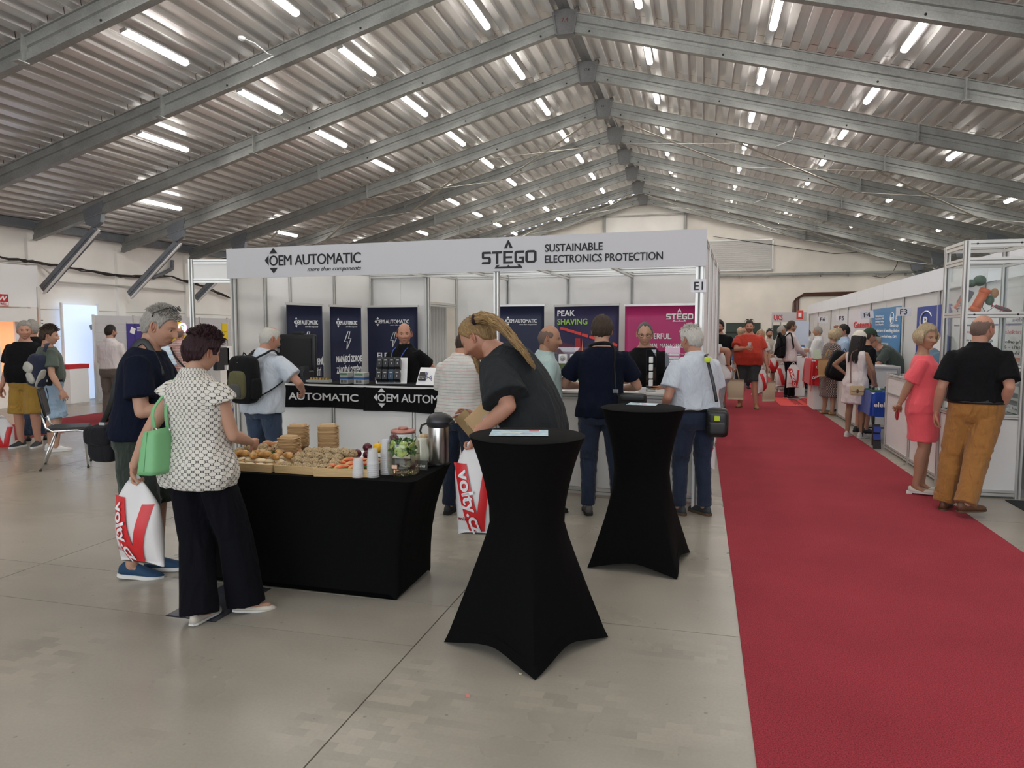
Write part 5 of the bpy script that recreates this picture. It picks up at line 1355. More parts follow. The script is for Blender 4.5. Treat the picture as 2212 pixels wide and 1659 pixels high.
# ------------------------------------------------------------------ booth row on the right
FX = lambda y: 3.24 + (y - 8.0) * .0233
M_FWALL = mat('panel_grey_white', (.60, .60, .60), rough=.35, vary=.03, vscale=2)
M_BAND = mat('band_white', (.72, .75, .80), rough=.35)
fr_ = thing('booth_row', 'row of white booths along the right of the red carpet, numbered F2 to F6', 'booth', (0, 0, 0))
yy = [7.9, 9.7, 11.5, 13.55, 16.3, 19.0, 21.8, 24.5, 26.8]
for a, c in zip(yy[:-1], yy[1:]):
    n = 2 if c - a > 2.2 else 1
    for i in range(n):
        p = a + (c - a) * i / n; q = a + (c - a) * (i + 1) / n
        MB().bar((FX(p), p + .02, 1.1), (FX(q), q - .02, 1.1), .008, 2.2).build('wall_panel', M_FWALL, fr_)
    post(fr_, FX(a) - .01, a, 0, 2.2, .05)
post(fr_, FX(26.8) - .01, 26.8, 0, 2.2, .05)
y = 4.0
while y < 26.8:
    q = min(26.8, y + 1.37); MB().bar((FX(y) - .05, y + .004, 2.355), (FX(q) - .05, q - .004, 2.355), .02, .31).build('header_board', M_BAND, fr_); y = q
MB().bar((FX(4.0), 4.0, 1.1), (FX(7.9), 7.9, 1.1), .01, 2.2).build('wall_panel', M_FWALL, fr_)
for s, px, py, tilt, x in (('F6', 1777, 690, 0, 3.30), ('F5', 1818, 687, 0, 3.25), ('F4', 1873, 680, -.12, 3.20), ('F3', 1952, 673, 0, 3.12), ('F2', 2074, 665, -.38, 3.05)):
    p = atx(px, py, x); sc = {'F6': 1.35, 'F5': 1.25, 'F4': 1.2, 'F3': 1.1, 'F2': .9}[s]
    sign(s, 'white paper sign reading %s sticking out from the right booth row' % s, p, .20 * sc, .125 * sc, 0, tilt, .082 * sc, 'booth number signs')
def wallprint(y0, y1, z0, z1, m, name='wall_print', off=.02, parent=None):
    return MB().bar((FX(y0) - off, y0, (z0 + z1) / 2), (FX(y1) - off, y1, (z0 + z1) / 2), .006, z1 - z0).build(name, m, parent or fr_)
WEX = tuple(unit([-.0233, -1, 0]))
def wblock(yc, w_, zc, h_, off, m, parent, name='print_block'): return wallprint(yc + w_ / 2, yc - w_ / 2, zc - h_ / 2, zc + h_ / 2, m, name, off, parent)
def walltext(s, y, z, h, w, m, off=.03, parent=None, bold=.01, align='l'): return lettering(s, m, parent or fr_, (FX(y) - off, y, z), h, w, ex=WEX, bold=bold, align=align)
def wz(px, py): p = atx(px, py, 3.42); return p[1], p[2]
# white poster with red lettering, F4/F5
wallprint(16.4, 18.9, .9, 2.12, mat('poster_white', (.66, .64, .68), .4))
y_, z_ = wz(1841, 710); walltext('Gatema', y_, z_ + .02, .145, 2.1, M_RED, bold=.03)
y_, z_ = wz(1856, 751); walltext('Internet', y_ + .8, z_, .12, 1.6, mat('violet_print', (.16, .12, .36), .5)); walltext('a t hlava', y_ + .5, z_ - .26, .12, 1.4, mat('violet_print'))
# blue poster, F3
M_SKY = mat('poster_blue', (.035, .19, .42), .4)
pb = thing('poster', 'bright blue poster with a switchgear picture on the right booth wall', 'poster', (0, 0, 0)); ym, yn = 16.05, 13.65
wallprint(ym, yn, .6, 2.06, M_SKY, 'poster_sheet', .03, pb)
for i, t_ in enumerate(('Elektropřístroj s.r.o.', 'Nové Sedlice 3000', '143 00 Praha 4 - Modřany', 'Czech Republic')): walltext(t_, ym - .35, 1.90 - i * .055, .034, .75, M_PRINTW, .035, pb, .015)
walltext('Manufacturer of switching devices', ym - .25, 1.60, .065, 2.1, M_PRINTW, .035, pb, .02); walltext('Contactors, overload relays, CAM', ym - .25, 1.50, .05, 1.9, M_PRINTW, .035, pb, .015)
walltext('Elektrop', 14.4, 1.70, .06, .62, M_PRINTW, .035, pb, .02); walltext('E', 14.0, 1.80, .10, .12, M_PRINTW, .035, pb, .02)
o = MB(); a = np.linspace(0, 2 * PI, 25)[:-1]; o.tube([(FX(14.4) - .036, 14.28 + .13 * math.cos(x) * 1.0, 1.86 + .10 * math.sin(x)) for x in a], .010, 6, closed=True); o.build('emblem', M_PRINTW, pb); walltext('m', 14.40, 1.82, .08, .20, M_PRINTW, .035, pb, .02)
for c, d, m in (((15.0, 1.34), (1.0, .12), M_LG), ((15.0, 1.22), (1.15, .12), mat('print_grey', (.16, .16, .16), .5)), ((14.95, 1.03), (1.05, .30), mat('print_dark', (.02, .02, .022), .5)), ((14.7, .70), (1.6, .16), mat('print_grey'))):
    wblock(c[0], d[0], c[1], d[1], .036, m, pb)
for i in range(5):
    wblock(15.36 - i * .18, .10, 1.10, .04, .040, M_LG, pb); wblock(15.36 - i * .18, .08, .97, .06, .040, M_LG, pb)
# royal-blue banner with ring emblem, F2
M_ROY = mat('royal_blue', (.018, .045, .26), .5)
rb = thing('poster', 'royal blue poster with a white ring emblem and hexagon, behind the glass case', 'poster', (0, 0, 0))
wallprint(12.6, 10.9, .5, 2.0, M_ROY, 'poster_sheet', .03, rb)
def ring(parent, y, z, ry, rz_, m, off=.04, r=.013, gap=0):
    a = np.linspace(gap, 2 * PI - gap, 29); b = MB(); P = [(FX(y) - off, y - ry * math.cos(x), z + rz_ * math.sin(x)) for x in a]
    b.tube(P, r, 6, closed=(gap == 0)); return b.build('emblem', m, parent)
ring(rb, 12.05, 1.77, .30, .155, M_PRINTW, gap=.5, r=.010); walltext('B', 12.20, 1.69, .16, .26, M_PRINTW, .04, rb, .02)
b = MB(); b.prism([(-.62, 0), (-.32, .36), (.32, .36), (.62, 0), (.32, -.36), (-.32, -.36)], .002, 0, (FX(11.55) - .038, 11.55, 1.18), WEX); b.build('hexagon', M_PRINTW, rb)
for i in range(4): walltext('jdk', 11.85 - .08 * i, 1.28 - i * .10, .08, .5, M_PRINTK, .042, rb)
# F2 wall text boards seen through and beside the glass case
tbm = thing('poster', 'white text poster with dark and red lines at the far right of the picture', 'poster', (0, 0, 0))
wallprint(10.8, 8.0, .35, 2.0, mat('poster_paper', (.68, .67, .66), .5), 'poster_sheet', .03, tbm)
M_PURP = mat('print_indigo', (.03, .03, .16), .5)
wblock(9.4, 2.6, 1.70, .02, .035, M_PURP, tbm, 'print_rule')
for (s, y, z, h, w, m) in (('a-eberle', 8.75, 1.73, .05, .45, M_PURP), ('Transportní', 10.4, 1.60, .04, .7, M_RED), ('elektrické', 8.95, 1.60, .045, .7, M_RED), ('sním a jedním (50160', 10.3, 1.50, .034, 1.0, M_PRINTK), ('kvalita 4 PQ měřicí', 10.3, 1.44, .034, 1.0, M_PRINTK), ('10 jedno příprava', 9.1, 1.50, .034, .9, M_PRINTK), ('586 - třída A', 9.1, 1.44, .034, .8, M_PRINTK), ('k PQ měřidlu', 9.1, 1.38, .034, .8, M_PRINTK), ('PQI-DA smart', 9.1, 1.12, .045, .9, M_RED), ('Přesný přehled', 9.1, 1.05, .034, .8, M_PRINTK), ('DE, standard', 10.3, 1.22, .034, .8, M_PRINTK), ('sé při každém', 9.0, .80, .03, .8, M_PRINTK), ('výstupní signál', 9.0, .72, .03, .9, M_PRINTK)): walltext(s, y, z, h, w, m, .0338, tbm, 0.0)
wblock(8.6, 1.1, 1.30, .10, .036, mat('print_salmon', (.55, .16, .08), .5), tbm, 'print_bar'); walltext('mezihármonické', 9.05, 1.28, .04, .8, M_PRINTW, .042, tbm)
wblock(10.0, .9, 1.34, .07, .036, mat('print_tan', (.55, .33, .16), .5), tbm, 'print_bar')
for z in (.95, .87): wblock(8.7, .7, z, .05, .036, mat('print_dark'), tbm)
# F4 counter
def simple_counter(name, label, x0, x1, y0, y1, h=1.02, m=None):
    t = thing(name, label, 'counter', ((x0 + x1) / 2, (y0 + y1) / 2, 0)); w, d = x1 - x0, y1 - y0
    MB().box((0, -d / 2, h / 2), (w - .05, .008, h - .08)).build('front_panel', m or M_WHITE, t); MB().box((-w / 2, 0, h / 2), (.008, d - .05, h - .08)).build('side_panel', m or M_WHITE, t)
    MB().box((0, d / 2, h / 2), (w - .05, .008, h - .08)).build('rear_panel', m or M_WHITE, t); MB().box((w / 2, 0, h / 2), (.008, d - .05, h - .08)).build('side_panel', m or M_WHITE, t)
    for sx in (-1, 1):
        for sy in (-1, 1): post(t, sx * w / 2, sy * d / 2, 0, h, .04)
    for z in (.05, h - .02):
        rail(t, (-w / 2, -d / 2, z), (w / 2, -d / 2, z), .04); rail(t, (-w / 2, -d / 2, z), (-w / 2, d / 2, z), .04)
    MB().box((0, 0, h + .012), (w + .04, d + .04, .022)).build('worktop', mat('worktop_white'), t); return t
simple_counter('counter', 'white booth counter the grey-haired man in dark green leans on', 2.55, 3.16, 12.9, 14.6)
for i, (x, y, r) in enumerate(((2.72, 13.1, .2), (2.9, 13.05, -.2), (2.78, 13.35, .5))):
    q = thing('brochure', ('thin stack of white brochures at the counter edge under the leaning man', 'thin stack of pale brochures in the middle of the counter under the leaning man', 'dark blue brochure on the counter under the leaning man')[i], 'brochure', (x, y, 1.045), r); MB().box((0, 0, .008), (.20, .14, .015)).build('pages', M_ROY if i == 2 else M_PRINTW, q)
# blue cloth table in front of F4
def cloth_table(name, label, x0, x1, y0, y1, h, m, zb, text=None, tm=None, legs=True, corner=True, seed=0):
    t = thing(name, label, 'table', ((x0 + x1) / 2, (y0 + y1) / 2, 0)); w, d = x1 - x0, y1 - y0
    MB().box((0, 0, h - .015), (w, d, .02)).build('table_top', M_PRINTW, t)
    if legs:
        for sx in (-1, 1):
            for sy in (-1, 1): MB().tube([(sx * (w / 2 - .04), sy * (d / 2 - .04), 0), (sx * (w / 2 - .04), sy * (d / 2 - .04), h - .02)], .016, 8).build('leg', M_BLACK, t)
    rg = np.random.default_rng(seed); n = 64; a = (np.arange(n) + .5) * 2 * PI / n
    cx = np.sign(np.cos(a)) * np.abs(np.cos(a)) ** .16; cy = np.sign(np.sin(a)) * np.abs(np.sin(a)) ** .16
    V = []; ks = ((0, h), (1, h), (1.02, h - .02), (1.035, h - .12), (1.05, (h + zb) / 2), (1.07, zb))
    for j, (k, z) in enumerate(ks):
        f = max(0, j - 1) / 4; wob = 1 + .035 * f * np.sin(a * 9 + seed) + .02 * f * np.sin(a * 17 + 2 * seed)
        zc = -.14 * f * (np.abs(np.sin(2 * a)) > .97) * (1 if corner else 0) if j == 5 else 0
        V.append(np.stack([cx * w / 2 * k * wob, cy * d / 2 * k * wob, np.full(n, z) + zc + (.012 * np.sin(a * 5) if j == 5 else 0)], 1))
    F = [(i * n + j, i * n + (j + 1) % n, (i + 1) * n + (j + 1) % n, (i + 1) * n + j) for i in range(len(ks) - 1) for j in range(n)]
    b = MB(); b.add(np.concatenate(V) + (0, 0, .004), F, 0, True); o = b.build('cloth_cover', m, t); e = o.modifiers.new('e', 'EDGE_SPLIT'); e.split_angle = math.radians(50)
    return t, w, d
M_BLUC = cloth_mat('blue_cloth', (.016, .055, .30), .8, .3); M_REDC = cloth_mat('red_cloth', (.48, .015, .02), .8, .3)
t, w, d = cloth_table('cloth_table', 'table under a royal blue cloth with circuit boards on it, behind the girl in white', 2.36, 3.0, 10.98, 11.75, .76, M_BLUC, .42, seed=1)
lettering('elektro', M_PRINTW, t, (-.30, -d / 2 * 1.09 - .01, .56), .07, .30); o = MB(); a = np.linspace(.5, 2 * PI - .5, 20); o.tube([(.14 - .075 * math.cos(x), -d / 2 * 1.09 - .012, .58 + .085 * math.sin(x)) for x in a], .008, 6); o.build('emblem', M_PRINTW, t); lettering('B', M_PRINTW, t, (.105, -d / 2 * 1.09 - .012, .545), .075, .07)
M_PCB = mat('pcb_green', (.03, .12, .05), .4)
for i in range(6):
    q = thing('circuit_board', 'small green circuit board with parts lying on the blue cloth table, %s of six' % ('nearest left', 'nearest middle', 'nearest right', 'rear left', 'rear middle', 'rear right')[i], 'circuit board', (2.44 + (i % 3) * .20, 11.12 + (i // 3) * .3, .768), .3 * i, 'circuit boards on the blue cloth'); MB().box((0, 0, .01), (.14, .11, .02)).build('board', M_PCB, q)
    for j in range(3): MB().box((-.04 + j * .04, .01 * j, .035), (.022, .03, .035)).build('component', [M_BLACK, M_LG, M_PRINTW][j], q)
MB_ = thing('literature_stand', 'leaning rack of dark blue brochures on the floor beside the low white cabinet', 'rack', (2.38, 10.72, 0)); MB().box((0, 0, .17), (.10, .02, .34), R=rotx(-.3)).build('frame', M_BLACK, MB_)
for i in range(3): MB().box((0, -.03, .07 + i * .10), (.09, .01, .08), R=rotx(-.3)).build('brochure', M_ROY, MB_)
# low white cabinet and tall glass case of F2
lc = thing('low_cabinet', 'low white panel cabinet along the carpet edge left of the woman in coral', 'cabinet', (2.5, 9.6, 0))
for i in range(2):
    a, c = 1.14 - i * 1.15, 1.14 - (i + 1) * 1.15 + .02
    MB().box((0, (a + c) / 2, .54), (.008, abs(a - c) - .05, .92)).build('side_panel', M_WHITE, lc); rail(lc, (0, a, .05), (0, c, .05), .06); rail(lc, (0, a, 1.02), (0, c, 1.02), .05); rail(lc, (0, a, .78), (0, c, .78), .03)
    post(lc, 0, a, 0, 1.05, .045)
post(lc, .5, 1.14, 0, 1.05, .045); MB().box((.25, 1.14, .54), (.45, .008, .92)).build('rear_panel', M_WHITE, lc); rail(lc, (0, 1.14, 1.02), (.5, 1.14, 1.02), .05)
MB().box((.25, 0, .80), (.46, 2.2, .012)).build('shelf', M_PRINTW, lc)
MB().box((.25, 0, 1.045), (.5, 2.3, .008)).build('glass_top', glass_mat('case_glass', (.95, .97, .97), boost=1.2), lc)
gc = thing('glass_case', 'tall glass display case on a white base right of the woman in coral', 'display case', (2.74, 8.13, 0)); W2, D2 = .265, .28
for sx in (-1, 1):
    for sy in (-1, 1): post(gc, sx * W2, sy * D2, 0, 2.5, .05)
for z, hh in ((2.47, .07), (2.31, .06), (1.79, .05), (1.27, .05), (.80, .04), (.05, .06)):
    for a, c in (((-W2, -D2), (W2, -D2)), ((W2, -D2), (W2, D2)), ((W2, D2), (-W2, D2)), ((-W2, D2), (-W2, -D2))): rail(gc, (*a, z), (*c, z), hh, .03)
for a, c in (((-W2, -D2), (W2, -D2)), ((W2, -D2), (W2, D2)), ((W2, D2), (-W2, D2)), ((-W2, D2), (-W2, -D2))):
    MB().bar((*a, .42), (*c, .42), .008, .70).build('base_panel', M_WHITE, gc)
    MB().bar((*a, 1.56), (*c, 1.56), .005, 1.44).build('glass_pane', glass_mat('case_glass'), gc)
for z in (.82, 1.29, 1.80): MB().box((0, 0, z), (2 * W2 - .03, 2 * D2 - .03, .008)).build('glass_shelf', glass_mat('shelf_glass', (.75, .88, .84), boost=1.5), gc)
for z in (2.47, 1.79, 1.27):
    for x in (-.18, .19): MB().tube([(x, -D2 - .017, z), (x, -D2 - .012, z)], .010, 8, ref=(1, 0, 0)).build('screw', M_BLACK, gc)
# gripper demo model on the shelf: orange tube, green domes, wires
rb_ = thing('gripper_model', 'orange and green gripper model with wires on the top shelf of the glass case', 'model', (2.66, 8.10, 1.806), 0)
M_ORG = mat('orange_plastic', (.72, .13, .02), .4); M_GRN = mat('green_plastic', (.012, .07, .022), .4, bump=.3, bscale=40)
b = MB(); b.tube([(-.02, 0, .02), (.075, 0, .235)], .045, 18); b.tube([(-.02, 0, .02), (-.005, 0, .055)], .052, 18); b.tube([(.06, 0, .20), (.078, 0, .24)], .052, 18); b.build('orange_tube', M_ORG, rb_)
b = MB(); b.sphere((-.055, 0, .30), (.05, .045, .04), 18, 12); b.sphere((.02, .0, .325), (.058, .055, .055), 18, 12); b.build('green_dome', M_GRN, rb_)
b = MB(); b.box((-.095, .02, .16), (.10, .03, .16), R=roty(.45)); b.build('grey_jaw', mat('jaw_grey', (.13, .13, .15), .4), rb_, bevel=.008)
b = MB(); b.box((-.15, .02, .12), (.02, .035, .15), R=roty(.45)); b.build('orange_edge', M_ORG, rb_)
b = MB(); b.sphere((.155, .0, .20), (.035, .035, .05), 14, 10); b.build('brown_foam', mat('foam_brown', (.40, .19, .07), .9), rb_); b = MB(); b.sphere((.115, .0, .13), (.04, .04, .05), 14, 10); b.build('green_dome', M_GRN, rb_)
for i, c in enumerate(((.35, .02, .05), (.02, .02, .03), (.25, .08, .12), (.03, .10, .05), (.45, .05, .08))):
    MB().tube([(.12, -.02, .10 - .01 * i), (.16, -.04, .05 + .008 * i), (.22 + .01 * i, -.03, .025 + .006 * i), (.30, -.02, .012 + .004 * i)], .0045, 6).build('wire', mat('wire_%s' % 'abcde'[i], c, .4), rb_)
MB().tube([(.05, -.05, .13), (.03, -.07, .06), (.06, -.07, .01), (.10, -.05, .03), (.14, -.04, .06)], .003, 6).build('wire', M_BLACK, rb_)
for i, z in enumerate((.826, 1.296)):
    q = thing('terminal_rail', 'row of grey terminal modules on the %s shelf of the glass case' % ('lowest' if i == 0 else 'middle'), 'device', (2.80 - .1 * i, 8.06, z), 0)
    for j in range(6): MB().box((-.13 + j * .045, 0, .045), (.04, .08, .09)).build('module', M_LG if j % 2 else M_PRINTW, q, bevel=.003)
    MB().box((0, .02, .006), (.30, .10, .012)).build('rail_base', M_ALU, q)
ch = thing('office_chair', 'black chair with chrome legs behind the woman in coral', 'chair', (2.82, 9.2, 0)); MB().box((0, 0, .47), (.42, .42, .06)).build('seat', M_BLACK, ch, bevel=.02); MB().box((0, .2, .76), (.40, .05, .40)).build('backrest', M_BLACK, ch, bevel=.02)
for sx in (-1, 1):
    for sy in (-1, 1): MB().tube([(sx * .19, sy * .18, 0), (sx * .18, sy * .17, .45)], .012, 8).build('leg', M_CHROME, ch)
tag(MB().b2((2.87, 3.0, .0005), (7.5, 7.75, .007)).build('carpet', carpet_mat('dark_carpet', (.035, .035, .037))), 'dark grey carpet at the right edge below the glass case', 'carpet')
tag(MB().b2((2.56, 7.9, .0005), (3.22, 15.2, .006)).build('carpet', carpet_mat('grey_carpet', (.33, .33, .34))), 'light grey carpet inside the right booths', 'carpet')
# red cloth counter and further stalls
t, w, d = cloth_table('cloth_table', 'counter under a bright red printed cloth beyond the woman in the dotted dress', 2.20, 2.95, 15.5, 16.6, 1.03, M_REDC, .52, legs=False, seed=3)
MB().box((0, 0, .5), (.62, .9, .98)).build('body', M_WHITE, t)
for i, (s, x, z, r) in enumerate((('Gatema', -.30, .86, .35), ('Gatema', -.36, .64, .5), ('ema', -.05, .55, 1.5), ('atema', .06, .80, -.6))):
    lettering(s, M_PRINTW, t, (x, -d / 2 * 1.10, z), .055, .26 if i != 2 else .15, ex=(math.cos(r), 0, math.sin(r)), ey=(-math.sin(r), 0, math.cos(r)), bold=.02)
for i, (x, z) in enumerate(((-.25, 1.15), (.1, 1.2), (.28, 1.12))):
    q = thing('leaflet_holder', 'pale green leaflet holder on the red counter, %s one' % ('left', 'middle', 'right')[i], 'leaflet holder', (2.57 + x, 15.75 + .1 * i, 1.04)); MB().box((0, 0, .10), (.14, .03, .2), R=rotx(-.25)).build('leaflet', mat('pale_green', (.42, .52, .38), .5), q); MB().box((0, .03, .01), (.14, .10, .02)).build('foot', M_BLACK, q)
mt = thing('door_mat', 'bright coral mat with dark lettering at the right edge of the red carpet', 'mat', (2.12, 17.2, .006)); MB().box((0, 0, .006), (.86, 1.9, .010)).build('mat_sheet', mat('mat_coral', (.62, .05, .045), .8), mt)
for i in range(2): lettering(('VÍTEJTE', 'GATEMA')[i], mat('mat_print', (.12, .02, .03), .8), mt, (-.1 + .26 * i, .75, .012), .16, 1.45, ex=(0, -1, 0), ey=(1, 0, 0))
t, w, d = cloth_table('cloth_table', 'distant table under a blue cloth behind the man with the black backpack', 2.62, 3.25, 19.2, 21.0, .78, M_BLUC, .3, seed=4)
for i in range(5):
    q = thing('component_box', ('orange', 'black', 'white', 'red', 'dark grey')[i] + ' box on the distant blue table', 'box', (2.75 + .06 * (i % 2), 19.4 + i * .32, .79)); MB().box((0, 0, .07), (.2, .2, .14)).build('carton', [M_ORG, M_BLACK, M_PRINTW, M_RED, M_DKG][i], q, bevel=.004); MB().box((0, 0, .142), (.1, .15, .004)).build('lid_label', M_PRINTW, q)
sc_ = thing('info_board', 'bright standing screen by the distant right booths', 'screen', (2.55, 20.3, 0), math.radians(20)); MB().box((0, 0, 1.30), (.48, .04, 1.15)).build('pale_panel', mat('board_bluish_white', (.62, .70, .82), .4), sc_); MB().box((0, .03, .36), (.1, .06, .72)).build('stem', M_ALU, sc_); MB().box((0, 0, .015), (.5, .35, .03)).build('base', M_ALU, sc_)  # plain bluish-white board, gives no light of its own
ks_ = thing('kiosk', 'white ticket kiosk with a sloped screen by the distant right booths', 'kiosk', (2.36, 18.9, 0)); MB().box((0, 0, .5), (.3, .3, 1.0)).build('body', M_PRINTW, ks_, bevel=.02); MB().box((0, -.02, 1.15), (.34, .06, .34), R=rotx(-.5)).build('screen', M_LG, ks_); MB().box((0, -.055, 1.17), (.26, .01, .24), R=rotx(-.5)).build('display', M_BLU, ks_)
# end booth near the far wall
eb = thing('end_booth', 'small white booth with red lettering near the far wall', 'booth', (0, 0, 0)); P = aty(1669, 675, 26.9); Q = aty(1683, 672, 26.2); 
zt = P[2]; x0 = P[0]; 
MB().box((x0 + .55, 26.9, zt - .17), (1.15, .02, .34)).build('header_board', M_FASC, eb); lettering('UKS', M_RED, eb, (x0 + .04, 26.885, zt - .27), .2, .30, bold=.03)
for x in (x0, x0 + .28, x0 + 1.1): post(eb, x, 26.92, 0, zt, .06)
for i, (x, w_) in enumerate(((x0 + .15, .24), (x0 + .62, .5))): MB().box((x, 26.98, zt - 1.0), (w_ * 1.0, .04, 1.1)).build('dark_screen', mat('board_green'), eb)
MB().box((x0 + .55, 27.2, .5), (1.1, .02, 1.0)).build('front_panel', M_WHITE, eb)
q = thing('round_sign', 'small red sign on top of the distant end booth', 'sign', aty(1728, 677, 26.4)); MB().box((0, 0, -.05), (.22, .03, .30)).build('sign_plate', mat('sign_red', (.6, .05, .04), .4), q, bevel=.012); MB().box((0, -.017, -.05), (.10, .004, .14)).build('mark', M_PRINTW, q)

# ------------------------------------------------------------------ left side of the hall
def lx(px, py, x=X0 + .2): p = atx(px, py, x); return p
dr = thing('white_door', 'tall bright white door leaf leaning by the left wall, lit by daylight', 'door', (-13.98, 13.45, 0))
MB().box((0, 0, 1.12), (.05, .98, 2.2)).build('door_leaf', mat('daylight_glow_leaf', (.62, .74, .95), .5, emit=.42), dr)  # blue tint and glow put into the leaf stand for daylight on it
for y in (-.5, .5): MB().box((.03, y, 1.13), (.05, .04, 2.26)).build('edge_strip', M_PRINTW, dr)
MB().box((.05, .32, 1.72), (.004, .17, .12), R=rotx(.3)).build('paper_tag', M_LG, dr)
ptn = thing('partition_wall', 'low grey slatted partition along the left wall behind the man in navy', 'partition', (-13.55, 16.4, 0)); 
for i in range(5): 
    MB().box((0, -2.4 + i * 1.2, 1.0), (.03, 1.16, 1.96)).build('wall_panel', mat('partition_grey', (.50, .50, .52), .5), ptn); MB().box((.01, -2.99 + i * 1.2, 1.0), (.05, .04, 2.0)).build('post', M_ALU, ptn)
for i in range(9): MB().box((.02, 0, .2 + i * .2), (.006, 5.9, .012)).build('slat_line', M_ALU, ptn)
mw = thing('booth_header', 'white booth header with a red square sign at the left edge', 'booth', (-13.6, 11.0, 0)); MB().box((0, 0.2, 2.55), (.03, 1.75, .86)).build('header_board', M_PRINTW, mw); MB().box((.02, 1.05, 1.3), (.05, .05, 2.5)).build('post', M_ALU, mw)
MB().box((0.03, .02, 1.95), (.01, 1.95, .28)).build('lower_panel', M_WHITE, mw)
p0 = lx(-22, 650, -13.56); p1 = lx(18, 650, -13.56); yc = (p0[1] + p1[1]) / 2 - 11.0; wy = p1[1] - p0[1]; zt_ = lx(18, 636, -13.56)[2]; zb_ = lx(18, 662, -13.56)[2]
MB().box((.035, yc, (zt_ + zb_) / 2), (.012, wy, zt_ - zb_)).build('sign_square', M_RED, mw)
MB().box((.043, yc, zb_ + .05), (.006, wy * .92, .075)).build('sign_strip', M_PRINTW, mw); lettering('MEAN WELL', M_RED, mw, (.048, yc - wy * .44, zb_ + .022), .055, wy * .88, ex=(0, 1, 0), bold=.02); lettering('MW', M_PRINTW, mw, (.048, yc - wy * .42, zb_ + .115), .10, wy * .86, ex=(0, 1, 0), bold=.03, shear=.2)
# orange wall and bright door under that header; a painted-in glow stands for daylight
w2 = MB(); w2.box((-13.95, 10.85, 1.3), (.04, 1.9, 1.4)); win2 = struct(w2.build('window_2', mat('orange_wall_glow', (.85, .36, .17), .6, emit=.55)))
for y, w_ in ((9.95, .06), (10.95, .08), (11.15, .5), (11.8, .1)): MB().box((-13.9, y, 1.3), (.05, w_, 1.42)).build('window_frame', M_PRINTW, win2)
MB().box((-13.9, 10.85, 1.98), (.05, 1.9, .07)).build('window_frame', M_PRINTW, win2)
wc = thing('wc_sign', 'WC sign with a red arrow and a figure on the left wall', 'sign', lx(84, 694, X0 + .12))
wx = lambda px, py: (lx(px, py, X0 + .12) - np.array(wc.location))
P = wx(76, 699); lettering('WC', M_PRINTK, wc, (.004, P[1], P[2]), .085, wx(93, 694)[1] - P[1], ex=(0, 1, 0), bold=.02)
P = wx(84, 707); b = MB(); b.prism([(0, -.012), (.05, -.012), (.05, -.03), (.09, 0), (.05, .03), (.05, .012), (0, .012)], .004, 0, (.004, P[1], P[2]), (0, 1, 0)); b.build('arrow', M_RED, wc)
P = wx(88, 722); b = MB(); b.sphere((.006, P[1], P[2] + .085), (.004, .024, .024), 12, 8); b.prism([(-.03, .06), (.03, .06), (.055, -.04), (.02, -.04), (.02, -.13), (.004, -.13), (.004, -.04), (-.004, -.04), (-.004, -.13), (-.02, -.13), (-.02, -.04), (-.055, -.04)], .004, 0, (.004, P[1], P[2]), (0, 1, 0)); b.build('figure', M_PRINTK, wc)
MB().box((.002, wx(88, 720)[1], wx(88, 720)[2]), (.003, .17, .42)).build('paper', M_PRINTW, wc)
a2 = sign('A2', 'tilted white paper sign reading A2 left of the WC sign', lx(79, 703, X0 + .5), .16, .09, math.radians(70), .35, .06)
for i, (px, py, h_) in enumerate(((77, 730, .22), (80, 742, .12))): q = thing('small_notice', 'small red-lettered notice under the WC sign, %s one' % ('upper', 'lower')[i], 'sign', lx(px, py, X0 + .13)); MB().box((0, 0, 0), (.004, .10, h_)).build('sheet', M_PRINTW, q); MB().box((.004, -.02, 0), (.004, .04, h_ * .7)).build('print_mark', M_RED, q)
q = thing('red_box', 'red box on the floor line behind the man in the grey-green shirt', 'box', (-13.7, 13.0, 0)); MB().box((0, 0, .82), (.25, .55, .10)).build('lid', M_RED, q); MB().box((0, 0, .39), (.24, .5, .78)).build('body', M_PRINTW, q)
# posters at the partition
def lposter(label, px0, px1, py0, py1, m, x=-13.525, deco=None):
    a = atx(px0, py0, x); c = atx(px1, py1, x); t = thing('poster', label, 'poster', (x, (a[1] + c[1]) / 2, (a[2] + c[2]) / 2)); w, h = c[1] - a[1], a[2] - c[2]
    MB().box((0, 0, 0), (.02, w, h)).build('poster_sheet', m, t); MB().box((0, 0, h / 2 + .015), (.035, w, .03)).build('top_bar', M_ALU, t)
    return t, w, h
t, w, h = lposter('purple poster with a white mark on the left partition', 273, 330, 699, 800, mat('poster_purple', (.045, .03, .22), .5)); b = MB(); b.prism([(-.10, -.05), (.04, -.10), (.10, .04), (-.04, .09)], .004, 0, (.012, -w * .28, h * .36), (0, 1, 0)); b.build('mark', M_PRINTW, t)
for i in range(3): MB().box((.012, w * .15, h * .42 - i * .04), (.004, w * .5, .014)).build('print_line', M_PRINTW, t)
M_YEL = mat('yellow_print', (.72, .52, .01), .5)
t, w, h = lposter('tall narrow yellow banner on the left partition', 381, 391, 684, 718, M_YEL); MB().box((.012, 0, h * .2), (.004, w * .4, .03)).build('mark', M_PRINTK, t)
t, w, h = lposter('wide yellow poster behind the man in the pink striped shirt', 367, 408, 724, 800, M_YEL); lettering('elektro', M_PRINTK, t, (.012, -w * .4, h * .28), .07, w * .6, ex=(0, 1, 0))
t, w, h = lposter('yellow poster right of the dark-red-haired woman', 479, 492, 699, 735, M_YEL); MB().box((.012, 0, 0), (.004, w * .5, .02)).build('mark', M_PRINTK, t)
q = thing('neon_sign', 'small round glowing green and pink sign above the man in the striped shirt', 'sign', atx(394, 708, -13.3)); a = np.linspace(0, 2 * PI, 17)[:-1]
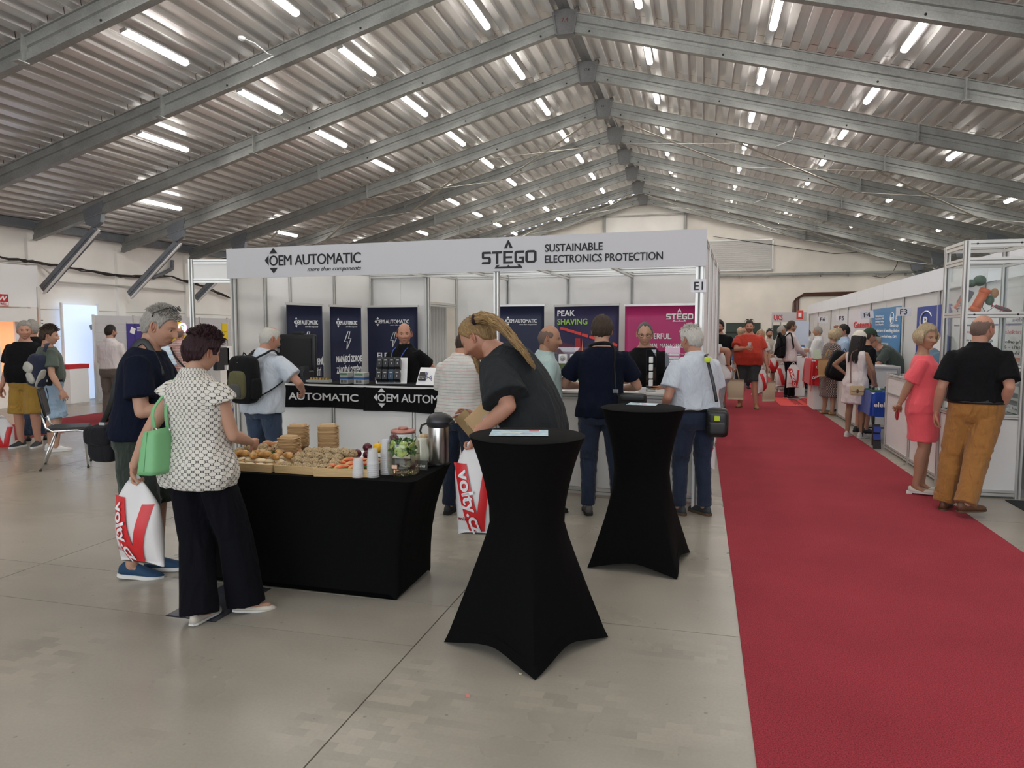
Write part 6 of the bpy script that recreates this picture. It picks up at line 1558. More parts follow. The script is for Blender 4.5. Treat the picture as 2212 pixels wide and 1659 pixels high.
for r, m in ((.15, mat('neon_pink', (1, .25, .6), emit=1.6)), (.12, mat('neon_green', (.3, 1, .45), emit=1.8))): MB().tube([(0, r * math.cos(x), r * .8 * math.sin(x)) for x in a], .018, 6, closed=True).build('tube_ring', m, q)
lettering('26', mat('neon_green'), q, (.03, -.08, -.05), .10, .17, ex=(0, 1, 0), bold=.03); MB().box((-.05, 0, -.9), (.05, .06, 1.7)).build('bracket', M_BLACK, q)
# conference chair and the blue cloth table
def conf_chair(label, p, rz):
    t = thing('conference_chair', label, 'chair', p, rz, 'chrome-legged black chairs at the left')
    def pad(u, v): return ((u - .5) * .44, (v - .5) * .43, .47 - .015 * np.cos((u - .5) * 3) + .02 * ((v - .9) > 0) * 0)
    b = MB(); b.box((0, 0, .465), (.45, .44, .045)); b.build('seat', M_BLACK, t, bevel=.02)
    def bk(u, v): x = (u - .5) * .44; return (x * (1 - .12 * np.abs(v - .5) ** 2 * 4), -.24 - .06 * v + .25 * x * x * 1.2, .62 + v * .33)
    b = MB(); b.grid(bk, 14, 10, .03); b.build('backrest', M_BLACK, t)
    for sx in (-1, 1):
        MB().tube([(sx * .23, .20, .0), (sx * .225, .17, .44), (sx * .225, .10, .455), (sx * .225, -.15, .455), (sx * .225, -.21, .50), (sx * .20, -.25, .66)], .011, 8).build('side_frame', M_CHROME, t)
        MB().tube([(sx * .23, -.28, .0), (sx * .225, -.12, .44)], .011, 8).build('leg', M_CHROME, t)
        MB().tube([(sx * .225, .19, .40), (sx * .15, .21, .43), (0, .215, .435)], .008, 6).build('cross_tube', M_CHROME, t)
        for y in (.20, -.28): MB().tube([(sx * .23, y, 0), (sx * .23, y, .02)], .014, 8).build('foot_cap', M_BLACK, t)
    return t
conf_chair('black chrome-legged chair standing alone in front of the man with the backpack', (-7.36, 6.86, 0), math.radians(-48))
conf_chair('black chair by the blue cloth table, mostly behind the man in navy', (-6.55, 7.3, 0), math.radians(40))
t, w, d = cloth_table('cloth_table', 'table under a bright blue cloth at the left behind the man in navy', -7.75, -6.6, 8.35, 9.0, .76, M_BLUC, .22, seed=6)
q = thing('paper_stack', 'white papers lying on the blue cloth table at the left', 'paper', (-7.3, 8.55, .77)); MB().box((0, 0, .006), (.5, .3, .01), rz=.1).build('sheet', M_PRINTW, q)
st_ = thing('camera_slider', 'black tripod stand with a head by the left partition', 'tripod', (-12.6, 13.1, 0))
MB().tube([(0, 0, .45), (0, 0, 1.05)], .02, 8).build('centre_pole', M_BLACK, st_); MB().box((0, 0, 1.10), (.25, .10, .07)).build('head', M_BLACK, st_, bevel=.01)
for a in (0, 2.1, 4.2): MB().tube([(0, 0, .6), (.33 * math.cos(a), .33 * math.sin(a), .0)], .015, 6).build('leg', M_BLACK, st_)
for i, (px, py, wd, hg, m) in enumerate(((357, 752, .5, .3, M_DKG), (352, 768, .35, .2, M_BLU), (478, 775, .5, .6, M_DKG), (492, 768, .25, .5, M_PRINTW))):
    p = atx(px, py, -12.2); q = thing('display_unit', ('dark round demo unit behind the man in navy', 'small blue demo unit behind the man in navy', 'dark monitor standing right of the dark-red-haired woman', 'white panel beside the dark monitor near the booth frame')[i], 'device', (p[0], p[1], 0)); MB().box((0, 0, p[2] / 2 - hg / 4), (.3, .5, p[2] - hg / 2)).build('plinth', M_WHITE, q); MB().box((0, 0, p[2]), (.15, wd, hg)).build('unit', m, q, bevel=.02)
q = thing('paper_scrap', 'tiny pink paper scrap on the concrete in the foreground', 'paper', at(1010, 1504)); MB().box((0, 0, .003), (.018, .02, .004), rz=.5).build('scrap', mat('scrap_pink', (.6, .25, .22), .8), q)
q = thing('paper_scrap', 'tiny pale crumb on the concrete beside the nearest table foot', 'crumb', at(1124, 1457)); MB().sphere((0, 0, .004), (.010, .007, .004), 8, 5).build('crumb', mat('crumb', (.5, .42, .25), .9), q)
# ------------------------------------------------------------------ buffet table
BZ = .752
bt = thing('buffet_table', 'rectangular buffet table under a black stretch cover', 'table', (-2.43, 4.16, 0))
n = 120; a = (np.arange(n) + .5) * 2 * PI / n
def rect(hw, hd, e=.10): return np.sign(np.cos(a)) * np.abs(np.cos(a)) ** e * hw, np.sign(np.sin(a)) * np.abs(np.sin(a)) ** e * hd
V = []; lev = [0, .04, .10, .2, .32, .45, .56, .65, .71, .738, .75]
for z in lev:
    q = z / .75; k = 1 - .085 * math.sin(PI * min(1, q * 1.0)) ** .9 * 1.0
    inw = .14 * (1 - q) ** .8; x, y = rect(.825 - inw * .95, .36 - inw * .55); 
    pinch = 1 - .05 * math.sin(PI * q)
    mid = np.abs(np.sin(2 * a)) < .85
    lift = .035 * (1 - q / .15 if q < .15 else 0) * (1 - np.abs(np.sin(2 * a)) ** 6)
    V.append(np.stack([x * pinch, y * pinch, z + lift + .002], 1))
x, y = rect(.82, .355); V.append(np.stack([x, y, np.full(n, BZ)], 1)); V.append(np.stack([x * 0, y * 0, np.full(n, BZ)], 1))
m = len(V); b = MB(); b.add(np.concatenate(V), [(i * n + j, i * n + (j + 1) % n, (i + 1) * n + (j + 1) % n, (i + 1) * n + j) for i in range(m - 1) for j in range(n)] + [tuple(range(n))[::-1]], 0, True)
o = b.build('stretch_cover', M_STRETCH, bt); e = o.modifiers.new('e', 'EDGE_SPLIT'); e.split_angle = math.radians(45)
M_TRAY = mat('tray_wood', (.50, .34, .16), .6, vary=.12, vscale=14, stretch=(1, 8, 8))
M_KRAFT = mat('kraft_board', (.50, .33, .165), .7)
def tray(label, x, y, w, d, rz=0.0):
    t = thing('catering_tray', label, 'tray', (x, y, BZ), rz, 'wooden trays of food on the buffet'); 
    MB().box((0, 0, .005), (w, d, .008)).build('bottom', M_TRAY, t)
    for s in (-1, 1):
        b = MB(); b.box((0, s * d / 2, .025), (w, .008, .05), R=rotx(s * -.12)); b.build('side', M_TRAY, t); b = MB(); b.box((s * w / 2, 0, .025), (.008, d, .05), R=roty(s * .12)); b.build('side', M_TRAY, t)
    return t
tr1 = tray('wooden tray of filled pastries nearest the woman in the patterned blouse', -2.80, 4.03, .46, .36, -.03)
tr2 = tray('wooden tray of seeded rolls in the middle of the buffet', -2.37, 4.03, .36, .36, -.03)
tr3 = tray('wooden tray of salmon and tomato sandwiches at the right of the trays', -2.12, 4.02, .34, .36, .16)
MB_BUN = mat('bun_brown', (.42, .19, .075), .45, vary=.25, vscale=20); M_CROI = mat('croissant_gold', (.52, .28, .09), .5, vary=.35, vscale=30); M_SEED = mat('seeded_crust', (.43, .31, .17), .7, vary=.6, vscale=160, bump=1, bscale=160); M_PAST = mat('pastry_pale', (.58, .38, .17), .6, vary=.4, vscale=30)
def lump_mesh(name, mats, kind, seed):
    rg = np.random.default_rng(seed); b = MB()
    if kind == 'bun':
        b.sphere((0, 0, .026), (.045, .042, .028), 16, 10)
    elif kind == 'seed':
        b.sphere((0, 0, .026), (.036, .036, .028), 16, 10); v = b.V[0]; b.V[0] = v + vnoise(v * 90, seed)[:, None] * .004 * unit([0, 0, 1])
        b.box((0, -.004, .036), (.05, .05, .006), mi=1)
        for i in range(70):
            q = rg.normal(size=3); q[2] = abs(q[2]) * .8; q = unit(q) * (.037, .037, .029) + (0, 0, .026); b.box(q, (.0045, .003, .0025), rz=rg.uniform(0, 3), mi=2)
    elif kind == 'croissant':
        P = []; R = []
        for t in np.linspace(-1, 1, 13): P.append((t * .055, -.018 * t * t + .01, .022)); R.append(.006 + .019 * (1 - t * t) ** .7 * (1 + .10 * math.cos(t * 18)))
        b.tube(P, R, 12); v = b.V[0]; 
    elif kind == 'slice':
        b.sphere((0, 0, .010), (.045, .03, .012), 14, 8); b.sphere((.0, .0, .022), (.040, .026, .010), 14, 8, mi=1); b.box((0, .012, .026), (.05, .02, .006), mi=2)
    elif kind == 'salmon':
        P = []; R = []
        for t in np.linspace(-1, 1, 13): P.append((t * .06, -.016 * t * t + .01, .024)); R.append(.006 + .021 * (1 - t * t) ** .7)
        b.tube(P, R, 12)
        b.sphere((0, -.008, .036), (.048, .016, .010), 14, 6, mi=1); b.sphere((.01, -.026, .022), (.04, .010, .010), 12, 6, mi=2)
    return b.mesh(name, mats)
M_SALM = mat('salmon_red', (.62, .10, .035), .35, vary=.3, vscale=60); M_LEAF = mat('leaf_green', (.05, .16, .02), .5, vary=.3, vscale=40); M_HAM = mat('filling_dark', (.12, .05, .03), .5); M_CREAM = mat('filling_cream', (.62, .50, .30), .5)
KINDS = dict(bun=lump_mesh('crust', [MB_BUN], 'bun', 1), seed=lump_mesh('crust', [M_SEED, M_HAM, mat('seed', (.62, .50, .30), .6)], 'seed', 2), croissant=lump_mesh('crust', [M_CROI], 'croissant', 3), slice=lump_mesh('crust', [M_PAST, M_CREAM, M_HAM], 'slice', 4), salmon=lump_mesh('crust', [M_CROI, M_SALM, M_LEAF], 'salmon', 5))
LABN = dict(bun=('bread_roll', 'bread roll'), seed=('seeded_roll', 'seeded roll'), croissant=('croissant', 'croissant'), slice=('open_sandwich', 'sandwich'), salmon=('salmon_croissant', 'sandwich'))
def food(kind, x, y, z, rz, label, group, tilt=0.0, s=1.0):
    nm, cat = LABN[kind]; o = bpy.data.objects.new(nm, KINDS[kind]); COL.objects.link(o); o.location = (x, y, z); o.rotation_euler = (tilt, random.uniform(-.2, .2), rz); o.scale = (s, s, s); tag(o, label, cat, group); return o
rg = random.Random(11)
for r_ in range(3):
    for i in range(6):
        food('slice', -2.98 + i * .072 + .02 * (r_ % 2), 3.90 + r_ * .085, BZ + .012 + r_ * .012, rg.uniform(-.5, .5), 'filled pastry slice heaped in the tray by the patterned blouse', 'filled pastries in the left tray', .2, 1.05)
for i in range(8): food('croissant', -2.97 + i * .056, 3.98 + .10 * (i % 3) * .6, BZ + .055, rg.uniform(-1, 1), 'golden croissant on top of the left tray', 'croissants on the left tray', .1, .9)
for r_ in range(4):
    for i in range(5): food('seed', -2.50 + i * .068 + .02 * (r_ % 2), 3.90 + r_ * .078, BZ + .010 + .018 * r_, rg.uniform(0, 3), 'seed-covered roll piled in the middle tray', 'seeded rolls in the middle tray', rg.uniform(-.3, .5))
for i in range(5): food('seed', -2.44 + i * .062, 4.15 + .03 * (i % 2), BZ + .065, rg.uniform(0, 3), 'seed-covered roll on top at the back of the middle tray', 'seeded rolls on top of the middle tray', .5)
for r_ in range(3):
    for i in range(3): food('salmon', -2.21 + i * .085 + .02 * r_, 3.92 + r_ * .085, BZ + .014 + .006 * r_, 1.1 + rg.uniform(-.3, .3), 'croissant with red salmon and green leaves in the right tray', 'salmon croissants in the right tray', .1, .95)
for i in range(9): food('bun', -2.96 + .075 * (i % 5) + .03 * (i // 5), 4.27 + .07 * (i // 5), BZ + .03 + .03 * (i // 5), rg.uniform(0, 3), 'glazed brown bread roll heaped behind the trays', 'bread rolls behind the trays')
for i in range(7): food('seed', -3.05 + .055 * i, 4.20 + .02 * (i % 2), BZ + .03 + .03 * (i % 2), rg.uniform(0, 3), 'seed-covered roll left behind the trays by the woman', 'seeded rolls behind the left tray')
for i in range(3):
    q = thing('basil_leaf', 'green basil sprig among the rolls, %s one' % ('left', 'middle', 'right')[i], 'leaf', (-2.82 + .06 * i, 4.19, BZ + .05), i)
    for j in range(4): MB().sphere((.018 * math.cos(j * 1.6), .018 * math.sin(j * 1.6), .01), (.02, .012, .003), 8, 5).build('leaflet', M_LEAF, q)
def bowl_mesh():
    b = MB(); V = []; n_ = 32; aa = np.arange(n_) * 2 * PI / n_
    def ringp(h, z): return np.stack([np.sign(np.cos(aa)) * np.abs(np.cos(aa)) ** .45 * h, np.sign(np.sin(aa)) * np.abs(np.sin(aa)) ** .45 * h * .82, np.full(n_, z)], 1)
    pr = [(.001, .0), (.050, 0), (.052, .003), (.066, .052), (.070, .054), (.071, .057), (.066, .057), (.062, .052), (.048, .006), (.001, .006)]
    V = np.concatenate([ringp(r, z) for r, z in pr]); b.add(V, [(i * n_ + j, i * n_ + (j + 1) % n_, (i + 1) * n_ + (j + 1) % n_, (i + 1) * n_ + j) for i in range(len(pr) - 1) for j in range(n_)], 0, True); return b.mesh('bowl', [M_KRAFT])
BM = bowl_mesh()
for si, (x, y, cnt, lb) in enumerate(((-2.70, 4.25, 11, 'front stack'), (-2.77, 4.48, 16, 'rear left stack'), (-2.52, 4.46, 17, 'rear right stack'), (-2.86, 4.12, 2, 'low stack by the rolls'))):
    for i in range(cnt):
        o = bpy.data.objects.new('paper_bowl', BM); COL.objects.link(o); o.location = (x, y, BZ + .012 + i * .0098 + (.0 if i < cnt - 1 else .0)); o.rotation_euler = (0, 0, .15 * si)
        if i == cnt - 1: o.rotation_euler = (PI, 0, .15 * si); o.location.z += .062
        tag(o, ('upturned brown paper bowl topping the %s' % lb) if i == cnt - 1 else 'brown paper bowl nested in the %s on the buffet' % lb, 'bowl', 'paper bowls, ' + lb)
pl = thing('serving_plate', 'square white serving plate under the plums', 'plate', (-2.40, 4.44, BZ + .002)); b = MB(); b.box((0, 0, .006), (.36, .26, .008)); b.build('base', M_PRINTW, pl, bevel=.003); 
for sx, sy, dx, dy in ((0, -1, .40, .03), (0, 1, .40, .03), (-1, 0, .03, .30), (1, 0, .03, .30)): MB().box((sx * .19, sy * .14, .016), (dx, dy, .006), R=rotx(sy * .3) if sy else roty(-sx * .3)).build('rim', M_PRINTW, pl)
def fruit(name, label, x, y, z, r, m, group=None):
    o = MB(); o.lathe([(.001, -r * .93), (r * .45, -r * .88), (r * .85, -r * .5), (r, 0), (r * .88, r * .48), (r * .5, r * .84), (r * .18, r * .90), (.001, r * .80)], 20, cap=False); o = o.build(name, m, None); o.location = (x, y, z + r); tag(o, label, 'fruit', group)
    s = MB().tube([(0, 0, r * .78), (.002, 0, r * 1.12)], .0015, 5).build('stem', mat('stem_brown', (.10, .06, .03), .7), o); return o
M_PLUM = mat('plum_dark', (.085, .008, .020), .32, vary=.4, vscale=25); M_PEACH = mat('peach_red', (.40, .035, .020), .4, vary=.6, vscale=18); M_LEM = mat('lemon_yellow', (.75, .42, .01), .45)
fruit('plum', 'single dark plum on the white plate beside the bowls', -2.41, 4.34, BZ + .014, .034, M_PLUM)
for i, (x, y, z) in enumerate(((-2.25, 4.36, 0), (-2.16, 4.34, 0), (-2.20, 4.42, .035), (-2.08, 4.50, .05), (-2.02, 4.46, .10))): fruit('plum', 'dark red plum in the fruit heap, %s' % ('front left', 'front middle', 'raised in the middle', 'behind the lemon', 'topmost')[i], x, y, BZ + .014 + z, .033, M_PLUM, 'plums in the fruit heap')
for i, (x, y, z) in enumerate(((-2.02, 4.36, .0), (-1.96, 4.44, .02))): fruit('nectarine', 'red nectarine by the plastic cups, %s one' % ('left', 'right')[i], x, y, BZ + .014 + z, .036, M_PEACH, 'nectarines')
fruit('lemon', 'yellow lemon on top of the plums', -2.10, 4.38, BZ + .055, .037, M_LEM)
M_CUP = mat('clear_plastic', (.92, .92, .92), rough=.15, alpha=.22, spec=.6)
cm = MB(); cm.lathe([(.026, 0), (.028, .002), (.0365, .090), (.0385, .092), (.0385, .095), (.0365, .094), (.0355, .090), (.026, .003), (.001, .003)], 24, cap=False); 
for i in range(5): cm.lathe([(.0285 + .0014 * i, .012 + .012 * i), (.0295 + .0014 * i, .014 + .012 * i), (.0290 + .0014 * i, .016 + .012 * i)], 24, cap=False)
CM = cm.mesh('cup', [M_CUP])
for si, (x, y, cnt, lb) in enumerate(((-1.985, 3.86, 3, 'short stack'), (-1.90, 3.885, 8, 'tall front stack'), (-1.86, 3.99, 12, 'tall rear stack'))):
    for i in range(cnt):
        o = bpy.data.objects.new('plastic_cup', CM); COL.objects.link(o); o.rotation_euler = (PI, 0, .3 * i); o.location = (x, y, BZ + .097 + i * .0115); tag(o, 'clear plastic cup upside down in the %s on the buffet' % lb, 'cup', 'clear plastic cups, ' + lb)
# glass drink dispenser
dp = thing('drink_dispenser', 'large glass drink dispenser with lime and mint on the buffet', 'drink dispenser', (-1.76, 4.02, BZ))
M_GLASS = glass_mat('clear_glass', (.93, .96, .95), .02, boost=1.6); M_WATER = glass_mat('infused_water', (.96, .93, .82), .02, boost=.5)
prof = [(.001, .004), (.085, .004), (.098, .015), (.102, .035), (.102, .175), (.098, .205), (.080, .232), (.070, .245), (.070, .258)]
b = MB(); b.lathe(prof, 36, cap=False, sx=1.0, sy=1.0); b.build('jar', M_GLASS, dp)
for z, r in ((.05, .103), (.20, .099)): MB().lathe([(r - .001, z), (r + .002, z + .003), (r - .001, z + .006)], 36, cap=False).build('glass_band', M_GLASS, dp)
MB().lathe([(.001, .012), (.094, .012), (.097, .03), (.097, .20), (.001, .20)], 30, cap=False).build('water', M_WATER, dp)
b = MB(); b.lathe([(.001, .262), (.074, .262), (.076, .258), (.076, .272), (.070, .278), (.001, .280)], 32, cap=False); b.lathe([(.001, .276), (.030, .28), (.028, .292), (.001, .294)], 20, cap=False); b.build('lid', mat('copper_lid', (.40, .17, .13), .4, metal=.4), dp)
rg2 = random.Random(5); M_LIME = mat('lime_slice', (.34, .45, .10), .4)
for i in range(12):
    an = rg2.uniform(-2.8, -.2) if i < 9 else rg2.uniform(0, 3); r = .072; z = rg2.uniform(.14, .20); o = MB(); o.lathe([(.001, -.002), (.024, -.002), (.026, 0), (.024, .002), (.001, .002)], 18, cap=False); o = o.build('lime_slice', M_LIME, dp); o.location = (r * math.cos(an), r * math.sin(an), z); o.rotation_euler = (math.radians(90) + rg2.uniform(-.5, .5), 0, an + PI / 2)
for i in range(120):
    an = rg2.uniform(0, 2 * PI); r = rg2.uniform(.02, .088); z = rg2.uniform(.125, .222); rr = min(r, .06) if z > .21 else r; e_ = MB(); e_.sphere((0, 0, 0), (.017, .010, .002), 8, 4); o = e_.build('mint_leaf', M_LEAF, dp); o.location = (rr * math.cos(an), rr * math.sin(an), z); o.rotation_euler = (rg2.uniform(-1.5, 1.5), rg2.uniform(-1.5, 1.5), an)
b = MB(); b.tube([(0, -.098, .042), (0, -.135, .042)], .010, 10); b.tube([(0, -.130, .055), (0, -.130, .012)], .008, 10); b.box((0, -.130, .070), (.034, .010, .022)); b.lathe([(.016, -.004), (.016, .004)], 14, (0, -.103, .042)); b.build('tap', mat('copper_tap', (.55, .36, .26), .25, metal=.9), dp)
tray2 = thing('round_tray', 'round black tray under the milk jug', 'tray', (-1.77, 4.33, BZ)); MB().lathe([(.001, 0), (.10, 0), (.112, .014), (.108, .014), (.098, .005), (.001, .005)], 36, cap=False).build('dish', M_BLACK, tray2)
jg = thing('milk_jug', 'glass jug of milk beside the drink dispenser', 'jug', (-1.775, 4.33, BZ + .006))
jp = [(.001, 0), (.048, 0), (.060, .012), (.068, .05), (.064, .095), (.050, .140), (.046, .165), (.050, .190)]
MB().lathe([(r, z) for r, z in jp], 30, cap=False).build('glass_body', M_GLASS, jg); MB().lathe([(max(.001, r - .004), z + .004) for r, z in jp[:-1]] + [(.001, .168)], 30, cap=False).build('milk', mat('milk_white', (.80, .77, .66), .35), jg)
MB().tube([(.048, 0, .165), (.085, 0, .160), (.098, 0, .12), (.088, 0, .07), (.062, 0, .05)], .006, 8).build('handle', M_GLASS, jg)
ap = thing('airpot', 'steel coffee flask with a black pump top at the table corner', 'flask', (-1.665, 4.38, BZ), math.radians(10))
b = MB(); b.lathe([(.001, 0), (.068, 0), (.068, .014), (.001, .014)], 32, cap=False); b.build('base', M_BLACK, ap)
b = MB(); b.lathe([(.064, .012), (.066, .016), (.066, .255), (.062, .265), (.001, .266)], 40, cap=False); b.build('steel_body', mat('brushed_steel', (.50, .47, .44), rough=.28, metal=1.0, vary=.12, vscale=4, stretch=(8, 8, .3)), ap)
def top_s(u, v):
    A = u * 2 * PI; e = v * PI / 2; k = 1 + .30 * np.clip(np.cos(A), 0, 1)
    return (np.cos(e) * np.cos(A) * .078 * k, np.cos(e) * np.sin(A) * .076, .285 + np.sin(e) * .062)
b = MB(); b.grid(top_s, 40, 12, 0); b.lathe([(.066, .250), (.076, .262), (.079, .285)], 36, cap=False); b.box((.0, 0, .344), (.05, .03, .008)); b.lathe([(.001, .25), (.1, .262)], 8, cap=False) if False else None; b.build('pump_head', mat('airpot_black', (.030, .030, .032), .35), ap)
b = MB(); b.sphere((.085, 0, .282), (.028, .04, .018), 16, 8); b.build('spout', mat('airpot_black'), ap)
MB().tube([(-.074, -.02, .275), (-.108, -.02, .262), (-.118, -.02, .225), (-.112, -.02, .205)], .007, 8).build('carry_handle', M_BLACK, ap)
sg = thing('chalk_card', 'small black card with white handwriting in front of the milk jug', 'card', (-1.70, 4.16, BZ), .05); MB().box((0, 0, .032), (.085, .003, .06), R=rotx(-.15)).build('card', M_BLACK, sg); lettering('Káva', M_PRINTW, sg, (-.032, -.007, .022), .020, .062, bold=.0, shear=.4)
cupm = MB(); cupm.lathe([(.001, 0), (.028, 0), (.039, .092), (.041, .096), (.037, .096), (.027, .003)], 24, cap=False); CU = cupm.mesh('cup', [M_KRAFT])
for si, (x, y, cnt) in enumerate(((-1.80, 4.46, 7), (-1.73, 4.50, 6))):
    for i in range(cnt): o = bpy.data.objects.new('paper_cup', CU); COL.objects.link(o); o.location = (x, y, BZ + .1 + i * .014); o.rotation_euler = (PI, 0, 0); tag(o, 'brown paper cup upside down in the stack behind the dispenser, ' + ('left stack', 'right stack')[si], 'cup', 'brown paper cups, ' + ('left stack', 'right stack')[si])
# ------------------------------------------------------------------ clothes with a pattern
def pc_node(N): a = N.new('ShaderNodeAttribute'); a.attribute_name = 'pc'; s = None; return a
def blouse_mat():
    m = cloth_mat('blouse_print', (.7, .7, .66), .8, .35, vary=.0); N, L, b = nodes(m); a = pc_node(N); sp = N.new('ShaderNodeSeparateXYZ'); L.new(a.outputs['Vector'], sp.inputs[0])
    P = .040; Q = .0365
    def cell(x, p, off): return math_node(N, L, 'MULTIPLY', math_node(N, L, 'SUBTRACT', math_node(N, L, 'FRACT', math_node(N, L, 'ADD', math_node(N, L, 'DIVIDE', x, p), off)), .5), p)
    def dots(ox, oy):
        u = cell(sp.outputs[0], P, ox); v = cell(sp.outputs[1], Q, oy)
        u2 = math_node(N, L, 'POWER', math_node(N, L, 'ABSOLUTE', math_node(N, L, 'DIVIDE', u, .0150)), 2); v2 = math_node(N, L, 'POWER', math_node(N, L, 'ABSOLUTE', math_node(N, L, 'DIVIDE', v, .0138)), 2)
        return math_node(N, L, 'ADD', u2, v2)
    d = math_node(N, L, 'MINIMUM', dots(10, 10), dots(10.5, 10.5))
    inner = math_node(N, L, 'LESS_THAN', d, .80); outer = math_node(N, L, 'LESS_THAN', d, 1.22)
    def small(ox, oy): 
        u = cell(sp.outputs[0], P, ox); v = cell(sp.outputs[1], Q, oy)
        return math_node(N, L, 'ADD', math_node(N, L, 'POWER', math_node(N, L, 'ABSOLUTE', math_node(N, L, 'DIVIDE', u, .0036)), 2), math_node(N, L, 'POWER', math_node(N, L, 'ABSOLUTE', math_node(N, L, 'DIVIDE', v, .0035)), 2))
    s_ = math_node(N, L, 'LESS_THAN', math_node(N, L, 'MINIMUM', small(10.5, 10), small(10, 10.5)), 1)
    c = mixc(N, L, outer, (.16, .15, .13), (.06, .056, .05)); c = mixc(N, L, inner, c, (.62, .59, .53)); c = mixc(N, L, s_, c, (.60, .57, .50)); L.new(c, b.inputs['Base Color']); return m
def stripe_mat(name, base, s1, s2, p=.018, vert=False, th=.35):
    m = cloth_mat(name, base, .8, .4, vary=.0); N, L, b = nodes(m); a = pc_node(N); sp = N.new('ShaderNodeSeparateXYZ'); L.new(a.outputs['Vector'], sp.inputs[0])
    nz = N.new('ShaderNodeTexNoise'); nz.inputs['Scale'].default_value = 1; nz.inputs['Detail'].default_value = 3
    mp = N.new('ShaderNodeMapping'); mp.inputs['Scale'].default_value = (6, 6, 6) if not vert else (6, 6, 6); mp.inputs['Scale'].default_value = (5, 1 / p * 1.4, 5) if not vert else (1 / p * 1.4, 3, 5); L.new(a.outputs['Vector'], mp.inputs[0]); L.new(mp.outputs[0], nz.inputs[0])
    f = math_node(N, L, 'FRACT', math_node(N, L, 'ADD', math_node(N, L, 'DIVIDE', sp.outputs[1 if not vert else 0], p), 50)); k = math_node(N, L, 'LESS_THAN', f, th)
    c = mixc(N, L, k, base, s1); r = N.new('ShaderNodeMapRange'); r.inputs[1].default_value = .52; r.inputs[2].default_value = .60; L.new(nz.outputs[0], r.inputs[0])
    c = mixc(N, L, math_node(N, L, 'MULTIPLY', r.outputs[0], .8), c, s2); L.new(c, b.inputs['Base Color']); return m
def dot_mat(name, base, dot, p=.022, r=.28):
    m = cloth_mat(name, base, .85, .3, vary=0); N, L, b = nodes(m); a = pc_node(N); mp = N.new('ShaderNodeMapping'); mp.inputs['Scale'].default_value = (1 / p, 1 / p, 0); mp.inputs['Rotation'].default_value = (0, 0, .78); L.new(a.outputs['Vector'], mp.inputs[0])
    v = N.new('ShaderNodeTexVoronoi'); v.inputs['Scale'].default_value = 1; v.inputs['Randomness'].default_value = 0; L.new(mp.outputs[0], v.inputs[0])
    L.new(mixc(N, L, math_node(N, L, 'LESS_THAN', v.outputs['Distance'], r), base, dot), b.inputs['Base Color']); return m
C_BLOUSE = blouse_mat()
C_STRIPE = stripe_mat('striped_shirt', (.56, .555, .52), (.33, .36, .33), (.58, .45, .42), .028, th=.16)
C_PLAID = stripe_mat('pink_stripe_shirt', (.52, .30, .27), (.62, .50, .48), (.36, .17, .15), .05, th=.35)
C_PALE = stripe_mat('pale_pattern_shirt', (.50, .60, .68), (.30, .45, .60), (.6, .65, .7), .04, th=.3)
C_DOTS = dot_mat('dotted_dress', (.035, .022, .022), (.50, .42, .38))
C_NAVY = cloth_mat('navy_tee', (.0055, .008, .018), fold=.45, sheen=.05); C_BLK = cloth_mat('black_tee', (.008, .008, .009), fold=.5, sheen=.06); C_BLK2 = cloth_mat('faded_black_tee', (.020, .023, .025), fold=.55, sheen=.1)
C_WHT = cloth_mat('white_shirt', (.60, .60, .60), fold=.6, vary=.03); C_WBL = cloth_mat('pale_blue_shirt', (.50, .545, .60), fold=.8, vary=.04); C_WPK = cloth_mat('off_white_shirt', (.62, .56, .55), fold=.6)
C_MINT = cloth_mat('mint_polo', (.36, .47, .45), fold=.5); C_CORAL = cloth_mat('coral_dress', (.76, .105, .125), fold=.35, vary=.03); C_RED = cloth_mat('red_tee', (.42, .040, .022), fold=.45)
C_GRN = cloth_mat('grey_green_tee', (.075, .095, .075), fold=.5); C_DKGRN = cloth_mat('dark_green_shorts', (.025, .034, .026), fold=.8); C_OLV = cloth_mat('dark_green_shirt', (.05, .065, .060), fold=.5)
C_MUST = cloth_mat('mustard_shorts', (.33, .19, .035), fold=.8); C_DENIM = cloth_mat('light_denim', (.26, .35, .44), fold=.8, vary=.15); C_JEAN = cloth_mat('dark_jeans', (.018, .028, .055), fold=.7, vary=.3); C_JEAN2 = cloth_mat('blue_jeans', (.035, .055, .095), fold=.7, vary=.3)
C_GREY = cloth_mat('grey_trousers', (.25, .27, .29), fold=.7); C_TAUPE = cloth_mat('taupe_trousers', (.13, .105, .09), fold=.6); C_BRN = cloth_mat('brown_chinos', (.30, .135, .035), fold=.9, vary=.08); C_BTR = cloth_mat('black_trousers', (.0045, .0045, .007), fold=.35, sheen=.05)
C_BEIGE = cloth_mat('beige_tee', (.40, .36, .31), fold=.5); C_BLUE = cloth_mat('blue_polo', (.035, .14, .42), fold=.4); C_SLATE = cloth_mat('slate_blue_shirt', (.10, .17, .24), fold=.5); C_LBL = cloth_mat('light_blue_shirt', (.36, .47, .62), fold=.6); C_SAND = cloth_mat('sand_shorts', (.46, .41, .35), fold=.6); C_CHAR = cloth_mat('charcoal_shorts', (.030, .032, .033), fold=.7); C_LINEN = cloth_mat('white_linen_dress', (.66, .60, .59), fold=.7)
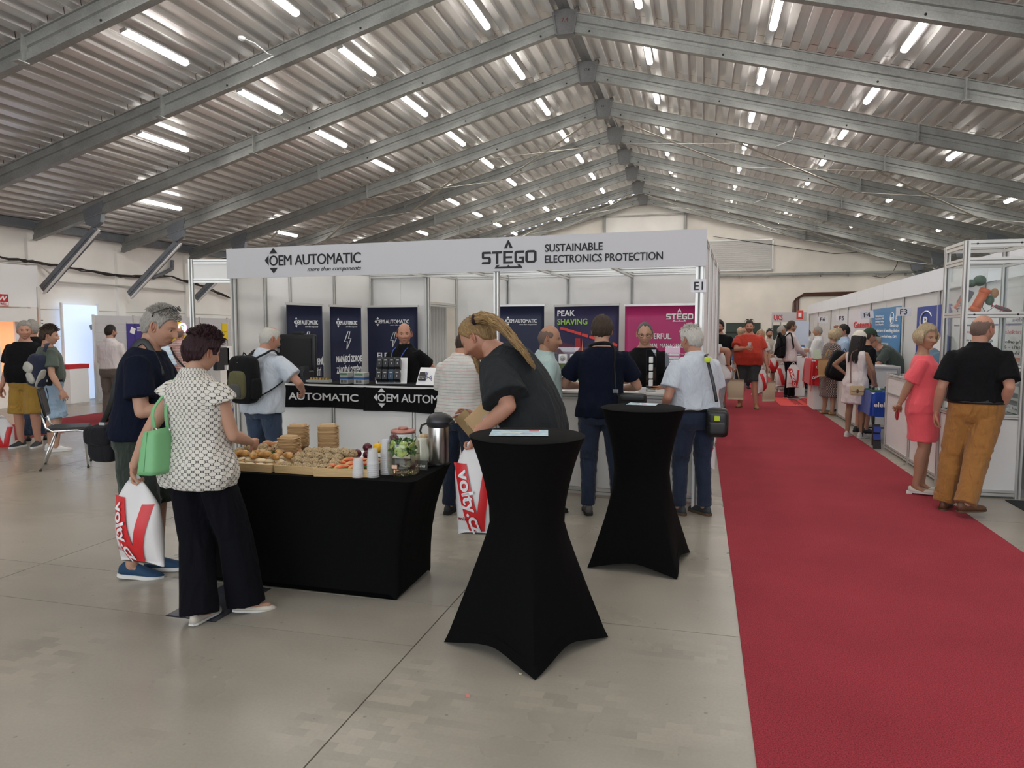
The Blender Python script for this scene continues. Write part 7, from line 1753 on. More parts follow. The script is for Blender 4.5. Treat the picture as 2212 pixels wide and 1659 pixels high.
H_GREY = hair_mat('hair_grey', (.30, .28, .25)); H_WHITE = hair_mat('hair_white', (.52, .50, .45), .2); H_DRED = hair_mat('hair_dark_red', (.022, .005, .008), .6); H_BRN = hair_mat('hair_brown', (.045, .028, .018)); H_DK = hair_mat('hair_dark', (.014, .010, .009)); H_BLOND = hair_mat('hair_ash_blond', (.40, .31, .19), .3); H_LONG = hair_mat('hair_long_blond', (.25, .155, .065), .5); H_SALT = hair_mat('hair_salt', (.12, .11, .10)); H_STUB = hair_mat('hair_stubble', (.15, .10, .08), .2)
S_BLK = mat('shoe_black', (.012, .012, .013), .5); S_BLU = mat('shoe_blue', (.010, .045, .10), .75, bump=.4, bscale=200); S_CRM = mat('shoe_cream', (.60, .55, .47), .4); S_GRY = mat('shoe_grey', (.10, .10, .10), .7); S_WHT = mat('shoe_white', (.62, .60, .58), .6); S_TAN = mat('shoe_tan', (.36, .21, .09), .7); S_BRN = mat('shoe_brown', (.12, .055, .03), .5); S_DG = mat('shoe_darkgrey', (.035, .04, .045), .7)
SOLW = mat('white_sole', (.66, .65, .62), .6); SOLK = mat('dark_sole', (.02, .02, .02), .7); SOLB = mat('brown_sole', (.10, .06, .035), .7); BELT = mat('belt_black', (.012, .012, .012), .45)

def strap(parent, pts, w, m, t=.004, name='strap', ref=None):
    """flat band through world points, child of a thing standing unrotated"""
    P = np.array(pts, float); n = 6 * (len(P) - 1) + 1; s = np.linspace(0, len(P) - 1, n); Q = []
    for x in s:                                              # Catmull-Rom
        i = min(int(x), len(P) - 2); f = x - i; p0, p1, p2, p3 = P[max(i - 1, 0)], P[i], P[i + 1], P[min(i + 2, len(P) - 1)]
        Q.append(.5 * (2 * p1 + (p2 - p0) * f + (2 * p0 - 5 * p1 + 4 * p2 - p3) * f * f + (3 * p1 - p0 - 3 * p2 + p3) * f ** 3))
    Q = np.array(Q) - np.array(parent.location)
    return MB().tube(Q, [(w / 2, t)] * n, 8, ref=ref).build(name, m, parent)
def soft(b, c, size, e=.35, R=None, mi=0, n=28, m=18):
    a = np.arange(n) * 2 * PI / n; el = np.linspace(-PI / 2, PI / 2, m + 1); f = lambda x: np.sign(x) * np.abs(x) ** e; V = []
    for q in el: V.append(np.stack([f(np.cos(q)) * f(np.cos(a)), f(np.cos(q)) * f(np.sin(a)), np.full(n, f(np.sin(q)))], 1))
    V = np.concatenate(V) * (np.array(size) / 2)
    if R is not None: V = V @ np.asarray(R).T
    F = [(i * n + j, i * n + (j + 1) % n, (i + 1) * n + (j + 1) % n, (i + 1) * n + j) for i in range(m) for j in range(n)]
    return b.add(V + np.array(c), F, mi, True)
M_BAGW = mat('plastic_bag_white', (.66, .64, .63), .35, spec=.4); M_BAGR = mat('plastic_bag_red', (.55, .018, .022), .4)
def volty_bag(label, hand, rz, h=.42, w=.30, lean=0.0, detail=True, shear=0.0, group=None):
    """white carrier bag hanging from a hand, printed side towards local -y"""
    t = thing('carrier_bag', label, 'bag', hand, rz, group)
    W = lambda q: w * (.30 + .70 * min(1, q / .28) ** .8 + .10 * max(0, q - .6)) / 2; T = lambda q: .012 + .065 * math.sin(PI * min(1, max(0, q)) ** 1.3 * .92) 
    sh = lambda q: shear * q
    V = []; n = 32; a = np.arange(n) * 2 * PI / n; qs = np.linspace(0.0, 1, 18)
    for q in qs:
        r = 1 + .10 * np.sin(a * 5 + q * 4) * (.3 + q) * .5
        V.append(np.stack([np.sign(np.cos(a)) * np.abs(np.cos(a)) ** .7 * W(q) + sh(q), np.sin(a) * T(q) * r, np.full(n, .02 - q * h) - .012 * np.cos(a * 2) * (q > .95)], 1))
    F = [(i * n + j, i * n + (j + 1) % n, (i + 1) * n + (j + 1) % n, (i + 1) * n + j) for i in range(len(qs) - 1) for j in range(n)] + [tuple(range(n)), tuple((len(qs) - 1) * n + j for j in range(n))[::-1]]
    b = MB(); b.add(np.concatenate(V), F, 0, True)
    b.tube([(-.035, 0, -.01), (-.030, 0, .03), (0, 0, .05), (.030, 0, .03), (.035, 0, -.01)], .010, 8); b.build('bag_body', M_BAGW, t)
    def yf(x, z): 
        q = np.clip((.02 - z) / h, 0, 1); Wq = np.vectorize(W)(q); Tq = np.vectorize(T)(q); u = np.clip(np.abs(x - shear * q) / Wq, 0, .97); return -Tq * (1 - u ** 2.6) ** .62 * 1.10 - .0045
    def band(x0, z0, x1, z1, wd):
        def f(u, v):
            x = (x0 + (x1 - x0) * v + (u - .5) * wd) * w; z = (z0 + (z1 - z0) * v) * h; return x, yf(x, z), z
        return f
    b = MB(); b.grid(band(-.30, -.16, .12, -.92, .34), 8, 22); b.grid(band(.40, -.22, .22, -.92, .20), 6, 20); b.build('red_v_print', M_BAGR, t)
    if detail:
        sl = math.atan2(-.76 * h, .42 * w); ex = np.array([math.cos(sl), math.sin(sl)]); ey = np.array([-ex[1], ex[0]])
        def sf(ox, oz):
            def g(X, Y, Z): x = ox * w + X * ex[0] + Y * ey[0]; z = oz * h + X * ex[1] + Y * ey[1]; return np.stack([x, yf(x, z) - .008 + Z * 0 - .001 * (Z > 0), z], 1)
            return g
        lettering('volty.cz', M_PRINTW, t, (0, 0, 0), .062 * h / .42, .31 * h / .42, bold=.03, surface=sf(-.34, -.24))
        lettering('volty.cz', M_BAGR, t, (0, 0, 0), .020 * h / .42, .10 * h / .42, bold=.02, surface=lambda X, Y, Z: np.stack([-.46 * w + X + shear * .8, yf(-.46 * w + X + shear * .8, -.80 * h + Y) - .002, -.80 * h + Y], 1))
    return t
def tote(label, hand, h=.42, w=.36, m=None, drop=.25, rz=0.0, group=None):
    t = thing('tote_bag', label, 'bag', hand, rz, group); m = m or mat('cotton_cream', (.50, .43, .30), .9, bump=.3, bscale=90)
    b = MB(); V = []; n = 24; a = np.arange(n) * 2 * PI / n
    for q in np.linspace(0, 1, 8): V.append(np.stack([np.sign(np.cos(a)) * np.abs(np.cos(a)) ** .4 * w / 2 * (1 + .04 * math.sin(q * 5)), np.sin(a) * (.015 + .035 * math.sin(q * PI * .9)), np.full(n, -drop - q * h)], 1))
    b.add(np.concatenate(V), [(i * n + j, i * n + (j + 1) % n, (i + 1) * n + (j + 1) % n, (i + 1) * n + j) for i in range(7) for j in range(n)] + [tuple(range(n)), tuple(7 * n + j for j in range(n))[::-1]], 0, True); b.build('bag_body', m, t)
    for s in (-1, 1): MB().tube([(-w * .22, s * .012, -drop - .02), (-.02, s * .006, -.02), (.0, 0, .01), (.02, s * .006, -.02), (w * .22, s * .012, -drop - .02)], [(.011, .002)] * 5, 6).build('handle', m, t)
    return t
def backpack(label, P, off, size, rz, mats, cat='backpack', straps=True):
    """worn on the torso of person P; off = (x, y, z) in the wearer's own axes (metres)"""
    loc = P['w'](np.array(off) / P['k']); t = thing('backpack', label, cat, loc, rz)
    w, d, h = size; m0, m1, m2 = mats
    b = MB(); soft(b, (0, 0, 0), (w, d, h), .45); b.build('body', m0, t)
    b = MB(); soft(b, (0, -d * .42, -h * .10), (w * .72, d * .55, h * .58), .5); b.build('front_pocket', m1, t)
    b = MB(); soft(b, (0, -d * .58, -h * .22), (w * .50, d * .4, h * .30), .5); b.build('lower_pocket', m2, t)
    for s in (-1, 1):
        b = MB(); soft(b, (s * w * .50, 0, -h * .18), (w * .18, d * .7, h * .42), .5); b.build('side_pocket', m0, t)
    MB().tube([(-w * .3, -d * .35, h * .28), (0, -d * .46, h * .36), (w * .3, -d * .35, h * .28)], .004, 6).build('zip', mat('zip_grey', (.2, .2, .2), .4), t)
    MB().tube([(-.03, d * .1, h * .48), (0, 0, h * .56), (.03, d * .1, h * .48)], .006, 6).build('grab_loop', m0, t)
    if straps:
        Rw = rotz(rz)
        for s in (-1, 1):
            sh_ = P['sh'][s]; base = np.array(loc)
            top = base + Rw @ np.array([s * w * .22, d * .30, h * .40]); ov = np.array(sh_) * .72 + np.array(P['w'](P['nb'])) * .28 + np.array([0, 0, .075]); fr = P['w'](P['B'].pt(s * .10, .15, 1.25)); lo = base + Rw @ np.array([s * w * .5, d * .3, -h * .35])
            md = (top + ov) / 2 + (Rw @ np.array([0, -.012, .012]))
            strap(t, [top, md, ov, fr, (fr + lo) / 2 + Rw @ np.array([s * .06, .0, 0]), lo], .048, m0, .006, ref=Rw @ np.array([1, 0, 0]))
    return t

# ------------------------------------------------------------------ the people
def P_(px, py, y): return tuple(aty(px, py, y))
woman = person('woman in a cream patterned blouse and wide black trousers, short dark red hair', (-2.76, 3.42), -4, ('blouse', C_BLOUSE), ('wide', C_BTR), ('flat', S_CRM, SOLW), detail=2, H=1.665, fem=True, w=1.17, skin='light',
    hem=.795, loose=.026, flare=.018, sleeve=.22, slw=1.35, head=(-16, 16, 6), hair='full', hairm=H_DRED, hth=.024, htop=.012, fringe=(170, .035, .020), seed=3, armw=1.08,
    la=dict(w=P_(288, 1012, 3.30), hint=(-.25, -1, 0), f=(.12, .05, -1), n=(1, .2, 0), curl=1.0), ra=dict(h=(.16, .28, 1.02), hint=(.35, -1, -.1)),
    ll=dict(w=at(430, 1316, .075), toe=4), rl=dict(w=at(532, 1294, .075), toe=-50, pitch=-8))
navy = person('tall grey-haired man in a navy T-shirt and green shorts, sunglasses on his head', (-3.56, 3.86), -66, ('tee', C_NAVY), ('shorts', C_DKGRN), ('sneaker', S_BLU, SOLW), detail=2, H=1.83, w=1.10, belly=.35, lean=13, skin='light',
    hem=.90, loose=.024, head=(-6, 20, 0), hair='full', hairm=H_GREY, hth=.012, fringe=(200, .022, .010), glasses='up', brow=(.6, .55, .5), seed=4, shortlen=1.08, nose=1.0, legw=1.05,
    la=dict(h=(-.22, .36, 1.12)), ra=dict(h=(.16, .34, 1.10), hint=(.4, -1, -.4)), ll=dict(w=at(338, 1208, .08), toe=0), rl=dict(w=at(285, 1222, .085), toe=-4, pitch=-6))
old_bp = person('white-haired man in a pale shirt and blue jeans wearing an olive backpack at the counter', (-4.16, 6.10), -8, ('shirt', C_WBL), ('jeans', C_JEAN2), ('shoe', S_BLK, SOLK), detail=1, H=1.70, w=1.12, lean=9, skin='pink',
    hem=.86, loose=.026, head=(-22, 18, 0), hair='thin', hairm=H_WHITE, hth=.010, belly=.4, ra=dict(h=(.26, .30, 1.06), hint=(1, -.6, -.2)), la=dict(h=(-.2, .34, 1.08)))
bald = person('bald man in a black polo shirt with a blue lanyard, behind the counter', (P_(876, 760, 7.62)[0], 7.62), 168, ('polo', C_BLK), ('trousers', C_BTR), ('shoe', S_BLK, SOLK), detail=1, H=1.735, w=1.08, belly=.2, skin='pink', lean=4,
    head=(34, 4, 0), hair='bald', hairm=H_BRN, hth=.008, beard=(.25, (.5, .4, .35)), la=dict(h=(-.22, -.10, .95)), ra=dict(h=(.20, .25, 1.08)), seed=8)
longh = None
striped = person('man in a striped short-sleeved shirt and dark jeans, his head behind the stooping man', (-2.05, 5.90), -12, ('shirt', C_STRIPE), ('jeans', C_JEAN), ('sneaker', S_DG, SOLK), detail=1, H=1.67, w=1.12, lean=8, skin='pink',
    hem=.88, loose=.028, head=(-20, 24, 0), hair='full', hairm=H_BRN, ra=dict(h=(.10, .27, 1.42), hint=(1, .2, -1), n=(0, -1, 0), curl=.9), la=dict(h=(-.12, .30, 1.15)), seed=10)
# the stooping long-haired man
lp = P_(1156, 945, 4.55)
def tail(hc, Rh, B):
    pts = []; H_ = 1.88 / 1.75
    for (px, py, y) in ((1018, 690, 4.50), (1048, 686, 4.49), (1082, 702, 4.44), (1112, 735, 4.40), (1134, 762, 4.38), (1150, 788, 4.38)):
        q = np.array(P_(px, py, y)); q = (q - np.array([lp[0], lp[1], 0])) @ rotz(math.radians(86)) / H_; pts.append(q)
    pts = np.array(pts); rg = random.Random(2); paths = []
    for i in range(330):
        a = rg.uniform(0, 2 * PI); r = rg.uniform(.2, 1) ** .6; P = []
        nn = rg.uniform(.75, 1.04)
        for j in range(14):
            x = j / 13 * nn * (len(pts) - 1); k = min(int(x), len(pts) - 2); f = x - k; c = pts[k] * (1 - f) + pts[k + 1] * f; sp_ = np.interp(j / 13, [0, .12, .5, 1], [.022, .036, .072, .034])
            P.append(c + np.array([math.cos(a) * sp_ * r, .35 * sp_ * r * math.sin(a) + .006 * math.sin(j * 1.3 + i), math.sin(a) * sp_ * r * .75 + .006 * math.sin(j * 1.7 + i * .7)]))
        paths.append(np.array(P))
    bd = []
    for i in range(110):
        s_ = np.array([rg.uniform(-.022, .022), .090 + rg.uniform(-.01, .012), -.088 + rg.uniform(-.012, .012)]); bd.append(np.array([Rh @ (s_ + np.array([0, .012 * t, -.085 * t * rg.uniform(.8, 1)])) + hc + np.array([0, 0, -.03 * t * t]) for t in np.linspace(0, 1, 14)]))
    a, b_, c = strands(paths, .0045, 4); d, e, f = strands(bd, .0028, 4)
    return np.concatenate([a, d]), np.concatenate([b_, e + len(a)]), np.concatenate([c, f])
longh = person('stooping man with a long blond ponytail and goatee in an oversized black T-shirt', (lp[0], lp[1]), 86, ('tee', C_BLK2), ('jeans', C_JEAN), ('shoe', S_BLK, SOLK), detail=2, H=1.88, w=1.34, belly=.55, lean=44, bend=.34, skin='pink',
    hem=.80, loose=.034, sleeve=.86, slw=1.55, head=(0, 38, 4), hair='swept', hairm=H_LONG, hth=.013, neck=(0, 1, .30), hs=1.07, nose=1.1, beard=(.75, (.42, .28, .18)), extra_hair=tail, jaw=.95, seed=6, armw=1.05,
    la=dict(w=P_(1030, 935, 4.22), hint=(-.3, -1, .2), f=(.0, .3, -1), n=(.2, 1, 0), curl=.95), ra=dict(w=P_(1032, 902, 4.66), hint=(.2, -1, -.2), f=(-.15, 1, .22), n=(-1, 0, -.2), curl=.45, point=True),
    ll=dict(a=(-.13, .02, .075)), rl=dict(a=(.13, -.1, .075)))

mint = person('balding man in a mint green polo shirt looking right at the counter', (P_(1172, 880, 6.25)[0], 6.25), -62, ('polo', C_MINT), ('trousers', C_TAUPE), ('shoe', S_BLK, SOLK), detail=1, H=1.70, w=1.06, belly=.4, skin='tan', hem=.88, head=(-24, 8, 0), hair='bald', hairm=H_STUB, hth=.005, beard=(.2, (.5, .4, .35)), lean=5, seed=11)
navy2 = person('dark-haired man seen from behind in a navy T-shirt and jeans at the white counter', (-.84, 6.22), 4, ('tee', C_NAVY), ('jeans', C_JEAN), ('sneaker', S_GRY, SOLK), detail=2, H=1.79, w=1.10, skin='light', hem=.86, loose=.016, head=(0, 18, 0), hair='full', hairm=H_BRN, hth=.019, seed=12, lean=4,
    la=dict(h=(-.20, .30, 1.10), hint=(-.7, -1, 0)), ra=dict(h=(.18, .32, 1.08), hint=(.7, -1, 0)), ll=dict(a=(-.10, 0, .075)), rl=dict(a=(.16, .05, .075)))
staff = person('man in glasses and a black shirt behind the white counter by the magenta banner', (P_(1392, 780, 7.7)[0], 7.7), 176, ('tee', C_BLK), ('trousers', C_BTR), ('shoe', S_BLK, SOLK), detail=1, H=1.745, w=1.12, skin='light', head=(8, 12, 0), hair='high', hairm=H_SALT, hth=.007, glasses='on', seed=13, la=dict(h=(-.22, .32, 1.06)), ra=dict(h=(.1, .30, 1.12)))
white = person('white-haired man in a pale short-sleeved shirt and jeans, a black camera bag at his hip', (-.03, 6.42), 34, ('tucked', C_WBL), ('jeans', C_JEAN), ('sneaker', S_DG, SOLB), detail=2, H=1.695, w=1.12, belly=.55, skin='pink', hem=.985, waist=1.0, loose=.030, head=(14, 10, 0), hair='thin', hairm=H_WHITE, hth=.016, fringe=(60, .03, .008), seed=14, lean=7, belt=BELT,
    la=dict(h=(-.20, .22, .98), hint=(-.6, -1, 0)), ra=dict(h=(.2, .28, .98)), ll=dict(a=(-.12, .06, .075), toe=20), rl=dict(a=(.10, -.02, .075), toe=10))
wpolo = person('man in a white polo shirt and grey trousers bending left behind the booth corner', (P_(1556, 830, 11.6)[0], 11.6), 86, ('polo', C_WHT), ('trousers', C_GREY), ('sneaker', S_GRY, SOLK), detail=1, H=1.80, w=1.12, lean=38, skin='pink', hem=.86, head=(0, 25, 0), hair='full', hairm=H_BRN, la=dict(w=P_(1573, 790, 11.45), hint=(-.3, -1, 0)), ra=dict(h=(.2, .45, 1.1)), seed=15)
blackt = person('big bearded man in a black T-shirt and beige shorts carrying a cream tote bag', (.38, 15.75), 166, ('tee', C_BLK), ('shorts', C_SAND), ('sneaker', S_GRY, SOLK), detail=1, H=1.86, w=1.24, belly=.5, skin='pink', head=(0, 6, 0), hair='full', hairm=H_DK, hth=.020, beard=(.8, (.22, .16, .13)), seed=16, la=dict(h=(-.34, .05, .86)), ra=dict(h=(.26, .2, 1.0)))
redt = person('heavy man in a red T-shirt and dark shorts walking with a plastic cup', (.98, 15.7), 172, ('tee', C_RED), ('shorts', C_CHAR), ('boot', S_TAN, SOLB), detail=1, H=1.86, w=1.36, belly=1.0, skin='pink', head=(4, 4, 0), hair='full', hairm=H_BRN, hth=.010, glasses='up', beard=(.6, (.35, .25, .2)), seed=17, hem=.86, loose=.03,
    ra=dict(h=(.02, .36, 1.20), hint=(1, -.5, -.4), f=(-.6, .3, .2), curl=.8), la=dict(h=(-.36, .06, .80)), ll=dict(a=(-.17, .10, .075)), rl=dict(a=(.15, -.1, .075)), legw=1.1)
person('balding man seen from behind in a bright blue polo shirt far down the carpet', (P_(1598, 760, 20)[0], 20.0), 5, ('polo', C_BLUE), ('trousers', C_GREY), ('shoe', S_BLK, SOLK), detail=0, H=1.74, w=1.1, skin='pink', hair='bald', hairm=H_BLOND, seed=18)
person('dark-haired man mostly hidden behind the red T-shirt, far down the aisle', (P_(1609, 740, 21)[0], 21.0), 178, ('tee', C_BLK), ('jeans', C_JEAN), ('shoe', S_BLK, SOLK), detail=0, H=1.79, skin='light', hair='full', hairm=H_DK, seed=19)
person('blond woman partly hidden behind the man in red, far down the aisle', (P_(1643, 760, 19)[0], 19.0), 160, ('tee', C_WPK), ('skirt', C_SAND), ('sneaker', S_WHT, SOLW), detail=0, H=1.68, fem=True, skin='light', hair='bob', hairm=H_BLOND, seed=20)
beige = person('young bearded man in a beige T-shirt far down the aisle, holding a carrier bag', (P_(1661, 760, 20.3)[0], 20.3), 190, ('tee', C_BEIGE), ('shorts', C_CHAR), ('sneaker', S_BLU, SOLW), detail=0, H=1.68, skin='light', hair='full', hairm=H_DK, beard=(.8, (.25, .2, .17)), glasses='up', seed=21, la=dict(h=(-.04, .28, 1.0)), ra=dict(h=(.04, .28, 1.02)))
person('grey-haired man in a white shirt and light trousers left of the black backpack', (P_(1686, 770, 20)[0], 20.0), -75, ('rolled', C_WHT), ('chinos', C_SAND), ('sneaker', S_WHT, SOLW), detail=0, H=1.76, skin='tan', hair='high', hairm=H_GREY, seed=22)
bpman = person('bearded man in a white shirt with folded arms and a black backpack, down the aisle', (2.06, 18.0), -80, ('long', C_WPK), ('trousers', C_BTR), ('sneaker', S_BLK, SOLW), detail=1, H=1.87, skin='light', hair='full', hairm=H_BRN, beard=(.7, (.3, .22, .18)), glasses='on', seed=23, la=dict(h=(.06, .30, 1.10), hint=(-1, -.3, -.4)), ra=dict(h=(-.02, .30, 1.0), hint=(1, -.3, -.4)))
person('fair-haired man in a white polo shirt standing inside booth F6', (P_(1745, 760, 21.5)[0], 21.5), 80, ('polo', C_WHT), ('trousers', C_BTR), ('shoe', S_BLK, SOLK), detail=0, H=1.70, skin='light', hair='full', hairm=H_STUB, seed=24, head=(0, 18, 0), ra=dict(h=(.1, .3, 1.1)), la=dict(h=(-.1, .3, 1.1)))
person('grey-haired man in a white shirt holding a camera inside booth F6', (P_(1766, 760, 19.5)[0], 19.5), 84, ('long', C_WHT), ('trousers', C_BTR), ('shoe', S_BLK, SOLK), detail=0, H=1.74, w=1.15, belly=.5, skin='tan', hair='full', hairm=H_GREY, seed=25, ra=dict(h=(.06, .28, 1.15)), la=dict(h=(-.06, .28, 1.15)))
dotw = person('blond woman in a dark dotted dress and sandals with a tan bag', (2.42, 14.85), -62, ('dress', C_DOTS), ('skirt', C_DOTS), ('flat', S_TAN, SOLB), detail=1, H=1.70, fem=True, w=1.18, skin='light', hem=.82, skirt=.36, skirtw=1.0, sleeve=.75, hair='bob', hairlen=.10, hairm=H_BLOND, hth=.02, lean=10, seed=26, head=(-10, 14, 0), is_dress=True, la=dict(h=(-.2, .3, 1.05)), ra=dict(h=(.2, .2, 1.0)))
person('dark-haired man in a light blue shirt, one hand raised to his head, at F5', (P_(1822, 760, 15.6)[0], 15.6), 95, ('long', C_LBL), ('trousers', C_BTR), ('shoe', S_BLK, SOLK), detail=0, H=1.76, skin='light', hair='full', hairm=H_DK, hth=.018, seed=27, ra=dict(h=(.10, .14, 1.68), hint=(1, .5, .2)), la=dict(h=(-.1, .3, 1.1)))
girl = person('young woman with long dark hair, a white cap and a sleeveless white dress', (2.30, 11.78), -38, ('tank', C_LINEN), ('skirt', C_LINEN), ('sneaker', S_WHT, SOLW), detail=1, H=1.64, fem=True, w=1.02, skin='olive', hem=.82, skirt=.56, skirtw=1.06, hair='long', hairlen=.40, part=70, hairm=H_DK, hth=.014, cap=mat('cap_cream', (.60, .56, .48), .85), seed=28, head=(-12, 14, 0), is_dress=True, ra=dict(h=(.24, .16, .90), hint=(1, -1, 0)), la=dict(h=(-.20, .06, 1.02), hint=(-1, -.5, .2)))
gcap = person('man in a dark green cap and dark clothes hidden behind the girl in white', (2.52, 12.35), -72, ('tee', C_BLK), ('shorts', C_CHAR), ('sneaker', S_DG, SOLK), detail=1, H=1.68, skin='light', hair='full', hairm=H_BRN, cap=mat('cap_green', (.018, .045, .022), .85), seed=29, head=(0, 12, 0), lean=6)
leaner = person('grey-haired bespectacled man in a dark green shirt leaning over the F4 counter', (3.32, 13.6), 92, ('tee', C_OLV), ('trousers', C_TAUPE), ('shoe', S_BLK, SOLK), detail=1, H=1.74, w=1.14, belly=.5, lean=52, skin='pink', hair='full', hairm=H_GREY, glasses='on', seed=30, head=(0, 26, 0), la=dict(h=(-.12, .62, 1.10)), ra=dict(h=(.08, .64, 1.12)))
slate = person('man in glasses and a slate blue shirt half hidden behind the woman in coral', (3.08, 10.9), 112, ('tee', C_SLATE), ('trousers', C_BTR), ('shoe', S_BLK, SOLK), detail=1, H=1.66, w=1.15, lean=14, skin='light', hair='full', hairm=H_DK, glasses='on', seed=31, la=dict(h=(-.15, .3, 1.0)), ra=dict(h=(.15, .3, 1.0)))
coral = person('blond woman in a coral knee-length dress with her hands behind her back', (2.15, 7.86), -104, ('dress', C_CORAL), ('skirt', C_CORAL), ('heel', S_CRM, SOLW), detail=2, H=1.705, fem=True, w=1.10, belly=.35, skin='tan', hem=.82, loose=.018, skirt=.56, skirtw=.95, sleeve=.80, slw=1.35, hair='bob', hairlen=.055, part=62, hairm=H_BLOND, hth=.018, htop=.014, brow=(.5, .4, .32), seed=32, fold=.7, fold_b=.6, head=(-46, 4, 0), is_dress=True,
    la=dict(h=(-.05, -.21, .90), hint=(-1, -.6, 0), f=(.7, -.1, -.6)), ra=dict(h=(.05, -.23, .86), hint=(1, -.6, 0), f=(-.7, -.1, -.5), curl=.9), ll=dict(a=(-.08, .02, .095), toe=0), rl=dict(a=(.08, -.03, .095), toe=0))
brown = person('broad balding man in a black short-sleeved shirt and brown trousers seen from behind', (2.41, 7.22), -14, ('tucked', C_BLK), ('chinos', C_BRN), ('shoe', S_BRN, SOLB), detail=2, H=1.79, w=1.13, belly=.6, skin='pink', hem=.985, waist=1.0, loose=.028, sleeve=.80, slw=1.15, head=(-42, 4, 0), hair='bald', hairm=H_STUB, hth=.004, beard=(.45, (.45, .36, .3)), belt=BELT, seed=33,
    ra=dict(w=P_(2162, 885, 7.18), hint=(.25, -1, 0), f=(.1, .25, -1), curl=.6), la=dict(h=(-.30, .05, .86)), ll=dict(w=at(2040, 1082, .08), toe=-15), rl=dict(w=at(2082, 1100, .08), toe=-52), legw=1.08, seedx=1)
must = person('grey-haired man in a black T-shirt and mustard cargo shorts at the far left', (-9.12, 7.85), 196, ('tee', C_BLK), ('shorts', C_MUST), ('sneaker', S_DG, SOLW), detail=1, H=1.775, w=1.20, belly=.7, skin='pink', hem=.90, loose=.028, head=(34, 4, 0), hair='full', hairm=H_GREY, hth=.016, seed=34, shortlen=1.05, ra=dict(h=(.30, .06, .84)), la=dict(h=(-.28, -.05, .86)))
behind = person('grey-haired man in black standing behind the man in mustard shorts', (-9.55, 8.35), 40, ('jacket', C_BLK), ('jeans', C_JEAN2), ('flat', S_BLK, SOLK), detail=1, H=1.80, w=1.16, skin='pink', hair='full', hairm=H_GREY, hth=.014, seed=35, sleeve=.72)
green = person('man with tousled dark hair in a grey-green T-shirt and denim shorts, backpack on one shoulder', (-8.50, 7.66), -34, ('tee', C_GRN), ('shorts', C_DENIM), ('sneaker', S_WHT, SOLW), detail=1, H=1.70, w=1.22, belly=.4, skin='light', hem=.97, waist=1.02, loose=.024, head=(-22, 6, 0), hair='full', hairm=H_BRN, hth=.022, fringe=(120, .035, .02), seed=36, shortlen=1.02, ra=dict(h=(.34, .08, .86)), la=dict(h=(-.26, .05, .9)), legw=1.15, belt=BELT)
person('dark-haired bearded man in a white shirt seen from behind near the left partition', (P_(241, 800, 10.4)[0], 10.4), 12, ('long', C_WPK), ('trousers', C_TAUPE), ('shoe', S_BLK, SOLK), detail=1, H=1.75, w=1.1, skin='light', hem=.95, hair='full', hairm=H_DK, hth=.006, beard=(.8, (.2, .15, .12)), head=(-20, 0, 0), seed=37, la=dict(h=(-.12, .28, 1.1)), ra=dict(h=(.12, .28, 1.1)))
pink_ = person('man in a pink striped shirt with a dark shoulder strap before the yellow posters', (P_(390, 800, 11.6)[0], 11.6), 6, ('shirt', C_PLAID), ('trousers', C_TAUPE), ('shoe', S_BLK, SOLK), detail=1, H=1.69, w=1.14, skin='pink', hair='bald', hairm=H_STUB, seed=38, la=dict(h=(-.15, .3, 1.1)), ra=dict(h=(.15, .3, 1.1)))
person('man in a pale blue patterned shirt hidden behind the man in navy', (P_(353, 780, 9.0)[0], 9.0), 150, ('shirt', C_PALE), ('trousers', C_BTR), ('shoe', S_BLK, SOLK), detail=0, H=1.64, skin='light', hair='full', hairm=H_DK, seed=39)

# ------------------------------------------------------------------ what they carry
# green handbag on the woman's left shoulder
hb = thing('handbag', 'mint green leather handbag on the shoulder of the woman in the patterned blouse', 'handbag', P_(343, 972, 3.27)); M_GBAG = mat('green_leather', (.17, .42, .19), .5, bump=.25, bscale=60)
V = []; n = 28; a = np.arange(n) * 2 * PI / n
for q in np.linspace(0, 1, 9): V.append(np.stack([np.sign(np.cos(a)) * np.abs(np.cos(a)) ** .55 * (.045 + .028 * q ** .7), np.sign(np.sin(a)) * np.abs(np.sin(a)) ** .6 * (.075 + .045 * q ** .8), np.full(n, .115 - q * .235) + .012 * np.cos(a) * (1 - q)], 1))
b = MB(); b.add(np.concatenate(V), [(i * n + j, i * n + (j + 1) % n, (i + 1) * n + (j + 1) % n, (i + 1) * n + j)[::-1] for i in range(8) for j in range(n)] + [tuple(range(n)), tuple(8 * n + j for j in range(n))[::-1]], 0, True); b.build('bag_body', M_GBAG, hb)
MB().tube([(.0, -.080, .11), (.002, -.118, -.10)], .0022, 6).build('seam', mat('green_seam', (.10, .28, .12), .6), hb)
shp = woman['sh'][-1] + np.array([.035, 0, .075])
for s, (px, py) in ((-1, (334, 925)), (1, (362, 925))):
    e_ = np.array(P_(px, py, 3.24 if s < 0 else 3.30)); tp_ = shp + np.array([-.012 if s < 0 else .022, -.0, 0])
    strap(hb, [e_, e_ + (0, -.01, .09), (e_ * .45 + tp_ * .55) + np.array([-.022, -.035, 0]), tp_ + np.array([-.01, -.055, -.06]), tp_, tp_ + np.array([0, .07, -.05])], .024, M_GBAG, .0055, ref=(1, 0, 0))
    ri = MB(); aa = np.linspace(0, 2 * PI, 13)[:-1]; ri.tube([np.array(e_) - np.array(hb.location) + np.array([.013 * math.cos(x), 0, .013 * math.sin(x) - .01]) for x in aa], .003, 6, closed=True); ri.build('ring', M_CHROME, hb)
volty_bag('white and red plastic carrier bag held by the woman in the patterned blouse', woman['hands'][-1] + np.array([0, 0, -.02]), math.radians(-6), .47, .31, shear=.03)
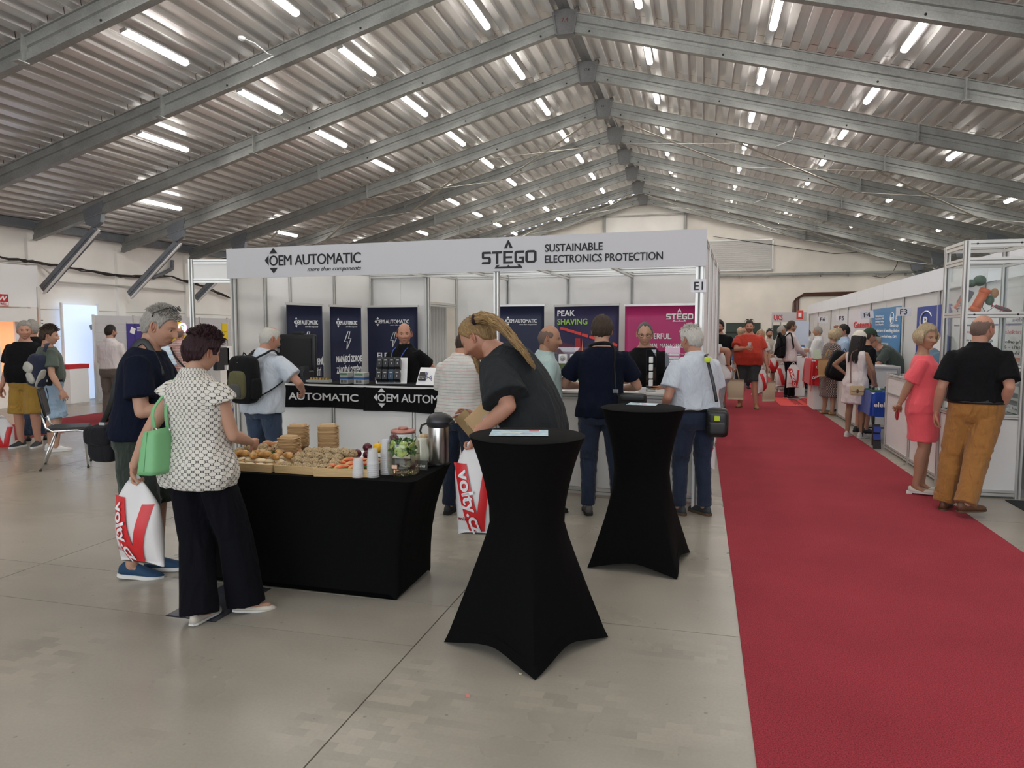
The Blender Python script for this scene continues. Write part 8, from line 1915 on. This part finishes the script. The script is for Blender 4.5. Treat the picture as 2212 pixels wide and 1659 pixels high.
er = thing('earring', 'small pearl drop earring on the left ear of the woman in the patterned blouse', 'earring', woman['w'](woman['hc'] + woman['Rh'] @ np.array([-.082, -.005, -.045]))); MB().sphere((0, 0, -.008), .006, 10, 8).build('pearl', M_PRINTW, er); MB().tube([(0, 0, 0), (0, 0, .012)], .0015, 5).build('hook', M_CHROME, er)
# messenger bag of the man in navy
mb_ = thing('messenger_bag', 'black cloth messenger bag hanging behind the man in navy', 'bag', P_(226, 957, 3.80), math.radians(25)); b = MB(); soft(b, (0, 0, 0), (.21, .13, .25), .55); b.build('bag_body', cloth_mat('bag_cloth_black', (.014, .014, .016)), mb_)
b = MB(); soft(b, (0, -.02, .055), (.215, .14, .13), .5); b.build('flap', cloth_mat('bag_cloth_black'), mb_)
mb_.rotation_euler = (0, 0, 0)
strap(mb_, [P_(220, 920, 3.80), P_(240, 868, 3.74), P_(262, 790, 3.74), P_(300, 740, 3.80), navy['w'](navy['B'].pt(.09, .02, 1.44)) + np.array([0, 0, .04]), navy['w'](navy['B'].pt(.12, .13, 1.32))], .040, BELT, .004, ref=(1, 0, 0))
b = MB(); b.box(np.array(P_(222, 918, 3.78)) - np.array(mb_.location), (.045, .02, .035)); b.build('buckle', M_LG, mb_)
M_OLB = cloth_mat('olive_nylon', (.095, .088, .038)); M_BPK = cloth_mat('black_nylon', (.010, .010, .011)); M_GRN2 = cloth_mat('grey_nylon', (.07, .07, .065))
backpack('olive and black backpack worn by the white-haired man at the counter', old_bp, (.0, -.235, 1.17), (.28, .18, .46), math.radians(-8), (M_BPK, M_OLB, M_GRN2))
backpack('slim black backpack on the man with folded arms', bpman, (0, -.22, 1.25), (.34, .16, .55), math.radians(-80), (M_BPK, M_BPK, M_BPK))
M_NVB = cloth_mat('navy_nylon', (.018, .022, .045)); M_CRB = cloth_mat('cream_nylon', (.42, .41, .36))
gb_ = thing('backpack', 'navy and cream backpack hanging from the shoulder of the man in grey-green', 'backpack', P_(84, 800, 7.45)); b = MB(); soft(b, (0, 0, 0), (.24, .22, .44), .5, R=roty(.15)); b.build('body', M_NVB, gb_)
b = MB(); soft(b, (-.05, -.08, .04), (.16, .12, .14), .6, R=roty(.5)); b.build('cream_pocket', M_CRB, gb_); b = MB(); soft(b, (-.02, -.10, -.09), (.10, .08, .17), .7, R=roty(-.5)); b.build('cream_oval', M_CRB, gb_); b = MB(); soft(b, (.09, -.06, -.10), (.03, .10, .26), .6, R=roty(.5)); b.build('edge_strip', M_CRB, gb_)
strap(gb_, [P_(96, 760, 7.4), P_(100, 748, 7.42), P_(104, 742, 7.5), green['w'](green['B'].pt(-.12, -.02, 1.42)) + np.array([0, 0, .05]), green['w'](green['B'].pt(-.12, .13, 1.3))], .06, M_NVB, .006, ref=(1, 0, 0))
for i in range(2): strap(gb_, [P_(92 + 8 * i, 838, 7.4), P_(96 + 8 * i, 855, 7.4), P_(94 + 8 * i, 870, 7.4)], .014, M_BPK, .003, ref=(1, 0, 0))
pz = thing('belt_pouch', 'small black phone pouch on the belt of the man in grey-green', 'pouch', green['w'](np.array([.21, -.02, .98]))); b = MB(); soft(b, (0, 0, 0), (.05, .11, .10), .4); b.build('pouch_body', M_BPK, pz); MB().box((.0, -.06, .02), (.03, .01, .03)).build('clip', M_LG, pz)
# stooping man: boxes, bag, hair tie
hl = longh['hands'][-1]
volty_bag('white and red carrier bag hanging from the hand of the stooping man', hl + np.array([-.005, 0, -.03]), math.radians(4), .56, .26, shear=.035)
for i, (c, d, m, lb, r_) in enumerate(((P_(1048, 902, 4.52), (.24, .03, .17), M_KRAFT, 'flat brown cardboard box held by the stooping man', -.75), (P_(1012, 915, 4.56), (.11, .03, .17), mat('kraft_dark', (.33, .22, .10), .7), 'smaller brown cardboard folder held beside the flat box', -.75))):
    q = thing('cardboard_box', lb, 'box', c); MB().box((0, 0, 0), d, R=roty(r_)).build('carton', m, q, bevel=.002); MB().box(np.array([0, -d[1] / 2 - .001, 0]), (d[0] * .2, .002, .02), R=roty(r_)).build('tape', mat('tape_grey', (.42, .36, .3), .5), q)
ht_ = thing('hair_tie', 'dark hair tie round the ponytail of the stooping man', 'hair tie', P_(1024, 690, 4.49)); aa = np.linspace(0, 2 * PI, 13)[:-1]; b = MB(); b.tube([(0, .026 * math.cos(x), .026 * math.sin(x)) for x in aa], .011, 8, closed=True); b.tube([(.008, .028 * math.cos(x), .028 * math.sin(x)) for x in aa], .006, 8, closed=True); b.build('band', mat('tie_dark', (.02, .008, .012), .8), ht_)
# bags and straps of the others
def crossbag(label, name, cat, bloc, size, m, pts, w=.03, extra=None, e=.4):
    t = thing(name, label, cat, bloc); b = MB(); soft(b, (0, 0, 0), size, e); b.build('bag_body', m, t); b = MB(); soft(b, (0, -size[1] * .3, size[2] * .12), (size[0] * .9, size[1] * .7, size[2] * .6), e); b.build('flap', m, t)
    strap(t, pts, w, m, .003, ref=(1, 0, 0)); return t
M_LEATH = mat('leather_black', (.010, .010, .010), .35)
t = crossbag('flat black shoulder bag of the man in navy by the white counter', 'shoulder_bag', 'bag', P_(1366, 862, 6.0), (.24, .07, .10), M_LEATH, [P_(1342, 856, 5.98), P_(1331, 850, 5.98), P_(1327, 800, 6.02), P_(1322, 745, 6.10), navy2['w'](navy2['B'].pt(-.10, -.02, 1.43)) + np.array([0, 0, .035]), navy2['w'](navy2['B'].pt(-.06, .12, 1.36))], .035)
MB().box(np.array(P_(1330, 845, 5.96)) - np.array(t.location), (.045, .008, .03)).build('buckle', M_CHROME, t)
t = crossbag('black leather camera bag with lime tags beside the white-haired man', 'camera_bag', 'camera bag', P_(1549, 912, 6.3), (.19, .16, .25), M_LEATH, [P_(1548, 868, 6.25), P_(1541, 830, 6.25), P_(1530, 785, 6.28), P_(1524, 768, 6.34), white['w'](white['B'].pt(.13, -.0, 1.42)) + np.array([0, 0, .04]), white['w'](white['B'].pt(.10, .14, 1.34))], .028)
M_LIMEP = mat('lime_tag', (.50, .62, .02), .5); MB().box(np.array(P_(1549, 904, 6.18)) - np.array(t.location), (.045, .02, .04)).build('lime_tag', M_LIMEP, t); b = MB(); soft(b, np.array(P_(1528, 777, 6.24)) - np.array(t.location), (.05, .035, .05), .5); b.build('lime_tag', M_LIMEP, t)
b = MB(); soft(b, (0, -.085, -.04), (.15, .05, .12), .4); b.build('front_pocket', M_LEATH, t)
volty_bag('carrier bag with red print half hidden beside the white-haired man', P_(1520, 950, 6.55), math.radians(-30), .26, .22, detail=False)
mg = thing('magazine', 'dark glossy magazine in the left hand of the man in navy at the counter', 'magazine', P_(1298, 842, 6.28)); MB().box((0, 0, 0), (.15, .012, .21), R=roty(-.35)).build('cover', mat('mag_dark', (.03, .024, .024), .3, vary=.8, vscale=25), mg); MB().box((-.055, -.002, -.0), (.045, .014, .20), R=roty(-.35)).build('page_edge', M_PRINTW, mg); b = MB(); b.sphere((.05, -.008, 0), (.03, .004, .03), 14, 6); b.build('print_disc', M_LG, mg)
strap_t = thing('shoulder_strap', 'dark shoulder strap across the mint green polo shirt', 'strap', mint['w'](np.array([0, 0, 1.2]))); strap(strap_t, [mint['w'](mint['B'].pt(-.12, .05, 1.43)) + np.array([0, 0, .02]), mint['w'](mint['B'].pt(-.06, .0, 1.40)) + np.array([0, 0, .05]), mint['w'](mint['B'].pt(.10, -.16, 1.25)), mint['w'](mint['B'].pt(.20, -.08, 1.05)), mint['w'](mint['B'].pt(.21, .06, .95))], .03, BELT)
lan = thing('lanyard', 'blue lanyard with a white name badge on the bald man', 'lanyard', bald['w'](np.array([0, 0, 1.2]))); M_LAN = mat('lanyard_blue', (.03, .09, .42), .6)
bp_ = lambda x, y, z: bald['w'](bald['B'].pt(x, y, z))
strap(lan, [bp_(-.07, -.06, 1.47), bp_(-.085, .085, 1.44), bp_(-.06, .172, 1.33), bp_(-.01, .185, 1.12)], .013, M_LAN, .002); strap(lan, [bp_(.07, -.06, 1.47), bp_(.085, .085, 1.44), bp_(.06, .172, 1.33), bp_(.0, .185, 1.12)], .013, M_LAN, .002)
MB().box(bp_(0, .19, 1.085) - np.array(lan.location), (.09, .004, .06), rz=math.radians(168)).build('badge', M_PRINTW, lan)
tote('cream cotton tote bag carried by the man in the black T-shirt', blackt['hands'][-1], .42, .34, group=None, drop=.24); 
tote('cream cotton tote bag carried by the man in red', redt['hands'][-1] + np.array([.03, 0, 0]), .42, .30, drop=.24, rz=.5); volty_bag('white carrier bag carried with the tote by the man in red', redt['hands'][-1] + np.array([-.10, -.05, 0]), .6, .5, .2, detail=False)
cp = thing('plastic_cup', 'clear plastic cup held by the man in red', 'cup', redt['hands'][1] + np.array([0, -.03, .0])); o = bpy.data.objects.new('cup_body', CM); COL.objects.link(o); o.parent = cp; MB().lathe([(.001, .006), (.027, .006), (.030, .05), (.001, .05)], 14, cap=False).build('drink', M_WATER, cp)
volty_bag('carrier bag with red print held by the man in the beige T-shirt', beige['w'](np.array([.02, .36, .98])), math.radians(10), .42, .40, group=None, detail=False)
volty_bag('carrier bag with red print hanging left of the black trousers down the aisle', P_(1690, 788, 18.6), math.radians(8), .55, .28, detail=False); volty_bag('carrier bag with red print hanging at the black trousers of the backpack wearer', P_(1714, 788, 17.8), math.radians(8), .55, .28, detail=True)
tb_ = tote('large tan leather bag on the arm of the woman in the dotted dress', P_(1790, 756, 14.6), .34, .42, mat('leather_tan', (.42, .25, .11), .5), .16, rz=.5)
bk_ = thing('backpack', 'large black backpack between the dotted dress and the girl in white', 'backpack', P_(1812, 790, 13.4)); b = MB(); soft(b, (0, 0, 0), (.36, .26, .52), .5, R=roty(.35)); b.build('body', M_BPK, bk_); b = MB(); soft(b, (-.02, -.12, -.06), (.26, .14, .28), .5, R=roty(.35)); b.build('front_pocket', M_BPK, bk_); MB().tube([(.05, 0, .25), (.08, 0, .30), (.12, 0, .24)], .008, 6).build('grab_loop', M_BPK, bk_)
cb = thing('crossbody_bag', 'small woven cream crossbody bag with a brown strap on the girl in white', 'bag', P_(1851, 843, 11.45)); b = MB(); soft(b, (0, 0, 0), (.19, .06, .15), .3); b.build('bag_body', mat('woven_cream', (.58, .47, .28), .8, bump=.8, bscale=120), cb); b = MB(); soft(b, (0, -.02, .03), (.19, .05, .09), .3); b.build('flap', mat('woven_cream'), cb)
M_BRL = mat('leather_brown', (.13, .055, .035), .5); b = MB(); soft(b, (.0, -.05, -.01), (.03, .012, .06), .6); b.build('clasp', M_BRL, cb); strap(cb, [P_(1838, 828, 11.43), P_(1838, 790, 11.5), P_(1841, 762, 11.6), girl['w'](girl['B'].pt(.09, .0, 1.42)) + np.array([0, 0, .015]), girl['w'](girl['B'].pt(.05, .12, 1.3))], .014, M_BRL, .003, ref=(1, 0, 0))
for i, (P2, lb) in enumerate(((coral, 'small red phone case in the hands behind the coral dress'),)): q = thing('phone', lb, 'phone', P2['hands'][1] + np.array([0, 0, -.03])); MB().box((0, 0, 0), (.02, .075, .13), R=rotx(.5)).build('case', mat('phone_red', (.35, .02, .03), .3), q, bevel=.005)
nk = thing('necklace', 'thin necklace of the woman in coral', 'necklace', coral['w'](coral['B'].pt(0, .0, 1.4))); strap(nk, [coral['w'](coral['B'].pt(-.075, .0, 1.44)), coral['w'](coral['B'].pt(-.05, .075, 1.40)), coral['w'](coral['B'].pt(0, .105, 1.355)), coral['w'](coral['B'].pt(.05, .075, 1.40)), coral['w'](coral['B'].pt(.075, .0, 1.44))], .003, mat('gold', (.5, .35, .1), .3, metal=1), .0015)
st2 = thing('shoulder_strap', 'dark studded strap across the pink striped shirt', 'strap', pink_['w'](np.array([0, 0, 1.2]))); strap(st2, [pink_['w'](pink_['B'].pt(-.13, .0, 1.43)) + np.array([0, 0, .04]), pink_['w'](pink_['B'].pt(-.08, -.15, 1.32)), pink_['w'](pink_['B'].pt(.06, -.17, 1.12)), pink_['w'](pink_['B'].pt(.18, -.12, .95))], .035, BELT)
volty_bag('white carrier bag with red print hanging at the left edge of the picture', P_(4, 905, 7.75), math.radians(20), .50, .30, detail=False)
bc = thing('watch', 'dark wristband on the man in the white polo shirt', 'wristband', P_(1571, 789, 11.45)); aa = np.linspace(0, 2 * PI, 15)[:-1]; b = MB(); b.tube([(.033 * math.cos(x), .033 * math.sin(x), 0) for x in aa], .006, 6, closed=True); b.build('band', M_BLACK, bc)
tbk = thing('tablet', 'dark tablet at the right edge beside the glass case', 'tablet', P_(2208, 793, 8.3)); MB().box((0, 0, 0), (.16, .11, .012), R=roty(.35)).build('case', M_BLACK, tbk, bevel=.003); MB().box((0, 0, .007), (.13, .09, .002), R=roty(.35)).build('screen', M_DKG, tbk)
bpy.data.scenes.remove(TMP)
